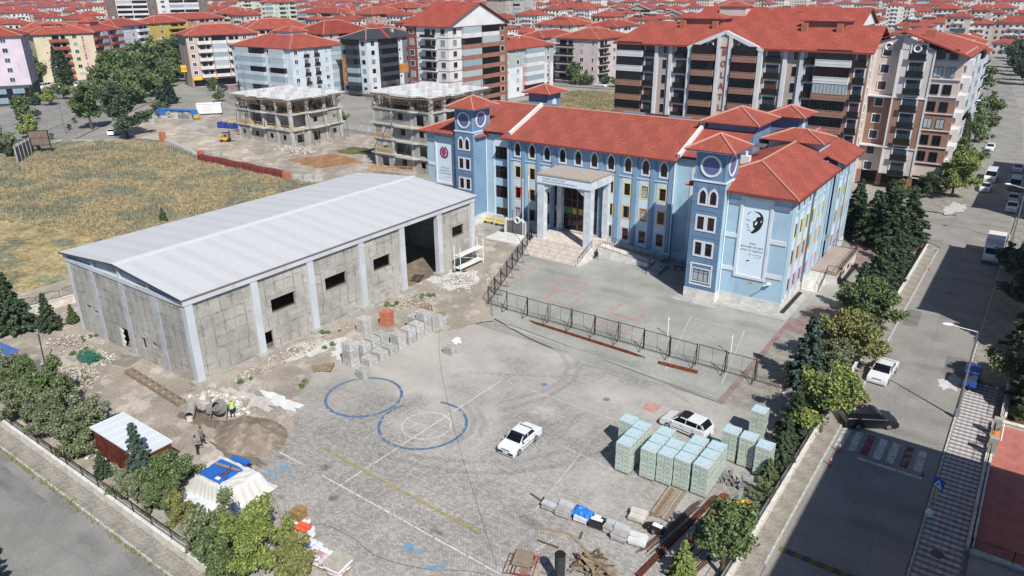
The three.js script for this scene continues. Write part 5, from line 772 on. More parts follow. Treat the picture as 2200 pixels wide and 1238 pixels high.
  for (const [a, b] of [[-65, -57], [-41, -33.6]]) { const hp = hipPlanes(a - 0.6, b + 0.6, -157, -149.8, top + 4.6, 0.34); W('stair_house', bx(a, b, top + 1, top + 4.45, -156.4, -150.4), br); W('stair_house_roof', mg(hp.planes), M.tileFar); for (const dx of [0.6, b - a - 0.6]) mesh('chimney', bx(a + dx - 0.5, a + dx + 0.5, top + 2, top + 4.2, -149.4, -148.5), plaster(0xb06a52), roof); }
  rebase(t, -48, 0, -150);
}
flats({ x: -94, z: -226, w: 47, d: 20, n: 8, y0: 0.6, wall: 0xd8c8bc, fz: 'd f w d d w f d', gable: 'x', k: 0.4, seed: 31, par: 0xa27a68, gableC: 0xe6e6e4, pent: [6, -4, 8, 5, 4.5], chim: 5, lod: 1, label: 'second brown roofed apartment block directly behind the lettered one' });
// G brown and white gabled block
flats({ x: -154.5, z: -163.5, w: 15.5, d: 27.5, n: 8, fh: 2.95, y0: 0.6, wall: 0xe6e3df, fz: 'wa . b w', fx: 'w g d wb', col: { a: 0x8b4a45, b: 0x9c6c58 }, rail: 1, par: [0xa06f5f, 0xa06f5f, 0xa06f5f, 0xa06f5f, 0xa06f5f, 0xa06f5f, 0xa06f5f, 0xe2dfda], gable: 'x', gableC: 0xeceae6, k: 0.42, seed: 4, sur: plaster(0xe4dfd8), fr: M.darkFrame, lines: [1, 2, 3, 4, 5, 6, 7], lineM: plaster(0x9c6257), verge: M.trimWhite, chim: 2, label: 'tall white and maroon apartment building with white gable behind the unfinished block' });
// E blue-white rounded block
flats({ x: -241, z: -165, w: 32, d: 24, n: 5, fh: 3.0, y0: 0.6, wall: 0xd2dde6, fz: 'v g d v g .', fx: 'w f f w g', par: 0xc9ced4, seed: 6, k: 0.36, pent: [13, -9, 9, 7, 4.6], pentC: 0xe6e8ea, lines: [2, 4], lineM: M.trimWhite, sur: M.trimWhite, label: 'pale blue apartment building with glazed balconies and white roof box' });
// F black roofed block
flats({ x: -201, z: -180, w: 12.5, d: 25, n: 6, fh: 2.95, y0: 0.6, wall: 0x6a6d72, fz: 'wo d wq', fx: 'wa d sa wo .q', col: { a: 0xdfe4e6, o: 0x767b81, q: 0xe2e6e8 }, par: 0x3f454c, rm: mat(0x3a3f46, { t: 'soft', s: 5, rough: 0.6 }), eave: M.iron, seed: 9, k: 0.4, fr: M.darkFrame, chim: 5, label: 'grey, white and orange apartment building with a black roof' });
{ const t = scene.children[scene.children.length - 1], og = plaster(0xc98a45); mesh('orange_panel', bx(12.56, 12.6, 6.4, 9.5, -19.2, -14.2), og, t); mesh('orange_panel', bx(0.2, 2.6, 3.6, 12, 0.056, 0.09), og, t); mesh('red_roof_stripe', beam([13.3, 18.2, -10], [7.5, 20.9, -12], 0.9, 0.16), mat(0xb0283c), t); }
// D shop building
flats({ x: -262, z: -161, ry: 69, w: 26, d: 15, n: 5, fh: 2.95, y0: 3.6, wall: 0xcbb5aa, fz: 'w b g.r b w w', fx: 'w w', col: { r: 0x97434b }, par: 0xe2dedb, seed: 12, sur: M.trimWhite, k: 0.4, chim: 4, strip0: 3.6, shop: 0x9a8f86, label: 'beige and maroon apartment building above the yellow signed shop' });
{ const t = scene.children[scene.children.length - 1]; mesh('shop_sign', bx(0.3, 9.5, 2.6, 3.7, 0.21, 0.4), mat(0xe8b81f), t); const g = new TextGeometry('ŞOK', { font, size: 1.0, depth: 0.08, curveSegments: 5 }); mesh('sign_lettering', g.translate(3.2, 2.9, 0.4), mat(0xc8322c), t); }
// B cream lettered block and its neighbours
flats({ x: -327, z: -137, ry: 75, w: 21, d: 16, n: 6, fh: 2.85, y0: 0.9, wall: 0xe3d3b2, fz: '. s b w .p .', fx: 'b g w', par: 0xa5564a, col: { p: 0xe0cbb9 }, seed: 15, k: 0.4, pent: [5, -5, 6, 4, 3.4], pentC: 0xc98d85, label: 'cream apartment building with red balcony ends and vertical red letters' });
{ const t = scene.children[scene.children.length - 1]; letters(t, 'BOLATLAR İNŞ.', 16.9, 16.0, 0.06, 0.85, 1.16, mat(0x8f2f33)); }
flats({ x: -327, z: -160, ry: 124, w: 22, d: 15, n: 6, fh: 2.85, y0: 0.9, wall: 0xdcd2bb, fz: 'b g w b g', fx: 'w w', par: 0xa5564a, seed: 16, k: 0.4, pent: [6, -4, 7, 5, 3.4], pentC: 0xc98d85, label: 'cream block with maroon balconies joined to the lettered cream building' });
flats({ x: -358, z: -186, ry: 118, w: 25, d: 14, n: 6, fh: 2.85, y0: 0.9, wall: 0xeceef0, fz: 'w . w b', fx: 'w w', seed: 17, k: 0.36, lines: [1, 2, 3, 4, 5], lineM: plaster(0xd9dcdf), label: 'plain white apartment block beside the long trees' });
flats({ x: -374, z: -214, ry: 100, w: 20, d: 14, n: 6, fh: 2.9, y0: 0.6, wall: 0xc9b25c, fz: 'w b', fx: 'w', seed: 18, k: 0.4, lod: 1, label: 'mustard yellow apartment building with red roof' });
flats({ x: -402, z: -232, ry: 95, w: 44, d: 15, n: 6, fh: 2.9, y0: 0.6, wall: 0xdccabb, fz: 'wt . wt . wt b b', col: { t: 0xc08a68 }, seed: 19, k: 0.36, lod: 1, par: 0xc99a86, chim: 6, label: 'pink and orange striped apartment row behind the trees' });
// A pink block at the picture's edge
flats({ x: -281, z: -85, ry: 60, w: 27, d: 16, n: 5, fh: 2.95, y0: 6.3, wall: 0xdccbd2, fz: 'b w w . w .', fx: 'w w', seg: [[0, 5, 0xdccbd2]], par: 0xd8c7ce, shop: 0x4b4f57, seed: 20, k: 0.36, sur: null, label: 'pale pink apartment building with dark ground floors at the main road' });
{ const t = scene.children[scene.children.length - 1]; mesh('dark_base', bx(-0.05, 27.05, 0, 6.2, -16, 0.045), plaster(0x4b4f57), t); for (let i = 0; i < 5; i++) for (const y of [0.6, 3.6]) addWindow(t, { dir: 'z', at: 0.05, u: 3 + i * 5, y, w: 3.4, h: 2.0, nx: 3, ny: 0, fr: M.darkFrame, pane: M.glassBlue, rec: -0.005 }); }
// H green-grey and white
flats({ x: -161, z: -199, w: 15, d: 29, n: 5, fh: 2.9, y0: 0.9, wall: 0xe3e8ec, seg: [[0, 3, 0xe6eaee], [3, 5, 0xb7c0bd]], fz: 'w w', fx: 's w g w', seed: 22, k: 0.36, par: 0xe4e2e2, col: {}, sur: M.trimWhite, pent: [6, -8, 3, 3, 3], pentC: 0xc95050, label: 'white and grey-green apartment building with pink window strips by the vacant lot' });
{ const t = scene.children[scene.children.length - 1], pk = plaster(0xd98a85); for (const z of [-11, -26.2]) mesh('pink_strip', bx(15.005, 15.03, 0.9, 9.6, z - 0.8, z + 0.8), pk, t); }
flats({ x: -176, z: -250, w: 11, d: 24, n: 5, fh: 2.95, y0: 0.9, wall: 0xcfd2d4, fz: 'w', fx: 'w g d w', seed: 23, k: 0.36, lod: 1, label: 'grey apartment building with red roof behind the white and grey-green one' });
// J beige with shadowed balconies
flats({ x: -157, z: -247, w: 18, d: 25, n: 5, fh: 3.0, y0: 1.2, wall: 0xd8c9c4, fz: 'b w v', fx: 'b . w b .', rail: 1, par: 0xb98f86, col: {}, seed: 24, k: 0.34, lod: 0, pent: [6, -8, 5, 5, 2.6], label: 'beige apartment building with open railed balconies across the vacant lot' });
flats({ x: -226, z: -335, w: 23, d: 20, n: 5, fh: 2.95, y0: 0.9, wall: 0xe4dcd4, fz: 'w W w v', fx: 'w w', seed: 25, k: 0.34, lod: 1, pent: [8, -6, 6, 4, 3], label: 'cream apartment building with a dropped roof box in the middle distance' });
flats({ x: -194, z: -333, w: 16, d: 23, n: 5, fh: 2.95, y0: 0.9, wall: 0xe0dad6, fz: 'w b', fx: 'w b w', seed: 26, k: 0.34, lod: 1, label: 'pale apartment building just left of the brown block roofline' });
flats({ x: -361, z: -470, ry: 0, w: 18, d: 40, n: 8, fh: 2.95, y0: 0.9, wall: 0xbfb4a7, fz: 'v w', fx: 'w v g v v g v w', seed: 27, gable: 'x', k: 0.35, lod: 1, label: 'tall beige gabled apartment block in the distance' });
flats({ x: -392, z: -600, w: 42, d: 30, n: 5, fh: 2.9, y0: 0.6, wall: 0xe2ded8, fz: 'w b w b w b', fx: 'w b w', seed: 28, k: 0.34, lod: 2, solar: 6, label: 'long white apartment building with many roof water heaters in the distance' });
flats({ x: -322, z: -619, w: 24, d: 13, n: 4, fh: 2.9, y0: 2, wall: 0xcdbfae, fz: 'd w d', fx: 'w', seed: 29, gable: 'z', k: 0.34, lod: 1, label: 'brown gabled block, larger of two gabled houses in the far middle' });
flats({ x: -276, z: -596, w: 18, d: 13, n: 3, fh: 2.9, y0: 2, wall: 0xd0c2b2, fz: 'd v d', fx: 'w', seed: 30, gable: 'z', k: 0.34, lod: 1, label: 'smaller gabled house right of the larger brown gabled block' });
flats({ x: -300, z: -214, ry: 64, w: 30, d: 18, n: 5, fh: 2.95, y0: 2.2, wall: 0xd6c8c0, fz: 'w b d w b', fx: 'w', seed: 33, k: 0.4, lod: 1, label: 'beige apartment building under a broad red roof behind the shop block' });
flats({ x: -264, z: -210, w: 20, d: 28, n: 6, fh: 2.7, y0: 0.6, wall: 0xcfc4ba, fz: 'w b', fx: 'w d w', seed: 34, k: 0.42, lod: 1, chim: 5, rm: mat(0xe0b8ae, { t: 'tile', s: [6, 6.2, 0.2, 0.7] }), label: 'apartment building with deep red roof between the pale blue and black roofed ones' });
flats({ x: -429, z: -349, w: 39, d: 17, n: 6, fh: 2.9, y0: 0.6, wall: 0xd4c3b8, fz: 'd w w d w', fx: 'w', seed: 35, k: 0.34, lod: 1, chim: 5, label: 'long pink-brown apartment row with red roof at upper middle' });
flats({ x: -380, z: -348, w: 23, d: 34, n: 6, fh: 2.9, y0: 0.6, wall: 0xc79a8e, fz: 'd w w', fx: 'w d w d', seed: 36, k: 0.34, lod: 1, chim: 5, label: 'brick-pink apartment building with white balconies behind the black roof' });
flats({ x: -423, z: -422, w: 26, d: 26, n: 6, fh: 3.1, y0: 0.6, wall: 0xc29a90, fz: 'd w d', fx: 'w g', seed: 37, k: 0.34, lod: 1, chim: 4, label: 'brick-pink apartment building further back with orange-red roof' });
flats({ x: -393, z: -433, w: 25, d: 42, n: 6, fh: 3.1, y0: 0.6, wall: 0xd8cfc7, fz: 'w d w', fx: 'd w w d w', seed: 38, k: 0.34, lod: 1, chim: 5, label: 'wide apartment building with chimney row behind the white gable' });
flats({ x: -497, z: -255, ry: 62, w: 60, d: 18, n: 11, fh: 2.95, y0: 0.6, wall: 0xded8d4, fz: 'wm d d wm W d d wm', col: { m: 0x77625c }, seed: 39, k: 0.3, lod: 1, fx: 'w', label: 'tall white and dark brown apartment slab on the skyline' });
flats({ x: -560, z: -395, ry: 20, w: 30, d: 18, n: 8, fh: 2.95, y0: 0.6, wall: 0xd9dcc9, fz: 'w b . w b', fx: 'b w', seed: 41, k: 0.35, lod: 1, label: 'pale green apartment building with balconies at upper left' });
flats({ x: -470, z: -350, ry: 12, w: 16, d: 18, n: 8, fh: 2.95, y0: 0.6, wall: 0xdde0cd, fz: 'W g w', fx: 'b w b', seed: 42, k: 0.35, lod: 1, label: 'tall pale yellow-green block behind the red roofs' });
flats({ x: -468, z: -310, ry: 15, w: 24, d: 17, n: 6, fh: 2.9, y0: 0.6, wall: 0xd8c4b8, fz: 'w b W', fx: 'b w', seed: 43, k: 0.42, lod: 1, chim: 4, label: 'beige block with a wide red hipped roof upper left of the black roof' });
flats({ x: -340, z: -110, ry: 60, w: 18, d: 14, n: 7, fh: 2.9, y0: 0.6, wall: 0xcfc4b4, fz: 'b w b', fx: 'w w', seed: 44, k: 0.36, lod: 1, label: 'tall shaded block at the top left corner' });
flats({ x: -420, z: -170, ry: 70, w: 34, d: 16, n: 5, fh: 2.9, y0: 0.6, wall: 0xd9bd7e, fz: 'w w b w', fx: 'w w', seed: 45, k: 0.42, lod: 1, chim: 4, label: 'yellow walled block with wide red roof behind the lettered cream building' });
// right hand side of the street
flats({ x: -30, z: -180, w: 14, d: 30, n: 7, fh: 2.9, y0: 0.6, wall: 0xdadcdd, fz: 'w w', fx: 'b g b g b', seed: 46, k: 0.36, lod: 0, par: 0xbfc3c6, label: 'white apartment building with grey balconies beyond the brown wing' });
flats({ x: -31, z: -216, w: 14, d: 26, n: 6, fh: 2.9, y0: 0.6, wall: 0xcdd8e2, fz: 'w w', fx: 'b w b w', seed: 47, k: 0.36, lod: 1, rail: 1, label: 'pale blue apartment building with open balconies along the street' });
flats({ x: -38, z: -252, w: 17, d: 24, n: 6, fh: 2.9, y0: 0.6, wall: 0xd9cfcd, seg: [[0, 4, 0xd9cfcd], [4, 6, 0x8a8790]], fz: 'W . v', fx: 'w b w', col: { r: 0xb5463f }, seed: 48, k: 0.34, lod: 0, solar: 4, label: 'grey and pink apartment building with solar heaters on its roof up the street' });
// buildings on the other side of the street, mostly outside the frame; their shadows lie on the road
for (const [x, z, w, d, n, l] of [[6.8, -30, 14, 20.4, 6, 'apartment building beside the sports court casting its shadow on the crossing'], [7.4, -82, 14, 25.5, 6, 'apartment building behind the garden trees across the street'], [7.6, -133, 15, 40, 6, 'long apartment building across the street from the brown block']])
  flats({ x, z, w, d, n, fh: 2.9, y0: 0.3, wall: 0xd9cfc4, fz: 'w b w', fx: 'w w', seed: n + 50, k: 0.3, lod: 1, label: l });
// ---------- vehicles ----------
// profile points run from the nose (+z) along the top to the tail; car faces +z
function car(o) {
  const { L = 4.2, Wd = 1.66, color = 0xd9dbdc, kind = 'sedan', bump } = o, t = thing(o.name ?? 'parked_car', o.label, 'car', o.x, o.y ?? 0, o.z, o.ry ?? 0, o.group);
  const paint = mat(color, { rough: 0.28, phys: { clearcoat: 0.6, clearcoatRoughness: 0.1 } }), key = kind + L + Wd;
  const P = { sedan: { body: [[0.5, 0.24], [0.5, 0.56], [0.485, 0.7], [0.28, 0.84], [-0.33, 0.9], [-0.47, 0.88], [-0.5, 0.8], [-0.5, 0.3]], cab: [[0.275, 0.84], [0.12, 1.27], [0.07, 1.33], [-0.16, 1.35], [-0.21, 1.31], [-0.345, 0.9]], roof: [0.085, -0.185] },
    hatch: { body: [[0.5, 0.24], [0.5, 0.55], [0.47, 0.72], [0.27, 0.9], [-0.42, 1.0], [-0.49, 0.98], [-0.5, 0.75], [-0.5, 0.28]], cab: [[0.285, 0.9], [0.12, 1.4], [0.05, 1.47], [-0.34, 1.47], [-0.4, 1.42], [-0.48, 0.99]], roof: [0.07, -0.38] },
    van: { body: [[0.5, 0.26], [0.5, 0.75], [0.48, 0.95], [0.4, 1.15], [-0.5, 1.2], [-0.5, 0.28]], cab: [[0.41, 1.14], [0.31, 1.9], [0.27, 2.0], [-0.485, 2.02], [-0.5, 1.19]], roof: [0.29, -0.485] } }[kind];
  const ext = (pts, w, b) => { const g = new THREE.ExtrudeGeometry(new THREE.Shape(pts.map(([a, y]) => new THREE.Vector2(a * L, y))), { depth: w - 2 * b, bevelEnabled: true, bevelSize: b, bevelThickness: b, bevelSegments: 3, curveSegments: 4 }); return g.translate(0, 0, -(w - 2 * b) / 2).rotateY(-PI / 2); };
  const body = mesh('body', cached('cb' + key, () => { const g = ext(P.body.map(([a, y]) => [a * 0.985, y]), Wd, 0.07); return strip(g); }), paint, t);
  mesh('windows', cached('cg' + key, () => { const g = ext(P.cab.map(([a, y]) => [a, y - 0.02]), Wd - 0.16, 0.06), p = g.attributes.position; for (let i = 0; i < p.count; i++) { const k = clamp((p.getY(i) - 0.85) / 0.6); p.setX(i, p.getX(i) * (1 - 0.13 * k)); } g.computeVertexNormals(); return strip(g); }), M.glassDark, t);
  const top = Math.max(...P.cab.map(p => p[1])), tw = (Wd - 0.16) * 0.87;
  mesh('roof', cached('cr' + key, () => { const g = new THREE.ExtrudeGeometry(new THREE.Shape([[P.roof[0], top - 0.035], [P.roof[0] - 0.02, top + 0.005], [P.roof[1] + 0.02, top + 0.02], [P.roof[1], top - 0.02]].map(([a, y]) => new THREE.Vector2(a * L, y))), { depth: tw - 0.02, bevelEnabled: true, bevelSize: 0.03, bevelThickness: 0.03, bevelSegments: 2 }); return strip(g.translate(0, 0, -(tw - 0.02) / 2).rotateY(-PI / 2)); }), paint, t);
  const pil = kind === 'sedan' ? [[0.275, 0.84, 0.115, 1.3], [-0.02, 0.87, -0.03, 1.31], [-0.345, 0.9, -0.195, 1.32]] : kind === 'hatch' ? [[0.285, 0.9, 0.11, 1.42], [-0.06, 0.95, -0.08, 1.45], [-0.3, 0.98, -0.33, 1.45], [-0.48, 1.0, -0.395, 1.42]] : [[0.41, 1.14, 0.3, 1.95], [0.12, 1.17, 0.11, 1.98], [-0.2, 1.19, -0.2, 2], [-0.49, 1.2, -0.485, 2]];
  mesh('pillars', cached('cp' + key, () => mg(pil.flatMap(([a, y, b, y2], i) => [-1, 1].map(s => beam([s * (Wd / 2 - 0.085), y - 0.05, a * L], [s * (tw / 2 + 0.0), y2, b * L], 0.05, i === pil.length - 1 && kind !== 'van' ? 0.34 : 0.08))))), paint, t);
  const wz = kind === 'van' ? [0.33, -0.3] : [0.315, -0.275], wr = o.wr ?? 0.3;
  for (const a of wz) for (const s of [-1, 1]) { const w = mesh('wheel', cached('cw' + wr, () => mg([new THREE.TorusGeometry(wr - 0.09, 0.09, 8, 18).rotateY(PI / 2), new THREE.CylinderGeometry(wr - 0.02, wr - 0.02, 0.14, 18).rotateZ(PI / 2)])), M.rubber, t); w.position.set(s * (Wd / 2 - 0.055), wr, a * L); const rim = mesh('rim', cached('cwr', () => new THREE.CylinderGeometry(0.19, 0.19, 0.03, 14).rotateZ(PI / 2)), M.steel, w); rim.position.x = s * 0.085; }
  for (const s of [-1, 1]) { mesh('headlight', cached('chl' + kind, () => bx(-0.16, 0.16, kind === 'van' ? 0.68 : 0.53, kind === 'van' ? 0.86 : 0.68, -0.05, 0.03)), M.plainWhite, t).position.set(s * (Wd / 2 - 0.27), 0, 0.49 * L); mesh('tail_light', cached('ctl' + kind, () => bx(-0.12, 0.12, 0.6, 0.82, -0.03, 0.04)), mat(0x8a1f1c, { rough: 0.3 }), t).position.set(s * (Wd / 2 - 0.2), 0, -0.5 * L); mesh('mirror', cached('cmi', () => new THREE.SphereGeometry(0.1, 8, 6).scale(1.1, 0.8, 0.6)), bump ? M.black : paint, t).position.set(s * (Wd / 2 + 0.08), kind === 'van' ? 1.35 : 0.95, 0.2 * L); }
  mesh('bumper', cached('cbu' + key, () => mg([bx(-Wd / 2 + 0.06, Wd / 2 - 0.06, 0.26, 0.46, 0.47 * L, 0.5 * L + 0.06), bx(-Wd / 2 + 0.06, Wd / 2 - 0.06, 0.3, 0.5, -0.5 * L - 0.05, -0.47 * L)])), bump ? M.black : paint, t);
  mesh('door_seams', cached('cds' + key, () => mg([-1, 1].flatMap(s => [0.22, -0.03, -0.24].map(a => bx(s * (Wd / 2 - 0.01), s * (Wd / 2 + 0.004), 0.34, 0.8, a * L - 0.008, a * L + 0.008)).concat([bx(s * (Wd / 2 - 0.01), s * (Wd / 2 + 0.012), 0.4, 0.46, -0.2 * L, 0.2 * L), bx(s * (Wd / 2 - 0.01), s * (Wd / 2 + 0.02), 0.74, 0.77, 0.0, 0.16), bx(s * (Wd / 2 - 0.01), s * (Wd / 2 + 0.02), 0.74, 0.77, -0.26 * L, -0.26 * L + 0.16)])))), M.black, t);
  mesh('grille', cached('cgr' + key, () => bx(-0.4, 0.4, 0.54, 0.66, 0.48 * L, 0.5 * L + 0.035)), M.black, t);
  mesh('number_plate', cached('cnp' + key, () => bx(-0.24, 0.24, 0.33, 0.44, 0.5 * L + 0.061, 0.5 * L + 0.07)), M.plainWhite, t);
  return t;
}
car({ x: -29.55, z: -41.9, L: 4.05, Wd: 1.62, color: 0xdcdedf, bump: 1, label: 'old white saloon car with black bumper parked alone in the yard' });
car({ x: -19.3, z: -51.7, ry: -PI / 2 - 0.12, L: 4.15, Wd: 1.7, kind: 'hatch', label: 'white people carrier parked behind the wrapped insulation stacks' });
car({ x: -7.75, y: -0.09, z: -71.4, ry: -0.06, L: 4.5, Wd: 1.78, label: 'white saloon car parked at the kerb beside the trees' });
car({ x: -7.0, y: -0.09, z: -61.6, ry: 2.15, L: 4.3, Wd: 1.78, kind: 'hatch', color: 0x14151a, label: 'black hatchback turning across the street above the crossing' });
car({ x: -6.7, y: -0.09, z: -155.5, color: 0xd9dada, label: 'silver saloon parked in front of the pale minibus' });
car({ x: -6.7, y: -0.09, z: -165, L: 5.6, Wd: 1.95, kind: 'van', color: 0xdfe2e4, label: 'pale minibus parked on the left of the street' });
car({ x: -1.9, y: -0.09, z: -143.6, color: 0xe6e7e8, label: 'white saloon nearest the corner on the far kerb' }); car({ x: -2.1, y: -0.09, z: -149.6, color: 0x9aa1a8, label: 'grey saloon parked behind the white one on the far kerb' });
car({ x: -2.5, y: -0.09, z: -160, L: 5.2, Wd: 1.95, kind: 'van', color: 0x8b8a84, label: 'drab van in the shade up the street' }); car({ x: -3.0, y: -0.09, z: -176, color: 0xc9ccd0, label: 'silver car parked further up on the far kerb' });
car({ x: -9.6, y: -0.09, z: -189, color: 0xa9aeb3, label: 'silver car below the white one up the street' }); car({ x: -9.4, y: -0.09, z: -196, color: 0xeceeee, label: 'white car furthest along the left kerb' });
car({ x: -13.4, z: -176, ry: 1.2, kind: 'hatch', color: 0xe8e9ea, label: 'white car in the forecourt beside the brown block' }); car({ x: -22.5, z: -236, ry: 0.4, color: 0x30343c, label: 'dark car on the pavement up the street' });
car({ x: -127, y: 0, z: -246.5, ry: 1.5, color: 0xe0bb1e, label: 'yellow taxi on the street beyond the vacant lot' }); car({ x: -136, y: 0, z: -245, ry: 1.5, color: 0xe8e9ea, label: 'white and black car ahead of the yellow taxi' });
car({ x: -194.5, y: 0, z: -95, ry: -2.3, L: 4.1, kind: 'hatch', color: 0xeceeee, label: 'white van-like car under the big tree by the field' });
for (const [x, z, ry, c, k, l] of [[-308, -129, 0.3, 0xe8e9ea, 'van', 'white van parked by the cream building'], [-296, -126, 0.3, 0xe8e9ea, 'sedan', 'white car parked in front of the white van'], [-305, -139, 1.2, 0xdcdde0, 'sedan', 'pale car parked before the cream building door'], [-297, -145, 1.0, 0x22252b, 'sedan', 'dark car parked near the corner trees'], [-244, -98, -2.3, 0x202227, 'hatch', 'dark car driving on the main road'], [-283, -174, 0.9, 0x7e1c22, 'sedan', 'dark red car at the shop forecourt'], [-292, -181, 0.9, 0x2a2d33, 'hatch', 'dark car under the long trees'], [-252, -166, 0.7, 0x26292f, 'sedan', 'dark car parked beside the shop building'], [-246, -163, 0.7, 0x3a3f47, 'hatch', 'grey car parked by the hedge below the pale blue building']]) car({ x, z, ry, color: c, kind: k, label: l });
{ // box lorry
  const t = thing('box_lorry', 'white box lorry parked in the shade on the far kerb', 'lorry', -2.35, -0.09, -114.5), w = M.white;
  mesh('cargo_box', new THREE.BoxGeometry(2.1, 2.1, 4.3).translate(0, 1.95, -1.6), w, t); const c = mesh('cab', new THREE.ExtrudeGeometry(new THREE.Shape([[0.6, 0.4], [2.5, 0.4], [2.5, 1.1], [2.25, 1.35], [1.75, 2.15], [0.6, 2.25]].map(p => new THREE.Vector2(...p))), { depth: 1.8, bevelEnabled: true, bevelSize: 0.06, bevelThickness: 0.06 }).translate(0, 0, -0.9).rotateY(-PI / 2), M.plainWhite, t);
  mesh('windscreen', new THREE.BoxGeometry(1.6, 0.8, 0.04).rotateX(-0.55).translate(0, 1.78, 2.12), M.glassDark, c); mesh('bumper', bx(-0.95, 0.95, 0.3, 0.6, 2.5, 2.62), M.concDark, t);
  for (const z of [1.7, -2.4]) for (const s of [-0.9, 0.9]) mesh('wheel', new THREE.CylinderGeometry(0.36, 0.36, 0.24, 16).rotateZ(PI / 2).translate(s, 0.36, z), M.rubber, t); for (const s of [-0.7, 0.7]) mesh('headlight', bx(s - 0.15, s + 0.15, 0.65, 0.85, 2.52, 2.58), M.plainWhite, t);
}
{ // three-wheeler
  const t = thing('cargo_trike', 'small blue three-wheeled cargo trike parked on the pavement edge', 'trike', -0.7, 0, -74.2), b = mat(0x2a4f9c, { rough: 0.5 });
  mesh('tray', mg([bx(-0.65, 0.65, 0.55, 0.62, -1.9, -0.1), bx(-0.68, -0.62, 0.62, 1.0, -1.9, -0.1), bx(0.62, 0.68, 0.62, 1.0, -1.9, -0.1), bx(-0.62, 0.62, 0.62, 1.0, -1.95, -1.88)]), b, t); mesh('cab', mg([bx(-0.55, 0.55, 0.4, 1.0, 0.2, 1.5), bx(-0.6, 0.6, 1.68, 1.76, -0.6, 1.3)]), b, t); mesh('windscreen', new THREE.BoxGeometry(1.0, 0.7, 0.04).rotateX(-0.3).translate(0, 1.33, 1.3), M.glassMid, t);
  mesh('canopy_posts', mg([[-.52, -.5], [.52, -.5], [-.52, 1.1], [.52, 1.1]].map(([x, z]) => bar([x, 0.9, z], [x, 1.7, z], 0.03))), M.iron, t); for (const [x, z] of [[-0.6, -1.2], [0.6, -1.2], [0, 1.45]]) mesh('wheel', new THREE.TorusGeometry(0.25, 0.07, 8, 16).rotateY(PI / 2).translate(x, 0.32, z), M.rubber, t);
}
{ // forklift
  const t = thing('forklift_truck', 'yellow forklift truck standing on the building site', 'forklift', -161.3, 0, -105.6, 2.2), y = mat(0xd9a020, { rough: 0.5 });
  mesh('body', mg([new THREE.BoxGeometry(1.2, 0.7, 1.7).translate(0, 0.75, -0.5), new THREE.CylinderGeometry(0.6, 0.6, 0.8, 14, 1, false, PI / 2, PI).rotateY(0).translate(0, 0.8, -1.3)]), y, t); mesh('seat', bx(-0.3, 0.3, 1.1, 1.7, -0.5, -0.2), M.black, t); mesh('cage', mg([[-.55, -1], [.55, -1], [-.55, .4], [.55, .4]].map(([x, z]) => bar([x, 1, z], [x, 2.15, z * 0.9], 0.05)).concat([bx(-0.6, 0.6, 2.12, 2.2, -0.95, 0.42)])), M.iron, t);
  mesh('mast', mg([bx(-0.45, -0.33, 0.1, 2.6, 0.6, 0.75), bx(0.33, 0.45, 0.1, 2.6, 0.6, 0.75), bx(-0.4, 0.4, 2.4, 2.5, 0.6, 0.75), bx(-0.5, 0.5, 0.3, 0.8, 0.76, 0.82)]), M.iron, t); for (const s of [-0.3, 0.3]) mesh('fork', bx(s - 0.07, s + 0.07, 0.12, 0.18, 0.8, 1.9), M.iron, t); for (const [x, z] of [[-.6, .4], [.6, .4], [-.55, -1.1], [.55, -1.1]]) mesh('wheel', new THREE.CylinderGeometry(0.34, 0.34, 0.28, 16).rotateZ(PI / 2).translate(x, 0.34, z), M.rubber, t);
}
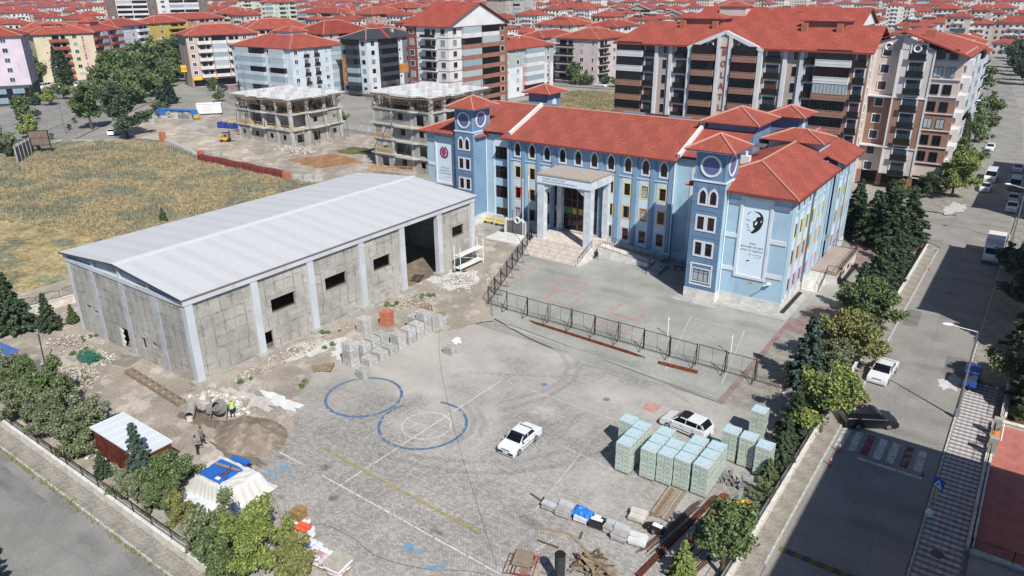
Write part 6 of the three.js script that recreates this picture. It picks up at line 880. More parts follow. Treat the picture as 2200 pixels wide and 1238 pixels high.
// ---------- stacks of goods in the yard ----------
{ // wrapped insulation packs
  const print = (w, h, top) => canvasMat(256, 160, (x, W, H) => { const r = rng(3 + top); x.fillStyle = top ? '#b9c9ce' : '#a9b6b3'; x.fillRect(0, 0, W, H); for (let i = 0; i < 40; i++) { x.fillStyle = ['#c2cdd1', '#9db1ab', '#abbec4', '#bac5c2'][i % 4]; x.globalAlpha = 0.5; x.fillRect(r() * W, r() * H, 20 + r() * 70, 4 + r() * 22); } x.globalAlpha = 1;
    if (top) { x.fillStyle = '#a3cfd8'; x.fillRect(0, 0, W, 22); x.fillRect(0, 0, 30, H); x.fillStyle = '#b4cbdd'; x.fillRect(110, 60, 80, 40); } else { x.fillStyle = '#dfe6d8'; x.beginPath(); x.ellipse(W / 2, 72, 88, 40, 0, 0, 7); x.fill(); x.fillStyle = '#a59a5e'; x.beginPath(); x.ellipse(W / 2, 72, 74, 29, 0, 0, 7); x.fill(); x.fillStyle = '#a3bdb0'; x.fillRect(0, 128, W, 32); x.fillStyle = '#d9e2e4'; x.fillRect(0, 0, W, 14); } }, { rough: 0.3 });
  const side = print(0, 0, 0), topM = print(0, 0, 1), pk = new THREE.BoxGeometry(0.585, 0.4, 1.16), tp = new THREE.BoxGeometry(1.19, 0.035, 1.17), base = mg([-0.5, 0, 0.5].map(x => bx(x - 0.06, x + 0.06, 0, 0.1, -0.58, 0.58)).concat([-0.5, -0.17, 0.17, 0.5].map(z => bx(-0.59, 0.59, 0.1, 0.13, z - 0.08, z + 0.08))));
  for (const g of [pk, tp]) g.userData.uvd = true;
  const proto = thing('insulation_pallet', 'x', 'pallet load', 0, 0, 0, 0, 'pallets of wrapped insulation packs in the yard');
  mesh('pallet', base, M.wood, proto); const r = rng(21);
  for (let k = 0; k < 6; k++) for (const s of [-0.297, 0.297]) { const m = mesh('insulation_pack', pk, side, proto, true); m.position.set(s + rr(-0.012, 0.012, r), 0.335 + k * 0.405, rr(-0.02, 0.02, r)); m.rotation.y = rr(-0.015, 0.015, r); }
  mesh('top_sheet', tp, topM, proto, true).position.y = 2.58;
  const ord = ['first', 'second', 'third', 'fourth', 'fifth'], spots = [];
  [[-20.95, [-43.85, -45.15, -46.45]], [-19.05, [-44.2, -45.5, -46.8]], [-17.75, [-44.35, -45.65]], [-16.45, [-44.5, -45.8, -47.1]], [-15.05, [-44.6, -45.9, -47.2]]].forEach(([x, zs], i) => zs.forEach((z, j) => spots.push([x, z, `teal printed insulation pallet, ${ord[j]} row back in the ${ord[i]} file from the left`])));
  spots.push([-22.25, -46.75, 'teal printed insulation pallet set back alone at the left end'], [-14.9, -50.0, 'teal printed insulation pallet, left one of the three beside the hedge'], [-13.5, -49.9, 'teal printed insulation pallet, middle one of the three beside the hedge'], [-12.1, -49.45, 'teal printed insulation pallet, right one of the three beside the hedge'], [-14.1, -54.2, 'single teal printed insulation pallet standing behind the three by the hedge']);
  spots.forEach(([x, z, l], i) => { if (!i) { proto.position.set(x, 0.02, z); proto.userData.label = l; } else dup(proto, l, x, 0.02, z, rr(-0.035, 0.035)); });
}
{ // strapped bundles of pale building blocks
  const blk = [mat(0xcac8c3, { t: 'mottle', s: 2 }), mat(0xc0beb8, { t: 'mottle', s: 2.4 }), mat(0xd2d0cb, { t: 'mottle', s: 1.8 })];
  const geo = mg(Array.from({ length: 5 * 2 * 3 }, (_, i) => { const a = i % 5, b = Math.floor(i / 5) % 2, c = Math.floor(i / 10), j = (i * 37 % 11) / 11 * 0.014; return bx(-0.6 + a * 0.24 + 0.004, -0.6 + (a + 1) * 0.24 - 0.004, c * 0.27 + 0.003, (c + 1) * 0.27 - 0.003 + (c === 2 ? j : 0), -0.55 + b * 0.55 + 0.006, (b) * 0.55 - 0.006); }));
  const st = mg([-0.3, 0.1, 0.42].map(x => bx(x - 0.008, x + 0.008, 0, 0.832, -0.556, 0.556)).concat([bx(-0.606, 0.606, 0.38, 0.394, -0.556, 0.556)]));
  const proto = thing('block_bundle', 'x', 'block bundle', 0, 0, 0, 0, 'strapped bundles of pale blocks beside the hall');
  mesh('blocks', geo, blk[0], proto); mesh('strap', st, mat(0x5a5955), proto);
  const L = [[-51.3, -43.6, 3], [-51.3, -45.3, 2], [-51.4, -46.7, 2], [-51.5, -48.0, 2], [-51.6, -49.4, 1], [-49.8, -44.6, 1], [-49.9, -46.2, 1], [-49.9, -47.6, 1], [-50.0, -49.0, 1.5], [-50.0, -50.5, 2], [-50.1, -51.9, 2], [-50.2, -53.2, 3], [-50.3, -54.6, 2], [-50.4, -55.9, 1], [-51.6, -53.2, 2], [-51.7, -54.5, 2], [-53.0, -46.0, 1], [-55.7, -49.6, 2], [-48.5, -42.6, 1], [-44.7, -51.2, 1]];
  const where = (x, z) => x > -45 ? 'standing alone in the open yard' : z > -43 ? 'nearest the blue circle, alone in front' : x < -55 ? 'beside the red brick stack' : x < -52.5 ? 'behind the tall front stack near the hall wall' : x < -51 ? `in the ${nth(Math.round((-43.6 - z) / 1.35) + 1)} place of the row nearer the hall` : `in the ${nth(Math.round((-44.6 - z) / 1.4) + 1)} place of the row facing the yard`;
  let first = true; for (const [x, z, n] of L) for (let k = 0; k < n; k++) { const l = `${n >= 2 ? ['lowest', n > 2 ? 'middle' : 'top', 'top'][k] : n === 1.5 ? ['lower', 'upper'][k] : 'single'} pale block bundle ${where(x, z)}`, y = k === 1 && n === 1.5 ? 0.84 : k * 0.84, ry = rr(-0.05, 0.05), c = first ? proto : dup(proto, l, x, y + 0.02, z, ry); if (first) { c.position.set(x, 0.02, z); c.userData.label = l; first = false; } c.children[0].material = pick(blk); }
  const rb = mat(0xd0825f, { t: 'mottle', s: 2 }); for (let k = 0; k < 2; k++) { const c = dup(proto, `orange-red hollow brick bundle near the hall, ${k ? 'upper' : 'lower'} of two`, -55.0, k * 0.84 + 0.02, -52.4, 0.2); c.name = numbered('brick_bundle'); c.userData.group = 'orange-red brick bundles near the hall'; c.children[0].material = rb; c.children[1].material = rb; }
  // far stacks of red brick along the field edge, and grey ones
  const red = [mat(0x8f4038, { t: 'mottle', s: 3 }), mat(0x9c4a40, { t: 'mottle', s: 3 })]; let q = 0;
  for (let i = 0; i < 23; i++) { const x = -147.5 + i * 1.27, z = -89.7 + 0.5 * Math.sin(i * 0.9) * 0.4; const c = dup(proto, i < 12 ? `${nth(i + 1)} dark red brick bundle from the left end of the field row` : `${nth(23 - i)} dark red brick bundle from the right end of the field row`, x, 0, z, 0.04); c.name = numbered('brick_bundle'); c.userData.group = 'row of dark red brick bundles along the field'; c.scale.set(1, 1.55, 1.1); c.children[0].material = red[i % 2]; c.children[1].material = M.black; }
  for (const [x, z, k, l] of [[-173.5, -96.3, 3, 'beside the grey block wall at the field corner'], [-150, -91.2, 2, 'at the left end of the dark red row'], [-118.0, -88.9, 2, 'at the right end of the dark red row']]) for (let j = 0; j < k; j++) { const c = dup(proto, `orange bricks ${l}, ${nth(j + 1)} layer up`, x, j * 0.84, z, 0.1); c.name = numbered('brick_bundle'); c.userData.group = 'bright orange brick bundles by the field'; c.children[0].material = rb; c.children[1].material = rb; }
  for (let i = 0; i < 14; i++) { const x = -176 + i * 1.7, z = -97.5 + i * 0.42; dup(proto, `${nth(i + 1)} grey block bundle along the field edge counted from the field corner`, x, 0, z, -0.24).userData.group = 'grey block bundles along the field edge'; }
  for (const [x, z, k, l] of [[-203, -111, 2, 'behind the big trees, first'], [-201.4, -110, 2, 'behind the big trees, second'], [-199.8, -109, 2, 'behind the big trees, third'], [-116, -90.2, 1, 'beyond the red row, first'], [-114.4, -91.5, 1, 'beyond the red row, second'], [-112.8, -92.8, 1, 'beyond the red row, third'], [-144.6, -91.9, 2, 'behind the orange bricks']]) for (let j = 0; j < k; j++) dup(proto, `grey block bundle ${l}${k > 1 ? (j ? ', upper' : ', lower') : ''}`, x, j * 0.84, z, 0.4, 1.25).userData.group = 'grey block bundles on the building site';
  for (let i = 0; i < 9; i++) dup(proto, `${nth(i + 1)} low grey slab bundle on the building site counted from its left`, -188 + (i % 5) * 1.7, 0, -113.5 + Math.floor(i / 5) * 1.6 + (i % 5) * 0.2, 0.3).scale.y = 0.6;
}
{ // white bagged load beside the lone bundle
  const t = thing('bagged_load', 'small white bagged load behind the lone block bundle', 'bags', -45.6, 0, -53); const r = rng(2);
  for (let k = 0; k < 9; k++) { const m = mesh('bag', cached('bagw', () => new THREE.SphereGeometry(0.5, 10, 8).scale(0.75, 0.26, 0.5)), k % 3 ? M.plainWhite : mat(0xd9cfe0), t); m.position.set(rr(-0.25, 0.25, r), 0.12 + Math.floor(k / 3) * 0.2, (k % 3 - 1) * 0.36); m.rotation.y = rr(-0.2, 0.2, r); }
}
{ // cement bags by the near trees
  const mk = (label, x, z, ry, rows, mts, extra) => { const t = thing('cement_bag_pallet', label, 'bag pallet', x, 0, z, ry, 'pallets of cement bags near the low wall'), r = rng((x * -10) | 0); mesh('pallet', mg([-0.45, 0, 0.45].map(a => bx(a - 0.06, a + 0.06, 0.02, 0.12, -0.6, 0.6)).concat([bx(-0.55, 0.55, 0.12, 0.15, -0.6, 0.6)])), M.wood, t); for (let k = 0; k < rows; k++) for (let i = 0; i < 3; i++) for (let j = 0; j < 2; j++) { const m = mesh('cement_bag', cached('cbag', () => { const g = new THREE.SphereGeometry(0.5, 12, 8), p = g.attributes.position; for (let q = 0; q < p.count; q++) { const f = v => Math.sign(v) * Math.pow(Math.abs(v) * 2, 0.55) / 2; p.setXYZ(q, f(p.getX(q)) * 0.58, f(p.getY(q)) * 0.15, f(p.getZ(q)) * 0.42); } g.computeVertexNormals(); return g; }), pick(mts, r), t); m.position.set((j - 0.5) * 0.57, 0.23 + k * 0.14, (i - 1) * 0.4); m.rotation.y = rr(-0.06, 0.06, r); } if (extra) extra(t); };
  const wht = [mat(0xe2e1de), mat(0xd2d4da), mat(0xc4c9d4)], redw = [mat(0xb48a86), mat(0xdedad6), mat(0xc3bcc8)];
  mk('cement bag pallet with brown carton on top near the low wall', -36.4, -24.9, 0.1, 4, redw, t => { const c = mesh('carton', bx(-0.5, 0.4, 0.78, 1.4, -0.45, 0.35), mat(0xa98a5c, { t: 'mottle', s: 2 }), t); mesh('carton_flap', bx(-0.1, 0.5, 1.4, 1.62, -0.4, 0.1), mat(0x9a7a4e), c); });
  mk('white cement bag pallet with two orange buckets on top', -35.1, -24.2, 0.15, 5, wht, t => { for (const s of [-0.2, 0.2]) mesh('orange_sack', new THREE.CylinderGeometry(0.18, 0.18, 0.95, 12).rotateZ(PI / 2).translate(0, 1.08, s), mat(0xd45a3c), t); });
  mk('low lilac tinted cement bag pallet between the taller two', -33.7, -23.7, 0.1, 3, [mat(0xd5d0dd), mat(0xcfd2dc)]);
  mk('cement bag pallet in red and white sacks under torn white film', -32.3, -23.5, 0.12, 4, redw);
  mk('cement bag pallet covered by a flat grey board', -30.9, -23.5, 0.12, 5, redw, t => { mesh('cover_board', bx(-0.72, 0.72, 0.95, 1.0, -0.75, 0.75), mat(0xbdb9ab, { t: 'mottle', s: 2 }), t); mesh('film', bx(-0.64, 0.64, 0.62, 0.94, -0.68, 0.68), M.plainWhite, t); });
}
{ // pallets of wall tiles in the foreground
  const mk = (label, x, z, ry, layers, m, w = 1.0, d = 0.9, extra) => { const t = thing('tile_pallet', label, 'tile pallet', x, 0.02, z, ry, 'pallets of tile boxes in the near yard'), r = rng((x * -31) | 0); mesh('pallet', mg([-0.4, 0, 0.4].map(a => bx(a * w - 0.05, a * w + 0.05, 0, 0.09, -d / 2, d / 2)).concat([-0.4, -0.13, 0.13, 0.4].map(b => bx(-w / 2, w / 2, 0.09, 0.115, b * d - 0.06, b * d + 0.06)))), M.wood, t); for (let k = 0; k < layers; k++) for (const s of [-1, 1]) { if (k === layers - 1 && s > 0 && layers > 3) continue; const b = mesh('tile_box', boxUV(bx(-w / 2 + 0.02, w / 2 - 0.02, 0, 0.1, -d / 4 + 0.01, d / 4 - 0.01)), Array.isArray(m) ? pick(m, r) : m, t); b.position.set(rr(-0.06, 0.06, r), 0.116 + k * 0.104, s * d / 4 + rr(-0.02, 0.02, r)); b.rotation.y = rr(-0.07, 0.07, r); } if (extra) extra(t); };
  const gyT = [mat(0xc7c8cb, { t: 'soft', s: 2 }), mat(0xb9b4ae, { t: 'mottle', s: 2 })], crT = [mat(0xcfc2ae, { t: 'soft', s: 2 }), mat(0xd9d2c6, { t: 'soft', s: 2 })], wt = [mat(0xe2e2e2, { t: 'soft', s: 2 })];
  mk('strapped grey tile pallet at the left end of the tile row', -23.2, -36.7, 0.1, 5, gyT, 1.1, 1.0); mk('taller grey tile pallet, second from the left of the tile row', -22.0, -36.7, 0.1, 6, gyT, 1.1, 1.1);
  mk('tile pallet half covered by crumpled blue plastic', -20.7, -36.9, 0.1, 4, wt, 1.0, 1.0);
  { const t = thing('blue_tarpaulin', 'crumpled bright blue plastic sheet thrown over a tile pallet', 'tarpaulin', -20.8, 0.55, -37.1), g = new THREE.PlaneGeometry(1.7, 1.1, 26, 18).rotateX(-PI / 2), p = g.attributes.position; for (let i = 0; i < p.count; i++) { const x = p.getX(i), z = p.getZ(i), e = Math.max(Math.abs(x) / 0.85, Math.abs(z) / 0.55); p.setY(i, 0.22 * vn(x * 4 + 9, z * 5 + 3) + 0.1 * vn(x * 11, z * 11) - 0.42 * sm(0.55, 1, e)); } g.computeVertexNormals(); mesh('sheet', g, mat(0x2f78c8, { rough: 0.4, side: THREE.DoubleSide }), t); }
  mk('tile pallet wrapped in black film with white boxes on top', -19.5, -36.9, 0.15, 4, [mat(0x2a2a2c, { rough: 0.35 })], 1.0, 0.9, t => { mesh('white_box', bx(-0.42, 0.42, 0.56, 0.62, -0.1, 0.16), M.plainWhite, t); mesh('white_box', bx(-0.3, 0.2, 0.56, 0.63, -0.38, -0.16), M.plainWhite, t); });
  mk('grey tile pallet beside the black wrapped one', -18.5, -37.0, 0.1, 5, gyT, 0.8, 0.9); mk('large film-wrapped grey tile pallet before the cream one', -17.6, -36.8, 0.12, 6, gyT, 1.1, 1.1);
  mk('cream tile pallet standing by itself behind the tile row', -17.5, -39.2, 0.1, 4, crT, 1.2, 1.0); mk('white tile pallet at the front right of the tile row', -16.4, -37.0, 0.2, 4, wt, 1.2, 0.9);
  { const t = thing('black_film_heap', 'heap of black plastic film with white boards', 'plastic heap', -16.0, 0.02, -38.8), r = rng(11); for (let k = 0; k < 9; k++) { const g = new THREE.IcosahedronGeometry(0.34, 2), p = g.attributes.position; for (let i = 0; i < p.count; i++) { const s = 0.7 + 0.6 * vn(p.getX(i) * 7 + k, p.getZ(i) * 7 + p.getY(i) * 5); p.setXYZ(i, p.getX(i) * s, p.getY(i) * s * 0.6, p.getZ(i) * s); } g.computeVertexNormals(); mesh('film_fold', g, mat(0x1d1d20, { rough: 0.3 }), t).position.set(rr(-0.5, 0.5, r), 0.2, rr(-0.35, 0.35, r)); } mesh('board', bx(-0.2, 0.5, 0.42, 0.46, -0.25, 0.1), M.plainWhite, t); }
}
{ // timber
  const t = thing('plank_bundle', 'bundle of long weathered planks lying beside the insulation pallets', 'planks', -16.4, 0.02, -41.9, 0.05), r = rng(4); for (let k = 0; k < 16; k++) { const i = k % 6, l = Math.floor(k / 6); mesh('plank', boxUV(bx(-0.1, 0.1, 0, 0.05, -1.75, 1.75)), [M.woodGrey, mat(0xe2dfdb, { t: 'wood', s: 2 }), mat(0xbfae9e, { t: 'wood', s: 2 }), mat(0xd8d5d0, { t: 'wood', s: 2 })][Math.floor(r() * 4)], t).position.set(-0.6 + i * 0.22 + rr(-0.02, 0.02, r), l * 0.055, rr(-0.15, 0.15, r)); }
  const pile = thing('firewood_heap', 'heap of broken timber and battens in the near yard', 'wood heap', -17.7, 0.02, -33.1); for (let k = 0; k < 95; k++) { const a = rr(0, 2 * PI, r), d = rr(0, 1.3, r), y = rr(0.05, 0.75, r) * (1 - d / 1.8), L = rr(0.5, 1.7, r), th = rr(0.2, 3, r), m = mesh('batten', cached('bt' + (k % 4), () => boxUV(bx(-0.045 - 0.02 * (k % 4), 0.045 + 0.02 * (k % 4), -0.025, 0.03, -0.5, 0.5))), pick([M.woodGrey, M.woodGrey, M.woodDark, M.wood], r), pile); m.position.set(Math.cos(a) * d, y + 0.05, Math.sin(a) * d); m.rotation.set(rr(-0.35, 0.35, r), th, rr(-0.2, 0.2, r)); m.scale.z = L; }
  for (const [x, z, a, l, lb] of [[-19.4, -34.6, 1.2, 2.8, 'long pale plank lying loose left of the timber heap'], [-22.0, -34.6, 1.9, 2.6, 'pale plank lying by the tile row end'], [-21.3, -33.4, 1.7, 1.6, 'short brown plank lying flat near the tile row'], [-24.2, -36.9, 1.35, 2.2, 'loose batten sticking out left of the tile pallets'], [-19.9, -35.4, 0.3, 0.7, 'short dark plank end lying on the paving']]) { const p = tag(mesh('loose_plank', boxUV(bx(-0.08, 0.08, 0.02, 0.06, -l / 2, l / 2)), lb.includes('pale') ? M.wood : M.woodDark, scene), lb, 'plank', 'loose planks on the paving'); p.position.set(x, 0, z); p.rotation.y = a; }
  const ra = thing('rusty_beam_stack', 'two long rusty steel beams lying side by side toward the camera', 'steel beams', -14.3, 0.02, -39.6); mesh('beam', mg([beam([-0.7, 0.14, 5.4], [0.4, 0.14, -5.0], 0.34, 0.02), beam([-0.7, 0.0, 5.4], [0.4, 0.0, -5.0], 0.34, 0.02), beam([-0.7, 0.07, 5.4], [0.4, 0.07, -5.0], 0.03, 0.14)]), mat(0xa08474, { t: 'rust', s: 1.2, rough: 0.9 }), ra); mesh('beam', mg([0, 1].map(i => [beam([0.75 + i * 0.26, 0.2, 4.2], [0.8 + i * 0.26, 0.2, -5.6], 0.24, 0.03), beam([0.75 + i * 0.26, 0.02, 4.2], [0.8 + i * 0.26, 0.02, -5.6], 0.24, 0.03), beam([0.75 + i * 0.26, 0.11, 4.2], [0.8 + i * 0.26, 0.11, -5.6], 0.03, 0.18)]).flat()), M.rust, ra);
  const rebar = (label, a, b, n, sp, y = 0.04, m = M.rust) => { const t = thing('rebar_bundle', label, 'rebar', a[0], y, a[1]), dx = b[0] - a[0], dz = b[1] - a[1], L = Math.hypot(dx, dz); for (let k = 0; k < n; k++) { const o = rr(-sp, sp, r), o2 = o + rr(-sp, sp, r) * 0.4, s0 = rr(-0.05, 0.08, r), s1 = 1 + rr(-0.12, 0.03, r); mesh('bar', bar([dx * s0 - dz / L * o, 0.02 + 0.03 * (k % 4), dz * s0 + dx / L * o], [dx * s1 - dz / L * o2, 0.02 + 0.03 * (k % 4), dz * s1 + dx / L * o2], 0.02, 5), m, t); } };
  rebar('long rusty rebar bundle lying in front of the mesh fence', [-42, -62.0], [-28.2, -61.5], 26, 0.16); rebar('short thick rusty rebar bundle near the volleyball court', [-26.3, -61.3], [-22.4, -61.6], 34, 0.26); rebar('thin rebar rods lying beside the near rusty beams', [-15.6, -36.2], [-14.4, -43.6], 16, 0.4, 0.03, mat(0x5e4a40)); rebar('loose rebar rods near the street wall tree', [-12.9, -34.8], [-11.6, -42.4], 16, 0.5, 0.03, mat(0x6b5040));
  rebar('tangled rebar heap at the hall doorway', [-62.2, -65.6], [-61.0, -63.2], 30, 0.7, 0.1, mat(0x4f3a34));
  { const t = thing('steel_frame_pile', 'red and grey scaffold frames lying flat in the near yard', 'scaffold frames', -22.0, 0.03, -30.6, 0.35); for (let k = 0; k < 4; k++) { const o = k * 0.26, y = k * 0.05; mesh('frame', mg([bar([-0.6 + o, y, -0.9], [-0.6 + o, y, 0.9], 0.025), bar([0.6 + o, y, -0.9], [0.6 + o, y, 0.9], 0.025), bar([-0.6 + o, y, 0.9], [0.6 + o, y, 0.9], 0.025), bar([-0.6 + o, y, -0.2], [0.6 + o, y, -0.2], 0.02), bar([-0.6 + o, y, -0.9], [0.6 + o, y, -0.9], 0.025)]), k % 2 ? mat(0xa04a36) : M.iron, t); } mesh('board', bx(-0.2, 1.0, 0.2, 0.23, -1.2, 0.3), M.woodGrey, t); }
  { const t = thing('paving_slab_stack', 'flat grey and brown slabs lying at the bottom of the yard', 'slabs', -20.6, 0.02, -31.2, 0.1); for (let k = 0; k < 8; k++) mesh('slab', boxUV(bx(-0.3, 0.3, 0, 0.06, -0.3, 0.3)), k % 3 ? mat(0xb3aaa0, { t: 'mottle', s: 1.5 }) : mat(0xa08474, { t: 'mottle', s: 1.5 }), t).position.set(-0.65 + (k % 3) * 0.65, 0.07 * (k % 2), -0.7 + Math.floor(k / 3) * 0.65); }
  { const t = thing('black_post', 'thick dark grey upright post standing at the bottom edge', 'post', -18.6, 0.02, -30.6); mesh('shaft', cy(0, 0, 2.6, 0, 0.3, 0.34, 18), mat(0x3b3b3d, { t: 'mottle', s: 1 }), t); mesh('rim', cy(0, 2.6, 2.64, 0, 0.36, 0.34, 18), M.black, t); }
  { const pts = [[-12.6, .18, -43.6], [-12.4, .2, -44.6], [-11.8, .22, -45.2], [-11.2, .2, -44.6], [-11.3, .18, -43.6], [-11.9, .2, -43.2], [-12.2, .35, -43.6], [-10.9, .3, -43.0]].map(p => V(...p)); const m = tag(mesh('yellow_hose', new THREE.TubeGeometry(new THREE.CatmullRomCurve3(pts), 60, 0.14, 8), mat(0xd8ad28, { rough: 0.5 }), scene), 'thick yellow corrugated hose coiled by the street wall', 'hose'); }
  { const t = thing('stone_stack', 'grey kerb stones and rubble beside the hedge', 'stones', -13.6, 0.02, -47.2); for (let k = 0; k < 26; k++) { const m = mesh('stone', boxUV(bx(-0.09, 0.09, 0, 0.14, -0.35, 0.35)), pick([M.concDark, M.conc, mat(0x77777a)], r), t); m.position.set(rr(-0.9, 1.3, r), 0.13 * Math.floor(k / 10), rr(-0.7, 0.7, r)); m.rotation.y = rr(0.2, 1.0, r); } }
}
{ // tarpaulin-covered stack
  const t = thing('covered_stack', 'stack covered with pleated white tarpaulin and weighted blue sheet', 'covered stack', -44.2, 0.02, -24.5, 0.08), g = new THREE.PlaneGeometry(6.2, 4.2, 90, 64).rotateX(-PI / 2), p = g.attributes.position;
  for (let i = 0; i < p.count; i++) { const x = p.getX(i), z = p.getZ(i), ex = Math.abs(x) / 2.35, ez = Math.abs(z) / 1.45, e = Math.max(ex, ez), a = Math.atan2(z, x), k = sm(0.9, 1.3, e); let y = 1.45 * (1 - k) + 0.1 * (vn(x * 2, z * 2) - 0.5) + 0.05 * Math.sin(a * 26 + 2 * vn(x, z)) * sm(0.9, 1.1, e) * (1 - sm(1.2, 1.4, e)); y += 0.05 * vn(x * 6 + 4, z * 6); p.setY(i, Math.max(0.015 + 0.03 * vn(x * 5, z * 5), y)); }
  g.computeVertexNormals(); mesh('white_tarpaulin', g, mat(0xdcd9d2, { rough: 0.75, t: 'soft', s: 3 }), t, true);
  const b = new THREE.PlaneGeometry(3.0, 2.1, 40, 30).rotateX(-PI / 2), q = b.attributes.position; for (let i = 0; i < q.count; i++) q.setY(i, 1.6 + 0.06 * vn(q.getX(i) * 2.5 + 7, q.getZ(i) * 2.5) + 0.02 * vn(q.getX(i) * 9, q.getZ(i) * 9) - 0.25 * sm(1.0, 1.5, Math.abs(q.getX(i) - 0) + 0)); b.computeVertexNormals(); const bs = mesh('blue_sheet', b, mat(0x2563b8, { rough: 0.35 }), t); bs.position.set(-0.35, 0.0, 0.15);
  mesh('plank', boxUV(beam([-1.2, 1.74, -0.2], [1.1, 1.74, -0.5], 0.2, 0.05)), M.wood, t); mesh('plank', boxUV(beam([0.1, 1.76, -0.6], [0.9, 1.72, 0.7], 0.14, 0.05)), M.woodDark, t);
  for (let k = 0; k < 5; k++) mesh('twig', bar([0.1 + k * 0.1, 1.72, -0.2], [0.8 - k * 0.25, 1.75, 0.9], 0.012, 4), M.woodDark, t); mesh('stone', bx(0.2, 0.55, 1.64, 1.72, 0.75, 1.0), M.plainWhite, t);
  const w = tag(mesh('white_sheets', new THREE.PlaneGeometry(4.6, 2.4, 40, 20).rotateX(-PI / 2), mat(0xdfe5ec, { rough: 0.5, side: THREE.DoubleSide, t: 'soft', s: 4 }), scene, true), 'loose white plastic sheets spread below the covered stack', 'plastic sheet'); { const p = w.geometry.attributes.position; for (let i = 0; i < p.count; i++) p.setY(i, 0.06 + 0.16 * vn(p.getX(i) * 3, p.getZ(i) * 3)); w.geometry.computeVertexNormals(); } w.position.set(-45.0, 0, -22.0);
  const gs = thing('sheet_stack', 'flat stack of grey boards at the corner of the covered stack', 'boards', -40.6, 0.02, -24.0, 0.1); for (let k = 0; k < 4; k++) mesh('board', bx(-0.8, 0.8, k * 0.05, k * 0.05 + 0.045, -0.5, 0.5), mat(0xaeb4bb, { rough: 0.5 }), gs).position.set(k * 0.05, 0, k * 0.06);
  const bt = thing('blue_trestle', 'blue folded sheet over a small trestle behind the covered stack', 'trestle', -45.4, 0.02, -26.6, 0.2); mesh('sheet', mg([beam([-0.9, 0.9, 0], [0.9, 0.9, 0], 0.5, 0.04), beam([-0.9, 0.55, 0.3], [0.9, 0.6, 0.3], 0.04, 0.6)]), mat(0x2563b8, { rough: 0.4 }), bt); mesh('legs', mg([[-.8, -.3], [.8, -.3], [-.8, .3], [.8, .3]].map(([x, z]) => bar([x, 0, z], [x * 0.9, 0.9, 0], 0.03))), M.iron, bt);
}
{ // shed
  const t = thing('site_shed', 'rusty brown metal shed with white panel roof beside the trees', 'shed', -53.1, 0.02, -22.4), w = 7.0, d = 2.5, hh = 2.5; const m1 = mat(0xb06a42, { t: 'rust', s: 2.2 }), m2 = mat(0xbc744a, { t: 'rust', s: 2.6 });
  for (let i = 0; i < 7; i++) { mesh('wall_sheet', boxUV(bx(-w / 2 + i + 0.005, -w / 2 + i + 0.995, 0, hh, d / 2 - 0.04, d / 2)), i % 2 ? m1 : m2, t); mesh('wall_sheet', boxUV(bx(-w / 2 + i + 0.005, -w / 2 + i + 0.995, 0, hh, -d / 2, -d / 2 + 0.04)), i % 2 ? m1 : m2, t); }
  for (let i = 0; i < 2; i++) for (const x of [-w / 2, w / 2 - 0.04]) mesh('wall_sheet', boxUV(bx(x, x + 0.04, 0, hh, -d / 2 + 0.045 + i * 1.21, -d / 2 + 1.25 + i * 1.2)), i ? m1 : m2, t);
  for (let i = 0; i < 7; i++) mesh('roof_panel', mg([bx(-w / 2 - 0.12 + i * 1.034, -w / 2 + 0.9 + i * 1.034, hh, hh + 0.1, -d / 2 - 0.15, d / 2 + 0.15), bx(-w / 2 - 0.12 + i * 1.034, -w / 2 - 0.07 + i * 1.034, hh + 0.1, hh + 0.13, -d / 2 - 0.15, d / 2 + 0.15)]), mat(0xcfd5d9, { rough: 0.45 }), t);
  mesh('stone', new THREE.IcosahedronGeometry(0.16, 0).translate(-0.4, hh + 0.16, -0.6), M.conc, t);
}
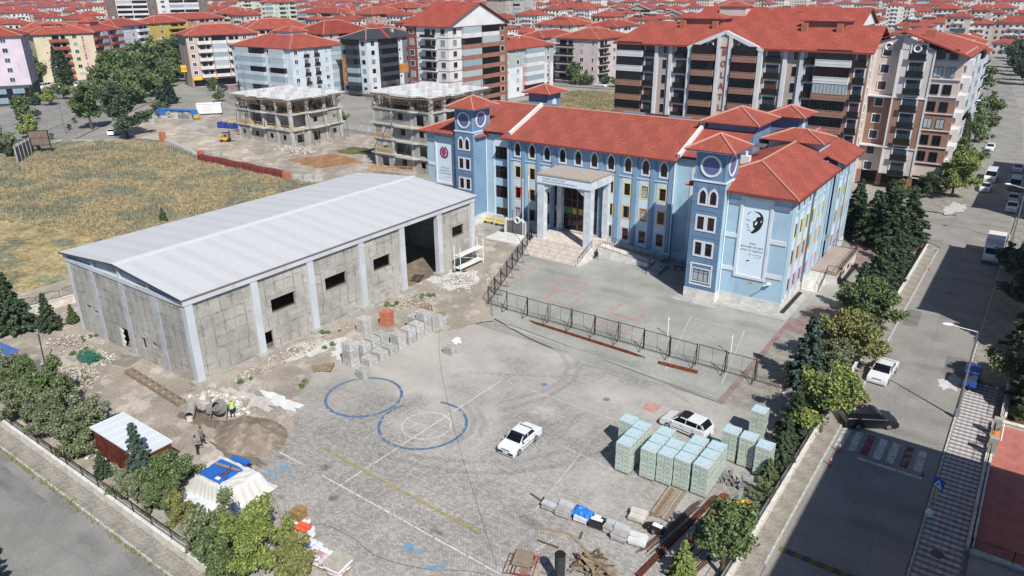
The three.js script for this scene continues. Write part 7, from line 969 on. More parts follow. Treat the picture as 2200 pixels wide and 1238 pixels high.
{ // sand, mixer, pipe
  const g = new THREE.PlaneGeometry(8.6, 6.4, 90, 66).rotateX(-PI / 2), p = g.attributes.position; for (let i = 0; i < p.count; i++) { const x = p.getX(i), z = p.getZ(i), d = Math.hypot(x / 3.7, z / 2.6) + 0.12 * (vn(x * 1.3 + 5, z * 1.3) - 0.5); p.setY(i, Math.max(-0.05, 1.3 * Math.pow(Math.max(0, 1 - d), 0.95) * (1 + 0.15 * (vn(x * 2, z * 2) - 0.5)) + 0.05 * (vn(x * 6, z * 6) - 0.5) * (d < 1 ? 1 : 0) - 0.012) - (d > 0.99 ? 0.06 : 0)); } g.computeVertexNormals();
  const s = stuffy('sand_heap', g.translate(-48.8, 0.02, -29.9), mat(0xb4aca4, { t: 'dirt', s: 3.5 }), 'broad heap of brown building sand beside the concrete mixer', 'sand heap');
  const t = thing('concrete_mixer', 'grey tilting-drum concrete mixer splashed with cement', 'mixer', -53.3, 0.02, -30.2, 0.5), gm = mat(0x9b9a95, { t: 'mottle', s: 1.2 });
  const drum = mesh('drum', new THREE.LatheGeometry([[0.02, -0.7], [0.45, -0.68], [0.62, -0.2], [0.62, 0.15], [0.4, 0.62], [0.42, 0.66], [0.36, 0.66], [0.34, 0.6], [0.55, 0.12], [0.55, -0.2], [0.02, -0.6]].map(([a, b]) => new THREE.Vector2(a, b)), 26), gm, t); drum.position.set(0, 1.15, 0.1); drum.rotation.set(0.95, 0, 0); mesh('ring_gear', new THREE.TorusGeometry(0.64, 0.05, 6, 28).rotateX(PI / 2), M.concDark, drum); mesh('mortar', new THREE.CylinderGeometry(0.33, 0.4, 0.1, 16).translate(0, 0.1, 0), mat(0x6d665b), drum);
  mesh('frame', mg([bar([-0.75, 0.1, -0.7], [-0.65, 1.2, 0], 0.05), bar([0.75, 0.1, -0.7], [0.65, 1.2, 0], 0.05), bar([-0.75, 0.1, 0.7], [-0.65, 1.2, 0], 0.05), bar([0.75, 0.1, 0.7], [0.65, 1.2, 0], 0.05), bar([-0.75, 0.15, -0.7], [0.75, 0.15, -0.7], 0.05), bar([-0.75, 0.15, 0.7], [0.75, 0.15, 0.7], 0.05)]), M.concDark, t); mesh('motor_box', bx(-1.15, -0.7, 0.5, 1.1, -0.3, 0.3), gm, t); for (const s of [-0.85, 0.85]) mesh('wheel', new THREE.TorusGeometry(0.26, 0.07, 8, 16).rotateY(PI / 2).translate(s, 0.33, -0.65), M.rubber, t); mesh('tilt_wheel', new THREE.TorusGeometry(0.32, 0.025, 6, 20).rotateY(PI / 2).translate(0.95, 1.1, 0), M.iron, t);
  const pp = thing('concrete_pipe', 'short pale concrete pipe lying near the mixer', 'pipe', -55.9, 0.02, -28.9, 0.9); mesh('barrel', new THREE.LatheGeometry([[0.3, -0.9], [0.42, -0.9], [0.42, 0.9], [0.3, 0.9], [0.3, -0.9]].map(p => new THREE.Vector2(...p)), 20).rotateX(PI / 2).translate(0, 0.42, 0), M.conc, pp); mesh('cap', cy(0, 0, 0.3, 0.95, 0.28, 0.24, 12), mat(0xd0b9b0), pp);
  const wb = thing('wheelbarrow', 'cement-caked wheelbarrow tipped beside the mixer', 'wheelbarrow', -54.9, 0.02, -29.7, 1.8); mesh('tray', new THREE.CylinderGeometry(0.45, 0.25, 0.3, 4, 1, true).rotateY(PI / 4).scale(1, 1, 1.4).translate(0, 0.45, 0), Object.assign(gm.clone(), { side: THREE.DoubleSide }), wb); mesh('handles', mg([bar([-0.25, 0.4, 0.9], [-0.18, 0.3, -0.8], 0.025), bar([0.25, 0.4, 0.9], [0.18, 0.3, -0.8], 0.025), bar([-0.22, 0, 0.4], [-0.22, 0.35, 0.3], 0.02), bar([0.22, 0, 0.4], [0.22, 0.35, 0.3], 0.02)]), M.iron, wb); mesh('wheel', new THREE.TorusGeometry(0.17, 0.05, 6, 14).rotateY(PI / 2).translate(0, 0.2, -0.8), M.rubber, wb);
}
// heaps of rubble: many small stones
function rubble(name, label, x, z, rx, rz, h, n, mts, seed, size = [0.04, 0.14]) { const r = rng(seed), L = mts.map(() => []); for (let k = 0; k < n; k++) { const a = r() * 2 * PI, d = Math.pow(r(), 0.62) * (r() < 0.15 ? 1.5 : 1), s = rr(...size, r), px = Math.cos(a) * d * rx, pz = Math.sin(a) * d * rz; L[k % mts.length].push(new THREE.IcosahedronGeometry(s, 0).scale(rr(0.7, 1.5, r), rr(0.4, 0.9, r), rr(0.7, 1.4, r)).rotateY(r() * 6).rotateZ(rr(-0.5, 0.5, r)).translate(px, 0.03 + h * Math.max(0, 1 - d) * (0.4 + 0.6 * r()) + s * 0.2, pz)); } const t = thing(name, label, 'rubble', x, 0.01, z); t.userData.kind = 'stuff'; mts.forEach((m, i) => { mesh('stones', mg(L[i]), m, t).userData.kind = 'stuff'; }); return t; }
const rw = [mat(0xc9c5be), mat(0xaea79c), mat(0x938b80)], rd = [mat(0xa89e91), mat(0x8d8479), mat(0xb9b2a8)];
rubble('rubble', 'white plaster rubble spilling from the hall doorway', -57.0, -67.4, 2.7, 2.5, 0.7, 1500, [mat(0xd2cfca), mat(0xbfbab2), mat(0xa9a399)], 3, [0.03, 0.12]);
rubble('rubble', 'broken block rubble heap in front of the hall gable', -71.5, -26.0, 3.6, 2.3, 0.5, 900, rd, 4); rubble('rubble', 'pale rubble mixed with green netting by the gable door', -73.3, -29.6, 2.2, 1.4, 0.4, 420, rw, 5);
rubble('rubble', 'small rubble near the corner by the young cedars', -79.2, -29.6, 3.4, 1.8, 0.2, 260, rd, 6); rubble('rubble', 'rubble strip along the foot of the hall wall', -58.0, -41, 1.2, 6.5, 0.12, 420, rd, 7); rubble('rubble', 'white scraps around the concrete mixer', -55.0, -31.8, 3.4, 1.2, 0.25, 260, rw, 8, [0.08, 0.3]); rubble('rubble', 'weedy rubble beside the hall doorway column', -57.0, -59, 1.6, 3.2, 0.2, 260, rd, 9); rubble('rubble', 'stone rubble at the end of the mesh fence', -13.2, -62.4, 1.3, 0.9, 0.35, 160, rw, 10); rubble('rubble', 'loose rubble on the building site by the lower block', -138, -108, 5, 3, 0.4, 300, rd, 12, [0.12, 0.4]); rubble('rubble', 'bricklike rubble by the shed', -57.6, -21.0, 2.2, 1.0, 0.3, 160, [mat(0xb79f92), ...rw], 13);
{ // green net, steel mesh mats, pallets, formwork
  const r = rng(31), gn = thing('green_net', 'heap of tangled green safety netting on the rubble', 'netting', -73.6, 0.3, -29.0); for (let k = 0; k < 26; k++) { const pts = Array.from({ length: 6 }, () => V(rr(-1.5, 1.5, r), rr(0, 0.3, r), rr(-1, 1, r))); mesh('strand', new THREE.TubeGeometry(new THREE.CatmullRomCurve3(pts), 24, 0.03, 4), mat(0x2f6f5a), gn); }
  for (const [x, z, w, d, l] of [[-70.6, -30.9, 2.6, 2.0, 'steel mesh mat leaning at the gable door'], [-58.2, -42.3, 1.3, 1.0, 'steel mesh mat lying by the hall wall']]) { const t = thing('steel_mesh', l, 'steel mesh', x, 0.14, z, 0.3), L = []; for (let i = 0; i <= 14; i++) L.push(bar([-w / 2 + w * i / 14, 0, -d / 2], [-w / 2 + w * i / 14, 0, d / 2], 0.014, 4)); for (let i = 0; i <= 10; i++) L.push(bar([-w / 2, 0.01, -d / 2 + d * i / 10], [w / 2, 0.01, -d / 2 + d * i / 10], 0.014, 4)); mesh('rods', mg(L), mat(0x7d776f), t); }
  const f = thing('timber_formwork', 'long grey timber formwork panel lying before the gable', 'formwork', -63.0, 0.02, -29.6, -0.05); for (const z of [-0.35, 0.35]) for (let k = 0; k < 4; k++) mesh('board', boxUV(bx(-5 + k * 2.5 + 0.02, -2.5 + k * 2.5, 0.05, 0.42, z - 0.03, z + 0.03)), M.woodGrey, f); for (let k = 0; k < 9; k++) mesh('cleat', boxUV(bx(-4.8 + k * 1.2 - 0.05, -4.8 + k * 1.2 + 0.05, 0, 0.48, -0.45, 0.45)), M.woodGrey, f);
  const pl = (l, x, z, ry, tilt) => { const t = thing('wooden_pallet', l, 'pallet', x, 0.02, z, ry, 'empty wooden pallets by the block stacks'); const g = new THREE.Group(); for (let k = 0; k < 6; k++) { const m = mesh('slat', boxUV(bx(-0.58, 0.58, 0.1, 0.125, -0.56 + k * 0.2, -0.44 + k * 0.2)), M.wood, t); } for (const a of [-0.5, 0, 0.5]) mesh('bearer', boxUV(bx(a - 0.05, a + 0.05, 0, 0.1, -0.56, 0.56)), M.woodDark, t); t.rotation.x = tilt; t.position.y += 0.56 * Math.sin(tilt); };
  pl('broken wooden pallet leaning at the front of the block stacks', -52.4, -41.5, 0.4, 0.35); pl('wooden pallet lying beside the broken one', -53.2, -41.0, 1.0, 0.1); pl('wooden pallet on edge beyond the block stacks', -52.9, -57.0, 0.5, 1.2); pl('dark wooden pallet lying flat beyond the block stacks', -51.7, -57.6, 0.7, 0.06); pl('third pallet leaning near the hall doorway', -53.9, -57.4, 0.2, 0.9);
  const bo = thing('blue_site_box', 'blue sheeted lean-to at the far left behind the hedge', 'lean-to', -78.6, 0.02, -23.0, 0.1); mesh('roof_sheet', new THREE.BoxGeometry(3.4, 0.06, 2.2).rotateX(0.15).translate(0, 2.0, 0), mat(0x4f6fb0, { t: 'mottle', s: 2 }), bo); mesh('side_sheet', bx(-1.6, 1.6, 0, 1.8, 0.9, 0.96), mat(0xd8dde4), bo); for (const x of [-1.5, 1.5]) for (const z of [-0.9, 0.85]) mesh('post', bar([x, 0, z], [x, 1.95, z], 0.05), M.iron, bo);
  const bw = thing('low_block_wall', 'short grey block partition beside the blue lean-to', 'wall', -75.6, 0.02, -23.0); for (let k = 0; k < 3; k++) for (let i = 0; i < 8; i++) mesh('block', cached('lbw', () => boxUV(bx(-0.1, 0.1, 0, 0.38, -0.24, 0.24))), M.concDark, bw).position.set(0, k * 0.4, -2 + i * 0.5 + (k % 2) * 0.12);
  tag(mesh('iron_post', bar([-76.3, 0, -25.8], [-77.0, 3.2, -26.2], 0.06), M.iron, scene), 'leaning dark iron post near the rubble heap', 'post');
  const hose = (l, pts, m, rad) => tag(mesh('hose', new THREE.TubeGeometry(new THREE.CatmullRomCurve3(pts.map(p => V(p[0], 0.05, p[1]))), 80, rad, 5), m, scene), l, 'hose');
  hose('thin red hose running across the near paving', [[-44.5, -27.2], [-40, -25.6], [-36.8, -24.2], [-35.5, -25.8], [-32.5, -26.2], [-30, -25.9], [-26.5, -26.9], [-23.6, -28.6], [-21, -29]], mat(0x7d4340), 0.016);
  tag(mesh('power_cable', new THREE.TubeGeometry(new THREE.CatmullRomCurve3([[-50.4, -56], [-44.9, -49.6], [-35.5, -40.6], [-28, -34.1], [-22.8, -29.7]].map(p => V(p[0], 0.05, p[1]))), 80, 0.009, 5), mat(0x6a6864), scene), 'dark power cable running straight across the yard', 'cable');
}
// ---------- fences, walls, posts ----------
{
  const proto = thing('fence_panel', 'x', 'fence panel', 0, 0, 0, 0, 'black steel mesh fence panels across the school yard');
  const w = 2.78, h = 2.25;
  mesh('frame', mg([bar([-w / 2, 0.15, 0], [-w / 2, h, 0], 0.035), bar([w / 2, 0.15, 0], [w / 2, h, 0], 0.035), bar([-w / 2, h, 0], [w / 2, h, 0], 0.035), bar([-w / 2, 0.18, 0], [w / 2, 0.18, 0], 0.035), bar([0, 0.18, 0], [0, h, 0], 0.014)]), M.iron, proto);
  const net = []; for (let i = -9; i < 12; i++) { const x0 = -w / 2 + i * 0.25; for (const s of [1, -1]) { const a = [x0, 0.2], b = [x0 + 2.05, 2.25], cl = (p) => p; const L = Math.max(a[0], -w / 2), t0 = (L - a[0]), R = Math.min(b[0], w / 2), t1 = R - a[0]; if (t1 - t0 > 0.1) net.push(bar([s * L, 0.2 + t0, 0], [s * R, 0.2 + t1, 0], 0.004, 3)); } }
  mesh('wire_mesh', mg(net), mat(0x4a4845, { metal: 0.4, rough: 0.5 }), proto); mesh('brace', mg([bar([w / 2 - 0.06, 1.9, 0], [w / 2 - 0.06, 0.04, 0.95], 0.03), bar([w / 2 - 0.06, 0.1, 0], [w / 2 - 0.06, 0.04, 0.95], 0.03), bar([w / 2 - 0.06, 0, -0.05], [w / 2 - 0.06, 2.4, -0.05], 0.04)]), M.iron, proto);
  for (let i = 0; i < 12; i++) { const x = -47.75 + i * 2.9, l = `${nth(i + 1)} black mesh fence panel across the yard from the rubble corner`; if (!i) { proto.position.set(x, 0.01, -63.2); proto.userData.label = l; } else dup(proto, l, x, 0.01, -63.2 + (i % 3) * 0.06 + 0.06 * Math.sin(i), 0.02 * Math.sin(i * 2)); }
  for (let i = 0; i < 8; i++) { const t = (i + 0.5) * 2.9, dx = -0.367, dz = -0.93; const c = dup(proto, `${nth(i + 1)} black mesh fence panel toward the steps from the rubble corner`, -49.2 + dx * t, 0.01, -63.4 + dz * t, Math.atan2(-dz, dx)); }
  for (const [x, z, l] of [[-28.28, -67.58, 'left white volleyball post on the concrete yard'], [-21.2, -67.26, 'right white volleyball post on the concrete yard']]) { const t = thing('volleyball_post', l, 'post', x, 0, z); mesh('shaft', cy(0, 0, 2.15, 0, 0.055, 0.05, 10), M.plainWhite, t); mesh('hook', bx(-0.08, 0.08, 1.9, 1.96, -0.06, 0.1), M.plainWhite, t); }
}
// boundary walls with iron railings; the coping slabs one by one
function railWall(name, label, a, b, o = {}) {
  const dx = b[0] - a[0], dz = b[1] - a[1], L = Math.hypot(dx, dz), t = thing(name, label, 'wall', a[0], 0, a[1], Math.atan2(-dz, dx)), h = o.h ?? 0.75, th = 0.34, n = Math.round(L / (o.cs ?? 1.2));
  mesh('wall_body', boxUV(bx(0, L, -0.1, h, -th / 2, th / 2)), o.m ?? mat(0xe8dfce, { t: 'mottle', s: 4 }), t);
  const cg = boxUV(bx(0.006, L / n - 0.006, h, h + 0.07, -th / 2 - 0.06, th / 2 + 0.06)); for (let i = 0; i < n; i++) mesh('coping_slab', cg, i % 3 ? mat(0xeeebe4, { t: 'mottle', s: 3 }) : mat(0xe4e0d8, { t: 'mottle', s: 3 }), t).position.x = i * L / n;
  if (o.rail === 0) return t; const rh = o.rh ?? 1.0, N = Math.round(L / 2.4), sec = L / N, hump = o.hump ?? 0;
  const rg = mg([...Array.from({ length: 17 }, (_, k) => { const s = k / 16, e = hump * Math.sin(s * PI); return bar([s * sec, h + 0.07, 0], [s * sec, h + rh + e, 0], k ? 0.011 : 0.035, 4); }), bar([0, h + 0.2, 0], [sec, h + 0.2, 0], 0.022, 4), ...Array.from({ length: 6 }, (_, k) => bar([k / 6 * sec, h + rh - 0.1 + hump * Math.sin(k / 6 * PI), 0], [(k + 1) / 6 * sec, h + rh - 0.1 + hump * Math.sin((k + 1) / 6 * PI), 0], 0.022, 4))]);
  for (let i = 0; i < N; i++) mesh('railing_section', rg, M.iron, t).position.x = i * sec; return t;
}
railWall('boundary_wall', 'cream low wall with black iron railing along the side road', [-92, -18.55], [-10.4, -18.55]);
railWall('boundary_wall', 'white low wall with iron railing between yard and street', [-10.25, -19], [-10.25, -114], { h: 0.7 });
railWall('boundary_wall', 'pale block wall with humped iron railing behind the hall', [-91.6, -19], [-90.2, -36.5], { h: 1.0, hump: 0.25 }); railWall('boundary_wall', 'pale block wall with iron railing beside the field', [-90.2, -36.5], [-83, -37.6], { h: 1.0, hump: 0.25 });
railWall('court_wall', 'narrow kerb wall with black railing around the red sports court', [1.85, -49], [1.85, -67.6], { h: 0.25, rh: 1.1 }); railWall('court_wall', 'low wall with railing at the near end of the red court', [1.9, -48.9], [16, -48.9], { h: 0.2, rh: 1.0 }); railWall('garden_wall', 'garden wall with railing beneath the trees across the street', [2.3, -68.2], [2.3, -108], { h: 0.6 }); railWall('court_wall', 'pale kerb at the top of the red court', [2.2, -67.9], [16, -67.9], { h: 0.3, rail: 0 });
{ const t = thing('orange_gate_box', 'orange meter box with white bar at the court corner', 'box', 1.95, 0.1, -63.6); mesh('box', bx(-0.3, 0.3, 0, 1.0, -0.8, 0.2), mat(0xcf8a3a, { rough: 0.6 }), t); mesh('bar', bar([0.45, 1.0, 0.6], [0.45, 1.1, -2.2], 0.05), M.plainWhite, t); mesh('pier', bx(-0.3, 0.3, 0, 1.6, 1.2, 1.7), M.conc, t); mesh('pier', bx(-0.3, 0.3, 0, 1.6, -2.2, -1.7), M.conc, t); }
function streetLamp(label, x, z, ry, h = 8, arm = 1.9) { const t = thing('street_lamp', label, 'street lamp', x, 0, z, ry); mesh('pole', cy(0, 0, h, 0, 0.11, 0.06, 12), M.steel, t); mesh('arm', bar([0, h - 0.05, 0], [-arm, h + 0.35, 0], 0.045), M.steel, t); mesh('lamp_head', new THREE.SphereGeometry(0.5, 14, 8).scale(0.85, 0.24, 0.42).translate(-arm - 0.35, h + 0.4, 0), M.plainWhite, t); mesh('base_box', bx(-0.16, 0.16, 0, 0.9, -0.14, 0.14), M.steel, t); }
streetLamp('tall grey street lamp on the patterned pavement with arm over the street', -1.0, -67, 0.35, 8.2, 2.0); streetLamp('street lamp beyond the lorry at the side street corner', -0.6, -124, 0.2, 8); streetLamp('tall street lamp on the main road beside the big tree', -206, -88.6, -0.8, 11, 2.2); streetLamp('street lamp in front of the lettered cream building', -272, -118, -0.8, 10); streetLamp('street lamp between the corner trees', -262, -142, -0.8, 10); streetLamp('street lamp in the trees up the street', -14, -225, 0.2, 9); streetLamp('second street lamp up the street', -12, -204, 0.2, 9); streetLamp('thin lamp beside the pale blue building', -229, -160, 0, 9);
{ // crossing sign
  const t = thing('crossing_sign', 'blue square pedestrian crossing sign on a pole with a white bag at its foot', 'road sign', -0.75, 0.02, -51.2, -0.6); mesh('pole', cy(0, 0, 2.9, 0, 0.035, 0.035, 8), M.steel, t);
  mesh('sign_plate', bx(-0.42, 0.42, 2.5, 3.34, 0.03, 0.05), mat(0x1f4fae, { rough: 0.4 }), t); mesh('white_triangle', new THREE.ShapeGeometry(new THREE.Shape([[-0.33, 2.6], [0.33, 2.6], [0, 3.2]].map(p => new THREE.Vector2(...p)))).translate(0, 0, 0.054), M.plainWhite, t);
  mesh('walking_figure', mg([new THREE.CircleGeometry(0.05, 10).translate(0, 3.0, 0.058), new THREE.ShapeGeometry(new THREE.Shape([[-0.05, 2.93], [0.05, 2.93], [0.16, 2.66], [0.1, 2.66], [0, 2.82], [-0.1, 2.66], [-0.16, 2.66]].map(p => new THREE.Vector2(...p)))).translate(0, 0, 0.058)]), M.black, t); mesh('warning_strip', bx(-0.06, 0.06, 1.6, 2.35, 0.03, 0.05), mat(0xc8b52a), t); mesh('bag', new THREE.IcosahedronGeometry(0.3, 2).scale(0.9, 1.2, 0.8).translate(-0.1, 0.32, 0.1), M.plainWhite, t);
}
for (const [x, z, l] of [[-8.0, -55.9, 'red flexible bollard at the near left end of the crossing'], [-8.1, -53.6, 'red flexible bollard nearest the camera by the left kerb'], [-2.0, -56.3, 'red flexible bollard at the right end of the crossing'], [-8.1, -64.8, 'red flexible bollard behind the black car'], [-8.6, -105.1, 'red flexible bollard far up the left kerb']]) { const t = thing('bollard', l, 'bollard', x, -0.09, z, 0, 'red flexible bollards at the kerbs'); mesh('post', cy(0, 0.03, 0.85, 0, 0.05, 0.045, 10), mat(0xb53a28, { rough: 0.5 }), t); mesh('base', cy(0, 0, 0.04, 0, 0.13, 0.12, 14), mat(0x9c3224), t); for (const y of [0.55, 0.7]) mesh('white_band', cy(0, y, y + 0.07, 0, 0.053, 0.053, 10), M.plainWhite, t); }
{ // monument, flagpoles, benches, bin
  const t = thing('school_monument', 'white stepped monument with dark marble slab and round medallion', 'monument', -61.0, 0, -85.6, 0.05), wm = mat(0xdfddd8, { t: 'soft', s: 3 });
  mesh('platform', poly([[-3.6, 3.0], [3.2, 3.0], [3.2, -0.6], [-3.6, -0.6]], 0, 0.12), wm, t); for (let k = 0; k < 3; k++) mesh('step', poly([[-2.6 + k * 0.35, 0.2], [-2.0 + k * 0.35, 2.2 - k * 0.45], [1.6 - k * 0.3, 2.2 - k * 0.45], [2.3 - k * 0.3, 0.2]], 0.12 + k * 0.15, 0.15), wm, t);
  mesh('marble_slab', bx(-1.7, 1.5, 0.2, 2.3, -0.4, -0.15), mat(0x6c6e76, { t: 'mottle', s: 1 }), t); mesh('side_pillar', bx(-2.1, -1.7, 0.1, 2.6, -0.55, 0), wm, t); mesh('side_pillar', bx(1.5, 2.0, 0.1, 2.6, -0.55, 0), wm, t); mesh('medallion', new THREE.TorusGeometry(0.42, 0.16, 10, 26).translate(0.1, 2.55, -0.2), wm, t); mesh('crest', beam([-1.7, 2.4, -0.3], [-0.4, 2.7, -0.3], 0.3, 0.3), wm, t); mesh('crest', beam([0.6, 2.7, -0.3], [1.6, 2.2, -0.3], 0.3, 0.3), wm, t);
  for (const [x, z, l] of [[-58.2, -83.4, 'white flagpole nearer the steps with a small red flag'], [-58.6, -85.4, 'white flagpole behind the one with the flag']]) { const f = thing('flagpole', l, 'flagpole', x, 0, z); mesh('pole', cy(0, 0, 9.5, 0, 0.06, 0.04, 10), M.plainWhite, f); mesh('finial', new THREE.SphereGeometry(0.09, 10, 8).translate(0, 9.55, 0), M.plainWhite, f); if (l.includes('red')) { const g = new THREE.PlaneGeometry(0.9, 1.2, 10, 6).translate(-0.45, 7.9, 0), p = g.attributes.position; for (let i = 0; i < p.count; i++) { p.setZ(i, 0.12 * Math.sin(p.getX(i) * 9)); p.setX(i, p.getX(i) * 0.6); } g.computeVertexNormals(); mesh('flag', g, mat(0xc01c28, { side: THREE.DoubleSide }), f); } }
  for (const [x, z, l] of [[-68.4, -88.6, 'yellow bench nearest the left tower'], [-66.2, -88.6, 'yellow bench nearer the monument']]) { const b = thing('bench', l, 'bench', x, 0, z, 0.1, 'yellow benches by the school wall'); mesh('seat', bx(-0.8, 0.8, 0.42, 0.48, -0.22, 0.22), mat(0xc9b347), b); mesh('backrest', bx(-0.8, 0.8, 0.55, 0.9, -0.26, -0.2), mat(0xc9b347), b); for (const s of [-0.65, 0.65]) mesh('leg', bx(s - 0.05, s + 0.05, 0, 0.42, -0.2, 0.2), M.iron, b); }
  const bn = thing('litter_bin', 'black litter bin beside the entrance steps', 'bin', -46.4, 0, -84.0); mesh('bucket', cy(0, 0.35, 1.0, 0, 0.2, 0.26, 12), M.black, bn); mesh('stand', mg([bar([-0.3, 0, 0], [-0.3, 1.05, 0], 0.03), bar([0.3, 0, 0], [0.3, 1.05, 0], 0.03)]), M.iron, bn);
  for (const [x, z, l] of [[-33.4, -87.6, 'yellow bench in the shade beside the right tower'], [-35.4, -86.6, 'dark bench in the shade by the ramp']]) { const b = thing('bench', l, 'bench', x, 0, z, 0.1); mesh('seat', bx(-0.7, 0.7, 0.42, 0.48, -0.2, 0.2), l[0] === 'y' ? mat(0xc9b347) : M.iron, b); for (const s of [-0.55, 0.55]) mesh('leg', bx(s - 0.05, s + 0.05, 0, 0.42, -0.18, 0.18), M.iron, b); }
}
{ // building site goods
  const b = thing('tarp_covered_stack', 'stack of grey blocks under a blue tarpaulin by the site track', 'covered stack', -203.5, 0, -119, 0.35); const r = rng(6); for (let i = 0; i < 9; i++) for (let k = 0; k < 4; k++) mesh('block_row', cached('tbr', () => boxUV(bx(-0.55, 0.55, 0, 0.5, -1, 1))), pick([M.conc, M.concPale, M.concDark], r), b).position.set(-5 + i * 1.2, k * 0.52, 0); mesh('blue_tarpaulin', mg([beam([-5.9, 2.3, 0], [5.4, 2.3, 0], 2.6, 0.12), beam([-6.1, 1.5, 0.2], [-5.8, 2.4, 0.2], 2.4, 0.5), beam([5.4, 2.3, 0.2], [5.9, 0.7, 0.2], 2.4, 0.5), bx(-5.8, -3.6, 1.0, 2.3, 1.05, 1.2)]), mat(0x2f6fb5, { rough: 0.5 }), b); mesh('yellow_machine', bx(5.9, 7.4, 0.3, 1.2, 0.2, 1.4), mat(0xcfa52c), b);
  const c = thing('site_container', 'white prefabricated site container by the back street', 'container', -202, 0, -128, 0.9); mesh('body', bx(-3.4, 3.4, 0.35, 3.1, -1.3, 1.3), M.white, c); mesh('roof', bx(-3.5, 3.5, 3.1, 3.22, -1.4, 1.4), M.plainWhite, c); mesh('door', bx(3.4, 3.44, 0.4, 2.4, -0.4, 0.5), mat(0xd8dbde), c); mesh('skids', mg([bx(-3.3, 3.3, 0, 0.35, -1.2, -1.0), bx(-3.3, 3.3, 0, 0.35, 1.0, 1.2)]), M.iron, c); mesh('chimney_pipe', cy(1.5, 3.2, 4.0, 0.5, 0.1), M.iron, c);
  const k = thing('formwork_rack', 'blue steel racks of formwork with yellow clamps on the building site', 'racks', -177.5, 0, -117, 0.25), bl = mat(0x273f8f); for (const x of [-2.6, 0.4]) { mesh('rack', mg([bx(x, x + 2.6, 0.1, 0.2, -1, 1), bx(x, x + 2.6, 0.3, 1.4, 0.9, 1.0), bx(x, x + 0.1, 0.2, 1.5, -1, 1), bx(x + 2.5, x + 2.6, 0.2, 1.5, -1, 1)]), bl, k); for (let i = 0; i < 5; i++) mesh('formwork_beam', bx(x + 0.15, x + 2.45, 0.25 + i * 0.22, 0.42 + i * 0.22, -0.9, 0.85), bl, k); } mesh('yellow_clamps', mg(Array.from({ length: 14 }, (_, i) => bar([rr(0.5, 3, r), 1.4, rr(-0.8, 0.8, r)], [rr(0.5, 3, r), 1.8, rr(-0.8, 0.8, r)], 0.09))), mat(0xd8b32a), k);
  const bb = thing('billboard_frame', 'rusty grid billboard frame on two posts at the field edge', 'billboard', -185, 0, -73.6, 0.82); for (const x of [-2.1, 2.1]) mesh('post', bx(x - 0.09, x + 0.09, 0, 5.2, -0.09, 0.09), M.iron, bb); for (let i = 0; i < 3; i++) for (let j = 0; j < 2; j++) mesh('panel', boxUV(bx(-1.95 + i * 1.32, -0.68 + i * 1.32, 1.9 + j * 1.6, 3.42 + j * 1.6, -0.03, 0.03)), mat(0x8a7468, { t: 'mottle', s: 2 }), bb); mesh('frame', mg([bx(-2.1, 2.1, 1.78, 1.88, -0.08, 0.08), bx(-2.1, 2.1, 3.43, 3.49, -0.08, 0.08), bx(-2.1, 2.1, 5.05, 5.15, -0.08, 0.08)]), M.iron, bb);
  const mf = thing('sheet_metal_fence', 'grey sheet metal fence at the left edge of the field', 'fence', -177.6, 0, -65.5, 2.47); for (let i = 0; i < 5; i++) { mesh('sheet', bx(i * 2.4 + 0.05, i * 2.4 + 2.3, 0.1, 3.4, -0.03, 0.03), mat(i % 2 ? 0x6d747c : 0x5f666e, { rough: 0.5, metal: 0.3 }), mf); mesh('post', bx(i * 2.4 - 0.1, i * 2.4 + 0.1, 0, 3.9, -0.14, 0.14), M.conc, mf); }
  const wf = thing('panel_fence', 'pale concrete panel fence between the two unfinished blocks', 'fence', -151, 0, -133.2, -0.04); for (let i = 0; i < 11; i++) { mesh('panel', bx(i * 2.4 + 0.06, i * 2.4 + 2.34, 0.1, 1.7, -0.05, 0.05), M.concPale, wf); mesh('post', bx(i * 2.4 - 0.08, i * 2.4 + 0.08, 0, 1.9, -0.1, 0.1), M.conc, wf); }
  const ys = thing('shop_pole_sign', 'yellow square shop sign on a tall pole', 'sign', -270, 0, -163.5, 0.9); mesh('pole', cy(0, 0, 5, 0, 0.1, 0.1), M.iron, ys); mesh('sign_board', bx(-1.3, 1.3, 5, 7.4, -0.12, 0.12), mat(0xe8b81f), ys); mesh('sign_lettering', new TextGeometry('ŞOK', { font, size: 0.75, depth: 0.04, curveSegments: 4 }).translate(-1.05, 5.8, 0.12), mat(0xc8322c), ys);
  const rp = thing('ramp_barrier', 'orange safety barrier on a ramp behind the hall roof', 'barrier', -103, 0, -103.6, 0.1); mesh('rails', mg([0.5, 1.0].flatMap(y => [bar([-7, y, 0], [5, y + 1.2, 0], 0.07)]).concat(Array.from({ length: 7 }, (_, i) => bar([-7 + i * 2, i * 0.2, 0], [-7 + i * 2, 1.1 + i * 0.2, 0], 0.06)))), mat(0xcf8a30), rp);
}
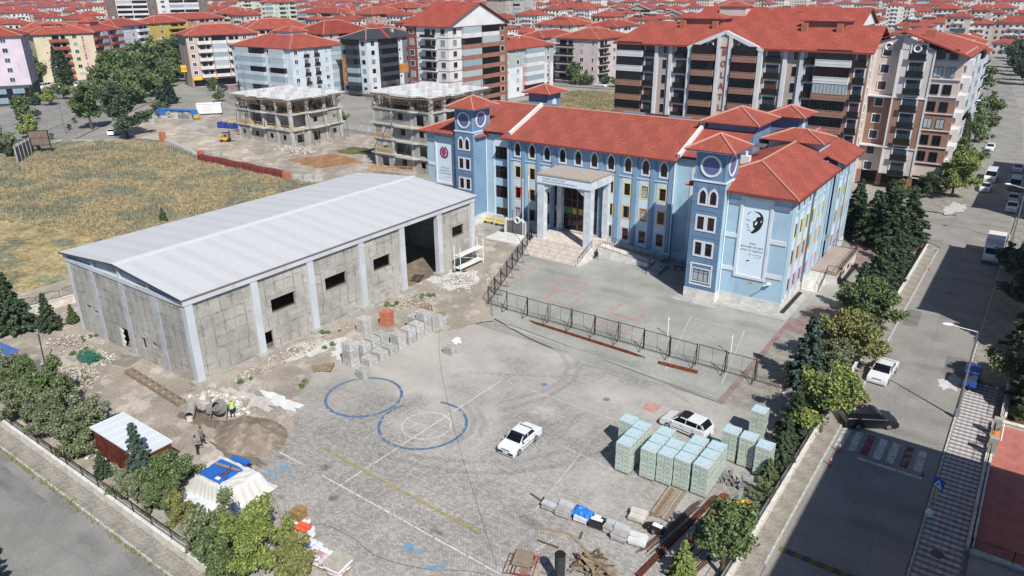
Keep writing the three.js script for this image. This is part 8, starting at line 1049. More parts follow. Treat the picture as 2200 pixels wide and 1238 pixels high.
// ---------- people ----------
function person(label, x, z, ry, o) {
  const t = thing('person', label, 'person', x, 0.02, z, ry), H = 1.74, J = o.pose, N = 72, S = 1.05, mc = new MarchingCubes(N, new THREE.MeshBasicMaterial(), false, false, 60000); mc.isolation = 0;
  // bones: [a, b, ra, rb, colour]
  const bones = [[J.hip, J.chest, 0.145, 0.165, 'shirt'], [J.chest, J.neck, 0.15, 0.07, 'shirt'], [J.neck, J.head, 0.055, 0.06, 'skin'], [J.head, [J.head[0], J.head[1] + 0.12, J.head[2] + 0.01], 0.085, 0.1, 'head']];
  for (const s of ['l', 'r']) { const sg = s === 'l' ? 1 : -1, sh = [J.chest[0] + sg * 0.19, J.chest[1] + 0.1, J.chest[2]], hp = [J.hip[0] + sg * 0.09, J.hip[1] - 0.03, J.hip[2]]; bones.push([sh, J['e' + s], 0.058, 0.046, 'shirt'], [J['e' + s], J['h' + s], 0.043, 0.033, o.sleeve ?? 'shirt']);
    const e = V(...J['e' + s]), h = V(...J['h' + s]), d = h.clone().sub(e).normalize(), side = d.clone().cross(V(0, 0, 1)).normalize(); const pm = h.clone().addScaledVector(d, 0.09); bones.push([J['h' + s], pm.toArray(), 0.03, 0.034, 'skin']); for (let f = -1.5; f < 2; f++) { const b0 = pm.clone().addScaledVector(side, f * 0.018), b1 = b0.clone().addScaledVector(d, 0.075).add(V(0, 0, 0.02)); bones.push([b0.toArray(), b1.toArray(), 0.011, 0.009, 'skin']); } const th0 = h.clone().addScaledVector(d, 0.03); bones.push([th0.toArray(), th0.clone().addScaledVector(side, 0.05 * sg).addScaledVector(d, 0.04).toArray(), 0.012, 0.01, 'skin']);
    bones.push([hp, J['k' + s], 0.088, 0.06, 'trousers'], [J['k' + s], J['f' + s], 0.058, 0.045, 'trousers'], [J['f' + s], [J['f' + s][0], 0.045, J['f' + s][2] + 0.17], 0.05, 0.042, 'shoe']); }
  const cap = (p, [a, b, ra, rb]) => { const ax = b[0] - a[0], ay = b[1] - a[1], az = b[2] - a[2], k = clamp(((p[0] - a[0]) * ax + (p[1] - a[1]) * ay + (p[2] - a[2]) * az) / (ax * ax + ay * ay + az * az)); return Math.hypot(p[0] - a[0] - ax * k, p[1] - a[1] - ay * k, p[2] - a[2] - az * k) - ra - (rb - ra) * k; };
  for (let k = 0; k < N; k++) for (let j = 0; j < N; j++) for (let i = 0; i < N; i++) { const p = [(i / N * 2 - 1) * S, (j / N * 2 - 1) * S + 0.93, (k / N * 2 - 1) * S]; let d = 9; if (Math.abs(p[0]) < 0.75 && Math.abs(p[2]) < 0.75) for (const b of bones) { const c = cap(p, b), h = clamp(0.5 + 0.5 * (d - c) / 0.03); d = d * (1 - h) + c * h - 0.03 * h * (1 - h); } mc.field[k * N * N + j * N + i] = -d; }
  mc.update(); const n = mc.count, pos = new Float32Array(n * 3), col = new Float32Array(n * 3), C = Object.fromEntries(Object.entries({ skin: 0xb98a6c, shirt: o.shirt, trousers: o.trousers, shoe: 0x1b1a19, hair: o.hair ?? 0x231b16, vest: o.vest ?? o.shirt }).map(([a, c]) => [a, new THREE.Color(c)]));
  for (let i = 0; i < n; i++) { const p = [mc.positionArray[3 * i] * S, mc.positionArray[3 * i + 1] * S + 0.93, mc.positionArray[3 * i + 2] * S]; pos.set(p, 3 * i); let best = 9, bk = 'skin'; for (const b of bones) { const c = cap(p, b); if (c < best) { best = c; bk = b[4]; } } if (bk === 'head') bk = p[1] > J.head[1] + 0.12 || p[2] < J.head[2] - 0.04 ? 'hair' : 'skin'; C[bk].toArray(col, 3 * i); }
  const g = new THREE.BufferGeometry(); g.setAttribute('position', new THREE.BufferAttribute(pos, 3)); g.setAttribute('color', new THREE.BufferAttribute(col, 3)); g.computeVertexNormals();
  mesh('body', g, new THREE.MeshStandardMaterial({ vertexColors: true, roughness: 0.85 }), t);
  const hd = J.head, face = mesh('face', mg([new THREE.ConeGeometry(0.02, 0.05, 6).rotateX(PI / 2 - 0.4).translate(hd[0], hd[1] + 0.07, hd[2] + 0.1), bx(hd[0] - 0.03, hd[0] + 0.03, hd[1] + 0.0, hd[1] + 0.012, hd[2] + 0.075, hd[2] + 0.088), ...[-1, 1].map(s => new THREE.SphereGeometry(0.012, 6, 5).translate(hd[0] + s * 0.035, hd[1] + 0.1, hd[2] + 0.085)), ...[-1, 1].map(s => new THREE.SphereGeometry(0.028, 6, 5).scale(0.5, 1, 0.7).translate(hd[0] + s * 0.1, hd[1] + 0.07, hd[2]))]), mat(0x8c614a), t);
  if (o.vest) mesh('vest', new THREE.CylinderGeometry(0.2, 0.2, 0.52, 16, 1, true).scale(1.12, 1, 0.92).translate((J.hip[0] + J.chest[0]) / 2, (J.hip[1] + J.chest[1]) / 2 + 0.06, (J.hip[2] + J.chest[2]) / 2), mat(o.vest, { side: THREE.DoubleSide }), t);
  if (o.helmet) mesh('helmet', mg([new THREE.SphereGeometry(0.135, 14, 8, 0, 2 * PI, 0, PI / 2).translate(hd[0], hd[1] + 0.12, hd[2]), cy(hd[0], hd[1] + 0.11, hd[1] + 0.125, hd[2] + 0.03, 0.16, 0.15, 14)]), mat(o.helmet, { rough: 0.4 }), t);
}
const stand = { hip: [0, 0.94, 0], chest: [0, 1.32, 0], neck: [0, 1.5, 0.01], head: [0, 1.56, 0.02], el: [0.29, 1.12, -0.03], hl: [0.27, 0.9, 0.1], er: [-0.29, 1.12, -0.03], hr: [-0.27, 0.9, 0.1], kl: [0.11, 0.5, 0.02], fl: [0.13, 0.08, -0.02], kr: [-0.11, 0.5, 0.02], fr: [-0.13, 0.08, -0.02] };
person('person in grey shirt and dark trousers standing nearest the shed', -50.1, -25.8, 2.7, { shirt: 0x8d8a86, trousers: 0x1c1d24, sleeve: 'skin', pose: { ...stand, el: [0.42, 1.28, 0.06], hl: [0.6, 1.32, 0.2], hr: [-0.2, 1.05, 0.25] } });
person('person in faded grey work clothes standing behind the first by the sand', -50.9, -26.8, 2.4, { shirt: 0x77716a, trousers: 0x3a3833, pose: { ...stand, hl: [0.12, 1.1, 0.24], el: [0.27, 1.12, 0.05], kl: [0.12, 0.5, 0.12], fl: [0.13, 0.08, 0.12], kr: [-0.11, 0.5, -0.04], fr: [-0.12, 0.08, -0.14] } });
person('person in fluorescent vest and yellow helmet at the mixer', -52.5, -30.8, -2.2, { shirt: 0xaeb6bd, vest: 0xb6e04a, helmet: 0xe0a91e, trousers: 0x2d3346, pose: { ...stand, chest: [0, 1.28, 0.12], neck: [0, 1.44, 0.2], head: [0, 1.49, 0.23], el: [0.27, 1.1, 0.25], hl: [0.14, 1.0, 0.45], er: [-0.27, 1.1, 0.25], hr: [-0.14, 1.0, 0.45] } });
// ---------- trees ----------
function leaves(n, at, size, r, flat = 0) { // n small folded leaf faces; at() gives [point, outward]
  const P = new Float32Array(n * 18), C = new Float32Array(n * 18), a = V(0, 0, 0), b = V(0, 0, 0), nn = V(0, 0, 0), up = V(0, 1, 0);
  for (let i = 0; i < n; i++) {
    const [p, o] = at(); nn.set(o.x * 0.4 + rr(-0.9, 0.9, r), o.y * 0.4 + rr(-0.5, 1, r) + flat, o.z * 0.4 + rr(-0.9, 0.9, r)).normalize();
    a.set(rr(-1, 1, r), rr(-1, 1, r), rr(-1, 1, r)).cross(nn).normalize(); b.copy(nn).cross(a);
    const s = size * rr(0.6, 1.25, r), w = s * 0.62, f = nn.clone().multiplyScalar(-s * 0.18);
    const A = [p.x - a.x * s, p.y - a.y * s, p.z - a.z * s], B = [p.x + b.x * w + f.x, p.y + b.y * w + f.y, p.z + b.z * w + f.z], D = [p.x + a.x * s, p.y + a.y * s, p.z + a.z * s], E = [p.x - b.x * w + f.x, p.y - b.y * w + f.y, p.z - b.z * w + f.z];
    P.set([...A, ...B, ...D, ...A, ...D, ...E], i * 18); const t = r(), k = 0.72 + 0.56 * r(), cr = k * (0.92 + 0.3 * t * t), cg = k, cb = k * (0.85 + 0.2 * r()); for (let j = 0; j < 6; j++) C.set([cr, cg, cb], i * 18 + j * 3);
  }
  const g = new THREE.BufferGeometry(); g.setAttribute('position', new THREE.BufferAttribute(P, 3)); g.setAttribute('color', new THREE.BufferAttribute(C, 3)); g.computeVertexNormals(); return g;
}
const onBall = r => { const u = r() * 2 - 1, a = r() * 2 * PI, s = Math.sqrt(1 - u * u); return V(s * Math.cos(a), u, s * Math.sin(a)); };
// unit trees: height 1, crown half-width about 0.5 x spread
function broad(seed, n, leaf, spread = 0.42, low = 0.22) {
  const r = rng(seed), cl = [], wood = [bar([0, 0, 0], [rr(-.03, .03, r), low + 0.1, rr(-.03, .03, r)], 0.028, 8, 0.018)];
  const ch = 1 - low; for (let i = 0; i < 15; i++) { // limbs of uneven length carry the clumps
    const a = i * 2.4 + rr(-0.4, 0.4, r), e = rr(-0.15, 1.45, r), L = rr(0.6, 1.08, r), d = V(Math.cos(a) * Math.cos(e) * spread * 0.92, Math.sin(e) * ch * 0.62 + ch * 0.16, Math.sin(a) * Math.cos(e) * spread * 0.92).multiplyScalar(L), y0 = low + ch * 0.12 * Math.max(0, e);
    wood.push(bar([0, y0, 0], [d.x * 0.95, y0 + d.y * 0.95, d.z * 0.95], 0.011, 5, 0.003));
    for (let j = 0; j < 8; j++) { const s = 0.38 + 0.66 * (j + r()) / 8, q = 0.2 * (1.1 - s * 0.4); cl.push([V(d.x * s + rr(-q, q, r) * spread, Math.min(0.985, y0 + d.y * s + rr(-q, q, r) * 0.38), d.z * s + rr(-q, q, r) * spread), rr(0.04, 0.1, r)]); }
  }
  const W = cl.map(c => c[1] ** 2), S = W.reduce((a, b) => a + b, 0);
  return { crown: leaves(n, () => { let t = r() * S, i = 0; while (t > W[i] && i < W.length - 1) t -= W[i++]; const o = onBall(r), [c, R] = cl[i], d = R * (0.2 + 1.15 * r()); return [V(c.x + o.x * d, c.y + o.y * d * 0.8, c.z + o.z * d), o]; }, leaf, r), trunk: mg(wood) };
}
function cedar(seed, n, leaf, spread = 0.3, top = 1) { // tiers of nearly level boughs
  const r = rng(seed), B = [], wood = [bar([0, 0, 0], [0, 0.97 * top, 0], 0.022, 8, 0.003)];
  for (let y = 0.1; y < 0.97; y += 0.045) { const m = Math.max(4, Math.round(9 * (1.1 - y))), R = spread * Math.pow(1 - y * 0.97, 0.8) * rr(0.8, 1.12, r), a0 = r() * 6; for (let i = 0; i < m; i++) { const a = a0 + i / m * 2 * PI + rr(-.2, .2, r), L = R * rr(0.65, 1.1, r); B.push([a, y, L]); wood.push(bar([0, y, 0], [Math.cos(a) * L * 0.8, y + 0.01, Math.sin(a) * L * 0.8], 0.004, 4, 0.0015)); } }
  const W = B.map(b => b[2]), S = W.reduce((a, b) => a + b, 0);
  return { crown: leaves(n, () => { let t = r() * S, i = 0; while (t > W[i] && i < W.length - 1) t -= W[i++]; const [a, y, L] = B[i], s = 0.12 + 0.88 * Math.sqrt(r()), side = rr(-1, 1, r) * 0.26 * L * (1.15 - s) + rr(-.01, .01, r), x = Math.cos(a) * L * s - Math.sin(a) * side, z = Math.sin(a) * L * s + Math.cos(a) * side; return [V(x, y - s * s * L * 0.12 + rr(-.012, .016, r), z), V(Math.cos(a) * 0.3, 0.6, Math.sin(a) * 0.3)]; }, leaf, r, 0.5), trunk: mg(wood) };
}
function cypress(seed, n, leaf, w = 0.11) { const r = rng(seed); return { crown: leaves(n, () => { const y = 0.04 + 0.96 * Math.pow(r(), 0.85), a = r() * 2 * PI, R = w * Math.sin(Math.min(1, (1 - y) * 1.25 + 0.03) * PI / 2) * (0.8 + 0.3 * vn(a * 2, y * 14)) * Math.sqrt(0.4 + 0.6 * r()); return [V(Math.cos(a) * R, y, Math.sin(a) * R), V(Math.cos(a), 0.5, Math.sin(a))]; }, leaf, r), trunk: bar([0, 0, 0], [0, 0.3, 0], 0.02, 6) }; }
const K = { b1: broad(11, 15000, 0.021), b2: broad(12, 15000, 0.021, 0.48, 0.16), b3: broad(13, 13000, 0.023, 0.36, 0.3), h1: broad(14, 13000, 0.026, 0.62, 0.1), c1: cedar(15, 15000, 0.02), c2: cedar(16, 11000, 0.024, 0.36), s1: cypress(17, 5000, 0.02), f1: broad(18, 2600, 0.045, 0.45, 0.2), f2: broad(19, 2200, 0.05, 0.5, 0.12), f3: cedar(20, 2200, 0.042, 0.28), f4: cypress(21, 1500, 0.035) };
const leafMat = (c) => { const k = 'leaf' + c; return mats[k] ??= new THREE.MeshStandardMaterial({ color: new THREE.Color(c), vertexColors: true, roughness: 0.5, side: THREE.DoubleSide }); };
const LG = { mid: leafMat(0x5a6b40), dark: leafMat(0x3c4f34), light: leafMat(0x788545), yel: leafMat(0x7a7c49), olive: leafMat(0x6c7555), pine: leafMat(0x41543a), blue: leafMat(0x44564c), grey: leafMat(0x7a8268) };
const bark = mat(0x5a4a3c, { rough: 0.95 });
function tree(name, kind, x, z, h, color, label, o = {}) { const t = thing(name, label, o.cat ?? 'tree', x, o.y ?? 0, z, o.ry ?? rr(0, 6.28), o.group); const k = K[kind]; const c = mesh('crown', k.crown, LG[color], t); mesh('trunk', k.trunk, bark, t); t.scale.set(h * (o.w ?? 1), h, h * (o.w ?? 1)); return t; }
const br = 'broadleaf_tree', ce = 'cedar_tree', bu = 'shrub', cp = 'cypress_tree';
// along the side road wall
[[-72.5, -21.2, 5.0, 'h1', 'olive', 'leafy tree at the far left end of the wall hedge'], [-69.2, -21.6, 5.4, 'b2', 'mid', 'tall dense tree second in the wall hedge'], [-65.6, -21.8, 5.6, 'h1', 'mid', 'broad green tree in the middle of the wall hedge'], [-62.6, -20.6, 4.8, 'b2', 'olive', 'pale leaved tree leaning over the wall railing'], [-59.9, -22.2, 4.2, 'h1', 'grey', 'greyish bush at the inner side of the wall hedge'], [-58.4, -20.4, 4.2, 'h1', 'olive', 'grey-green tree beside the brown shed'], [-67.0, -19.9, 4.6, 'b1', 'olive', 'bush pressed against the railing of the wall hedge']].forEach(([x, z, h, k, c, l]) => tree(br, k, x, z, h, c, l, { w: 0.95 }));
tree(ce, 'c1', -49.2, -20.9, 6.0, 'blue', 'slim blue-green cedar in front of the shed', { w: 0.85 }); tree(ce, 'c2', -53.4, -19.9, 2.4, 'dark', 'small round conifer by the railing left of the shed'); tree(br, 'b2', -46.6, -21.6, 4.8, 'mid', 'bright green tree at the shed corner'); tree(br, 'h1', -46.9, -19.8, 3.6, 'olive', 'pale bush by the railing below the shed', { w: 0.8 }); tree(br, 'h1', -49.8, -19.6, 2.8, 'grey', 'low grey-green bush against the railing', { w: 0.8 }); tree(br, 'h1', -43.6, -20.4, 2.9, 'yel', 'yellowish bush below the covered stack', { w: 0.75 }); tree(br, 'b1', -45.0, -20.3, 3.4, 'mid', 'green bush between the pale bush and the yellow one');
tree(br, 'h1', -38.4, -19.9, 5.2, 'olive', 'large pale-leaved tree left at the bottom corner of the yard', { w: 0.85 }); tree(br, 'b2', -35.4, -20.9, 5.6, 'light', 'large bright green tree right at the bottom corner of the yard', { w: 0.9 }); tree(br, 'h1', -36.2, -18.7, 4.4, 'mid', 'green tree hanging over the wall below the large pair', { w: 0.8 }); tree(br, 'b3', -32.2, -21.3, 3.8, 'yel', 'sparse yellow-green tree beside the cement bags');
tree(ce, 'c2', -46.8, -8.3, 6.2, 'dark', 'dark conifer at the bottom left across the side road', { w: 1.05 }); tree(ce, 'c2', -44.0, -7.0, 5.6, 'dark', 'second dark conifer behind the bottom left one'); tree(ce, 'c1', -51, -7.2, 8, 'dark', 'tall conifer out by the side road pavement'); tree(ce, 'c1', -56, -7.0, 8, 'dark', 'conifer further along the side road pavement');
// beside the hall and field
tree(ce, 'c2', -87.2, -27.6, 7.2, 'pine', 'broad dark cedar at the left edge beside the railing'); tree(ce, 'c1', -84.4, -30.0, 4.6, 'pine', 'young cedar between the big cedar and the hall', { w: 1.1 }); tree(ce, 'c1', -84.3, -32.4, 2.4, 'mid', 'smallest cedar sapling beside the hall corner', { w: 1.2 }); tree(ce, 'c2', -87.4, -24.3, 5, 'dark', 'cedar below the big one at the left edge'); tree(ce, 'c2', -112.5, -60, 2.4, 'mid', 'lone small green bush in the dry field', { cat: 'shrub' });
// between yard and street
tree(br, 'b1', -10.0, -57.9, 7.2, 'light', 'yellow-green street tree standing in the school pavement', { w: 1.0 }); tree(ce, 'c1', -13.2, -64.8, 7.6, 'blue', 'blue-green cedar behind the yellow-green street tree', { w: 1.1 }); tree(br, 'b2', -11.0, -70.5, 7.6, 'yel', 'large olive-yellow tree above the parked white car', { w: 0.95 }); tree(br, 'b1', -11.2, -66.0, 5.4, 'olive', 'bush under the olive-yellow tree'); tree(br, 'b2', -11.2, -80.6, 7.4, 'mid', 'dense dark green tree halfway along the street wall'); tree(br, 'h1', -11.0, -76.2, 5.0, 'mid', 'green tree between the olive one and the dense one'); tree(ce, 'c1', -13.0, -84.6, 6.6, 'pine', 'cedar behind the dense street tree'); tree(ce, 'c1', -12.4, -91.4, 7.8, 'pine', 'tall cedar opposite the school side terrace', { w: 1.15 }); tree(ce, 'c2', -12.0, -97.6, 6.6, 'dark', 'cedar next along toward the side street'); tree(ce, 'c1', -12.2, -104, 7.4, 'pine', 'cedar near the corner of the street wall');
[[-20.2, -115.5, 8.6, 'c1', 'tall dark cedar behind the school corner'], [-17.2, -112.4, 8.0, 'c2', 'wide dark cedar in the planted bed'], [-14.4, -110.2, 9.0, 'c1', 'tallest cedar of the planted bed'], [-13.0, -114.8, 8.2, 'c2', 'cedar at the side street end of the bed'], [-16.6, -118.6, 8.4, 'c1', 'cedar at the back of the planted bed']].forEach(([x, z, h, k, l]) => tree(ce, k, x, z, h, 'pine', l, { w: 1.2 }));
[[-11.7, -56.2, 4.2, 'c2', 'dark', 'cedar bush beside the single insulation pallet'], [-11.6, -53.6, 3.4, 'c1', 'dark', 'dark cedar bush behind the three insulation pallets'], [-11.2, -51.0, 3.2, 'c2', 'pine', 'cedar bush right of the three insulation pallets'], [-11.4, -48.6, 2.2, 'c2', 'mid', 'low cedar beside the kerb stones'], [-11.2, -46.6, 1.6, 'h1', 'olive', 'low shrub by the yellow hose']].forEach(([x, z, h, k, c, l]) => tree(ce, k, x, z, h, c, l, { w: 1.25 }));
tree(br, 'b3', -10.7, -37.4, 6.2, 'mid', 'large green tree at the bottom by the street wall', { w: 1.05 }); tree(ce, 'c2', -12.6, -35.6, 3.2, 'light', 'small green conifer below the large bottom tree');
// across the street
tree(br, 'b2', 3.4, -74.6, 8.2, 'mid', 'broad garden tree leaning over the far pavement', { w: 0.9 }); tree(ce, 'c1', 4.2, -71.2, 7.6, 'pine', 'cedar in the garden above the red court', { w: 1.2 }); tree(ce, 'c2', 3.8, -84, 9, 'dark', 'dark cedar in the garden behind the broad tree', { w: 1.0 }); tree(br, 'b2', 3.0, -97, 8.4, 'dark', 'dark leafy tree beside the shaded pavement', { w: 0.95 }); tree(br, 'b2', 2.6, -105, 7.6, 'dark', 'leafy tree at the end of the garden wall'); tree(br, 'f1', -0.2, -110.4, 4.2, 'dark', 'small tree beside the box lorry cab'); tree(br, 'h1', 3.8, -69.6, 2.4, 'light', 'bright low bush at the top of the red court');
// up the street
[[-10.9, -146.5, 9.5, 'b2', 'light', 'large light green tree at the corner of the brown block'], [-14.6, -143.6, 5.4, 'b2', 'dark', 'dark shrub under the brown block piers'], [-18.4, -141.4, 3.6, 'h1', 'mid', 'low bush before the brown block piers'], [-12.0, -166, 8.0, 'f1', 'mid', 'round tree beside the street forecourt'], [-13.2, -204, 6.4, 'f2', 'mid', 'spreading tree up the left pavement'], [-15.4, -233, 7, 'f1', 'mid', 'tree in the pavement further up'], [-13.6, -250, 7, 'f1', 'mid', 'tree right of the one further up'], [-21, -312, 8, 'f2', 'mid', 'tree near the grey and pink building'], [-11.6, -222, 5.4, 'f1', 'olive', 'small tree at the kerb up the street']].forEach(([x, z, h, k, c, l]) => tree(br, k, x, z, h, c, l));
for (let i = 0; i < 26; i++) tree(br, i % 2 ? 'f1' : 'f2', -318 - i * 5.5 + rr(-6, 6), -118 - i * 3.2 + rr(-7, 7), rr(9, 15), i % 3 ? 'dark' : 'mid', 'dark tree in the belt rising at the upper left', { group: 'dark tree belt rising at the upper left' });
for (let i = 0; i < 14; i++) tree(br, i % 2 ? 'f1' : 'f2', -236 - i * 4.6 + rr(-3, 3), -118 - i * 4.4 + rr(-4, 4), rr(7, 11), i % 3 ? 'mid' : 'olive', 'tree on the corner between main road and back street', { group: 'trees on the corner between the roads' });
tree(cp, 's1', -14.4, -190, 8.4, 'pine', 'pointed cypress beside the street', { w: 1.6 });
for (let i = 0; i < 16; i++) tree(br, i % 2 ? 'f1' : 'f2', -10 - i * 1.3 + rr(-2, 2), -330 - i * 16, rr(8, 12), 'dark', 'street tree in the long row at the top right', { group: 'long row of street trees at the top right' });
// left: field corner and main road
tree(br, 'b1', -188, -95.2, 15, 'dark', 'big dark tree at the field corner', { w: 0.95 }); tree(br, 'b3', -206, -95.4, 13, 'mid', 'open crowned tree left of the big field tree', { w: 1.05 });
[[-233, -134, 9, 'f3', 'blue', 'tall cedar behind the tarpaulin stack'], [-226, -127, 7, 'f3', 'blue', 'cedar left of the tall one'], [-212, -118, 4.5, 'f2', 'olive', 'bushy shrub below the cedars']].forEach(([x, z, h, k, c, l]) => tree(ce, k, x, z, h, c, l, { w: 1.4 }));
[[-260, -138], [-252, -131], [-272, -150], [-284, -160], [-296, -170], [-306, -180], [-318, -190], [-330, -196], [-345, -206], [-290, -152], [-300, -158], [-312, -166], [-324, -176], [-340, -190], [-278, -140], [-356, -214], [-370, -224], [-268, -133]].forEach(([x, z], i) => tree(br, i % 2 ? 'f1' : 'f2', x, z, rr(12, 16.5), i % 3 ? 'mid' : 'dark', 'leafy tree in the long row beside the main road', { group: 'long row of trees beside the main road' }));
[[-272, -119, 7, 'f1', 'mid', 'round tree before the parked white cars'], [-266.5, -107.5, 6.5, 'f3', 'blue', 'pointed grey-green conifer by the pink building'], [-262, -110, 6.4, 'f1', 'light', 'bright tree next to the grey-green conifer'], [-234, -90.6, 7.6, 'f2', 'mid', 'round tree on the median, upper of two'], [-206.5, -80.5, 6.6, 'f1', 'light', 'light green tree on the road edge above the billboard'], [-193, -68.6, 8, 'f1', 'olive', 'tree cut by the left edge'], [-186, -67.6, 3.2, 'f1', 'dark', 'small round dark tree behind the metal fence'], [-360, -150, 12, 'f1', 'dark', 'dark tall tree in the gap at the upper left'], [-385, -160, 13, 'f2', 'dark', 'dark tree behind it at the upper left'], [-345, -140, 11, 'f1', 'mid', 'tree low in the gap beside the pink building'], [-330, -132, 10, 'f2', 'dark', 'tree at the foot of the gap by the cream building'], [-247.5, -159.6, 5, 'f2', 'mid', 'small tree beside the shop building'], [-222.5, -145, 4.5, 'f1', 'mid', 'little tree on the back street'], [-238, -165, 4, 'f2', 'dark', 'hedge tree before the pale blue building'], [-166, -141, 4.5, 'f2', 'mid', 'tree between the unfinished blocks'], [-156, -138, 4, 'f1', 'mid', 'second tree between the unfinished blocks'], [-148, -246, 8.5, 'f2', 'mid', 'large tree by the beige balcony building'], [-142, -245, 6, 'f1', 'mid', 'slender tree beside the large one'], [-135, -246.5, 5, 'f1', 'dark', 'small tree left of the white car'], [-130.5, -246.8, 5.5, 'f1', 'mid', 'small tree right of the yellow taxi']].forEach(([x, z, h, k, c, l]) => tree(br, k, x, z, h, c, l));
[[-318, -139, 14, 'slim dark cypress before the cream building, left one'], [-310, -138, 13, 'second cypress before the cream building']].forEach(([x, z, h, l], i) => tree(cp, 'f4', x, z, h, 'dark', l, { w: i ? 1.9 : 1.1 }));
for (const [x, z] of [[-197, -79], [-201, -83], [-211, -92], [-221, -98], [-190, -75]]) tree(bu, 'f2', x, z, 1.6, 'mid', 'clipped little tree along the main road pavement', { cat: 'shrub', group: 'clipped little trees on the main road pavement' });
// ---------- dry grass and weeds ----------
{
  const r = rng(77), inside = (x, z, P) => { let c = false; for (let i = 0, j = P.length - 1; i < P.length; j = i++) if ((P[i][1] > z) !== (P[j][1] > z) && x < (P[j][0] - P[i][0]) * (z - P[i][1]) / (P[j][1] - P[i][1]) + P[i][0]) c = !c; return c; };
  const tuft = (seed) => { const q = rng(seed), L = []; for (let k = 0; k < 11; k++) { const a = q() * 6.28, d = q() * 0.3, x = Math.cos(a) * d, z = Math.sin(a) * d, w = 0.07, b = q() * 6.28, h = 0.22 + q() * 0.26, lx = (q() - 0.5) * 0.3, lz = (q() - 0.5) * 0.3; L.push([x - Math.cos(b) * w, -0.02, z - Math.sin(b) * w], [x + Math.cos(b) * w, -0.02, z + Math.sin(b) * w], [x + lx, h, z + lz]); } return tris(L); };
  const FP = [[-84, -38], [-91, -37.2], [-98, -44], [-112, -50], [-150, -42], [-182, -50], [-196, -80], [-186, -90], [-176, -96], [-150, -91.5], [-119, -89.5], [-98, -90.5], [-84, -79]];
  const put = (name, label, poly2, box, n, hue) => { const L = []; let guard = 0; while (L.length < n && guard++ < n * 6) { const x = rr(box[0], box[1], r), z = rr(box[2], box[3], r); if (inside(x, z, poly2)) L.push([x, z]); } const im = new THREE.InstancedMesh(tuft(5), new THREE.MeshStandardMaterial({ roughness: 0.95, side: THREE.DoubleSide }), L.length), m = new THREE.Matrix4(), c = new THREE.Color(); L.forEach(([x, z], i) => { const b = fbm(x / 62 * 15 + 31, -z / 62 * 15 + 5, 5, 256), g = sm(0.46, 0.62, b + rr(-.05, .05, r)), s = rr(0.5, 1.25, r); m.makeRotationY(r() * 6).scale(V(s * 1.3, s * (0.8 + 0.5 * g), s * 1.3)).setPosition(x, 0.01, z); im.setMatrixAt(i, m); const k = rr(0.75, 1.15, r); c.setRGB(k * (0.40 - 0.15 * g), k * (0.335 - 0.08 * g), k * (0.195 - 0.02 * g)); if (r() < 0.12) c.setRGB(0.28 * k, 0.21 * k, 0.12 * k); im.setColorAt(i, c); }); im.name = numbered(name); im.castShadow = im.receiveShadow = true; im.userData.kind = 'stuff'; tag(im, label, 'grass'); scene.add(im); };
  put('dry_grass', 'straw coloured dry grass with grey-green weeds covering the field', FP, [-198, -84, -97, -38], 26000);
  put('dry_grass', 'dry grass on the vacant lot beyond the school', [[-72, -145], [-138, -192], [-136, -230], [-114, -236], [-74, -200]], [-140, -72, -236, -145], 5000);
  const wp = []; for (const [x, z, k] of [[-57.6, -35.4, 3], [-58.6, -56.5, 7], [-56.4, -61, 6], [-76, -29, 6], [-79, -31.2, 5], [-70, -26.6, 3], [-58.6, -69.4, 8], [-52, -38, 2], [-55.3, -44.4, 2], [-69.5, -23, 4], [-58.8, -47.5, 3]]) for (let i = 0; i < k; i++) wp.push([x + rr(-0.9, 0.9, r), z + rr(-1, 1, r), rr(0.5, 1.0, r)]);
  const wl = K.f2.crown; const w = new THREE.InstancedMesh(wl, leafMat(0x6d7f4c), wp.length), m = new THREE.Matrix4(); wp.forEach(([x, z, s], i) => { m.makeRotationY(i).scale(V(s * 0.9, s * 0.55, s * 0.9)).setPosition(x, -0.08 * s, z); w.setMatrixAt(i, m); }); w.name = 'weeds'; w.castShadow = w.receiveShadow = true; w.userData.kind = 'stuff'; tag(w, 'clumps of green weeds around the hall and rubble', 'weeds'); scene.add(w);
  // weeds in the gutter of the side road
  const gw = new THREE.InstancedMesh(tuft(9), mat(0x8c8a5c, { side: THREE.DoubleSide }), 420); for (let i = 0; i < 420; i++) { const s = rr(0.25, 0.7, r); m.makeRotationY(r() * 6).scale(V(s, s, s)).setPosition(rr(-84, -30, r), -0.06, -16.9 + rr(-0.2, 0.18, r)); gw.setMatrixAt(i, m); } gw.name = 'gutter_weeds'; gw.castShadow = gw.receiveShadow = true; gw.userData.kind = 'stuff'; tag(gw, 'dry weeds growing along the side road kerb', 'weeds'); scene.add(gw);
}
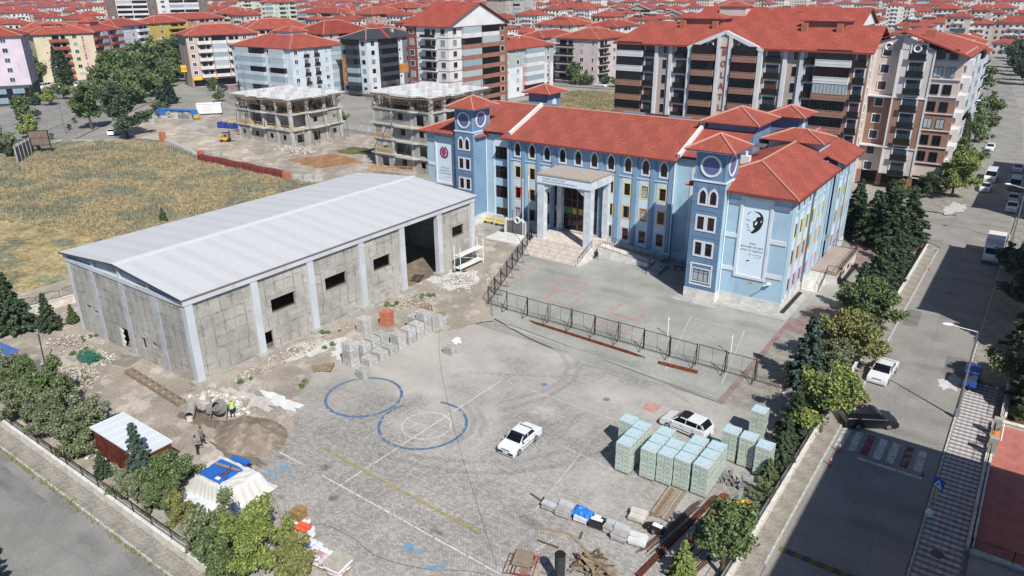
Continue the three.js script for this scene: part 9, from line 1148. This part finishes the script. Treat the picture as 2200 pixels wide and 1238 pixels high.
// ---------- the town beyond ----------
{
  const r = rng(2024), cells = [], walls = [0xd9d2c8, 0xe2ded6, 0xcfc2b4, 0xd8c6b8, 0xc9cdd0, 0xe0d6c2, 0xcbb5a8], rmF = [M.tileFar, ...roofMats.slice(1)];
  const fw = [-0.585, -0.811];
  for (let gx = -60; gx < 8; gx++) for (let gz = -80; gz < -5; gz++) {
    if (((gx % 4) + 4) % 4 === 0 || ((gz % 5) + 5) % 5 === 0) continue; const x = gx * 24 + rr(-2.5, 2.5, r), z = gz * 22 + rr(-2.5, 2.5, r), d = Math.hypot(x, z), dot = (x * fw[0] + z * fw[1]) / d; if (d < 285 || d > 1750 || Math.acos(dot) > 0.64) continue;
    if (x > -40 && z > -460) continue; if (x < -150 && z > -185 && d < 420) continue; if (built.some(([bx0, bz0, R]) => Math.hypot(x - bx0, z - bz0) < R + 11)) continue; if (r() < 0.1) continue; cells.push([x, z, d]);
  }
  cells.sort((a, b) => a[2] - b[2]);
  const house = (w, d, n, c, i) => { // local geometry set
    const top = n * 2.9 + 0.5, hp = hipPlanes(-w / 2 - 0.7, w / 2 + 0.7, -d / 2 - 0.7, d / 2 + 0.7, top, 0.4), win = [];
    for (let f = 0; f < n; f++) { const y = 0.9 + f * 2.9; for (let u = -w / 2 + 1.6; u < w / 2 - 0.8; u += 2.9) win.push(bx(u - 0.6, u + 0.6, y, y + 1.4, d / 2, d / 2 + 0.05)); for (let u = -d / 2 + 1.6; u < d / 2 - 0.8; u += 2.9) win.push(bx(w / 2, w / 2 + 0.05, y, y + 1.4, u - 0.6, u + 0.6)); }
    const bal = []; for (let f = 1; f < n; f++) bal.push(bx(-w * 0.15, w * 0.25, f * 2.9 + 0.3, f * 2.9 + 1.2, d / 2, d / 2 + 1.0), bx(w / 2, w / 2 + 1.0, f * 2.9 + 0.3, f * 2.9 + 1.2, -d * 0.2, d * 0.2));
    return { wall: boxUV(bx(-w / 2, w / 2, 0, top - 0.05, -d / 2, d / 2)), roof: mg(hp.planes), win: mg(win), bal: bal.length ? mg(bal) : null, h: hp.top };
  };
  const kinds = Array.from({ length: 12 }, (_, i) => { const w = [13, 17, 11, 20, 15, 18, 12, 16, 22, 14, 12, 19][i], d = [12, 13, 10, 15, 13, 16, 11, 12, 15, 14, 9, 13][i], n = [5, 5, 6, 5, 6, 4, 3, 2, 3, 2, 3, 4][i]; return { ...house(w, d, n), w, d, n }; });
  const proto = kinds.map((k, i) => null); const rest = kinds.map(() => []);
  cells.forEach(([x, z, d], i) => {
    const tall = x < -0.55 * Math.abs(z) - 60 ? r() < 0.8 : r() < 0.25, ki = tall ? Math.floor(r() * 6) : 6 + Math.floor(r() * 6), K2 = kinds[ki], ry = (r() < 0.5 ? 0 : 0) + rr(-0.12, 0.12, r);
    if (i < 300) {
      let t; if (proto[ki]) t = dup(proto[ki], null, x, -0.1, z, ry); else { t = thing('town_house', tall ? 'red-roofed apartment house in the town beyond the school' : 'small red-roofed house in the town beyond the school', 'house', x, -0.1, z, ry, tall ? 'apartment houses of the town beyond' : 'small houses of the town beyond'); mesh('wall', K2.wall, plaster(walls[0]), t); mesh('roof', K2.roof, rmF[ki % 3], t); const w = mesh('windows', K2.win, ki % 2 ? M.glassMid : M.glassDark, t); w.userData.kind = 'stuff'; if (K2.bal) mesh('balconies', K2.bal, M.trimWhite, t).userData.kind = 'stuff'; mesh('chimney', bx(-2, -1.2, K2.h - 2, K2.h + 0.7, -1.5, -0.8), plaster(0xcdb8a8), t); mesh('chimney', bx(2.2, 3, K2.h - 2.4, K2.h + 0.2, 0.6, 1.3), plaster(0xcdb8a8), t); if (!tall) { mesh('solar_panel', mg([0, 1, 2].map(j => new THREE.BoxGeometry(1.8, 0.1, 1.3).rotateX(0.6).translate(-2.6 + j * 2.3, K2.h - 0.3, K2.d * 0.22))), M.glassMid, t); mesh('water_tank', mg([0, 1, 2].map(j => new THREE.CylinderGeometry(0.28, 0.28, 1.6, 7).rotateZ(PI / 2).translate(-2.6 + j * 2.3, K2.h + 0.5, K2.d * 0.16))), M.plainWhite, t); } proto[ki] = t; }
      t.children[0].material = plaster(pick(walls, r)); t.children[1].material = pick(rmF, r);
    } else rest[ki].push([x, z, ry]);
  });
  const town = new THREE.Group(); town.name = 'distant_town'; tag(town, 'mass of red-roofed houses filling the far distance', 'town'); town.userData.kind = 'stuff'; scene.add(town); const m4 = new THREE.Matrix4();
  rest.forEach((L, ki) => { if (!L.length) return; const k = kinds[ki]; for (const [nm, g, mt] of [['walls', k.wall, new THREE.MeshStandardMaterial({ roughness: 0.85 })], ['roofs', k.roof, rmF[ki % 3]], ['window_openings', k.win, M.glassMid]]) { const im = new THREE.InstancedMesh(g, mt, L.length); L.forEach(([x, z, ry], i) => { im.setMatrixAt(i, m4.makeRotationY(ry).setPosition(x, -0.1, z)); if (nm === 'walls') im.setColorAt(i, new THREE.Color(walls[(i * 5 + ki) % walls.length])); }); im.name = nm; im.castShadow = im.receiveShadow = true; im.userData.kind = 'stuff'; town.add(im); } });
  // trees among the houses and the wood on the horizon
  const far = (name, label, n, f, kind, mt) => { const im = new THREE.InstancedMesh(K[kind].crown, mt, n), m = new THREE.Matrix4(); for (let i = 0; i < n; i++) { const [x, z, h] = f(i); m.makeRotationY(i).scale(V(h * 1.1, h, h * 1.1)).setPosition(x, -0.5, z); im.setMatrixAt(i, m); } im.name = name; im.castShadow = im.receiveShadow = true; im.userData.kind = 'stuff'; tag(im, label, 'trees'); scene.add(im); };
  const polar = (a, d) => [d * (fw[0] * Math.cos(a) - fw[1] * Math.sin(a)), d * (fw[0] * Math.sin(a) + fw[1] * Math.cos(a))];
  const c2 = cells.filter((_, i) => i % 7 === 3); far('town_trees', 'scattered dark trees among the distant houses', c2.length, i => [c2[i][0] + 12, c2[i][1] + 11, rr(6, 11, r)], 'f1', LG.dark);
  far('horizon_wood', 'dark wooded belt on the far edge of the town', 700, i => [...polar(rr(-0.64, 0.64, r), rr(1500, 2100, r)), rr(12, 20, r)], 'f2', LG.dark);
}
renderer.render(scene, camera);
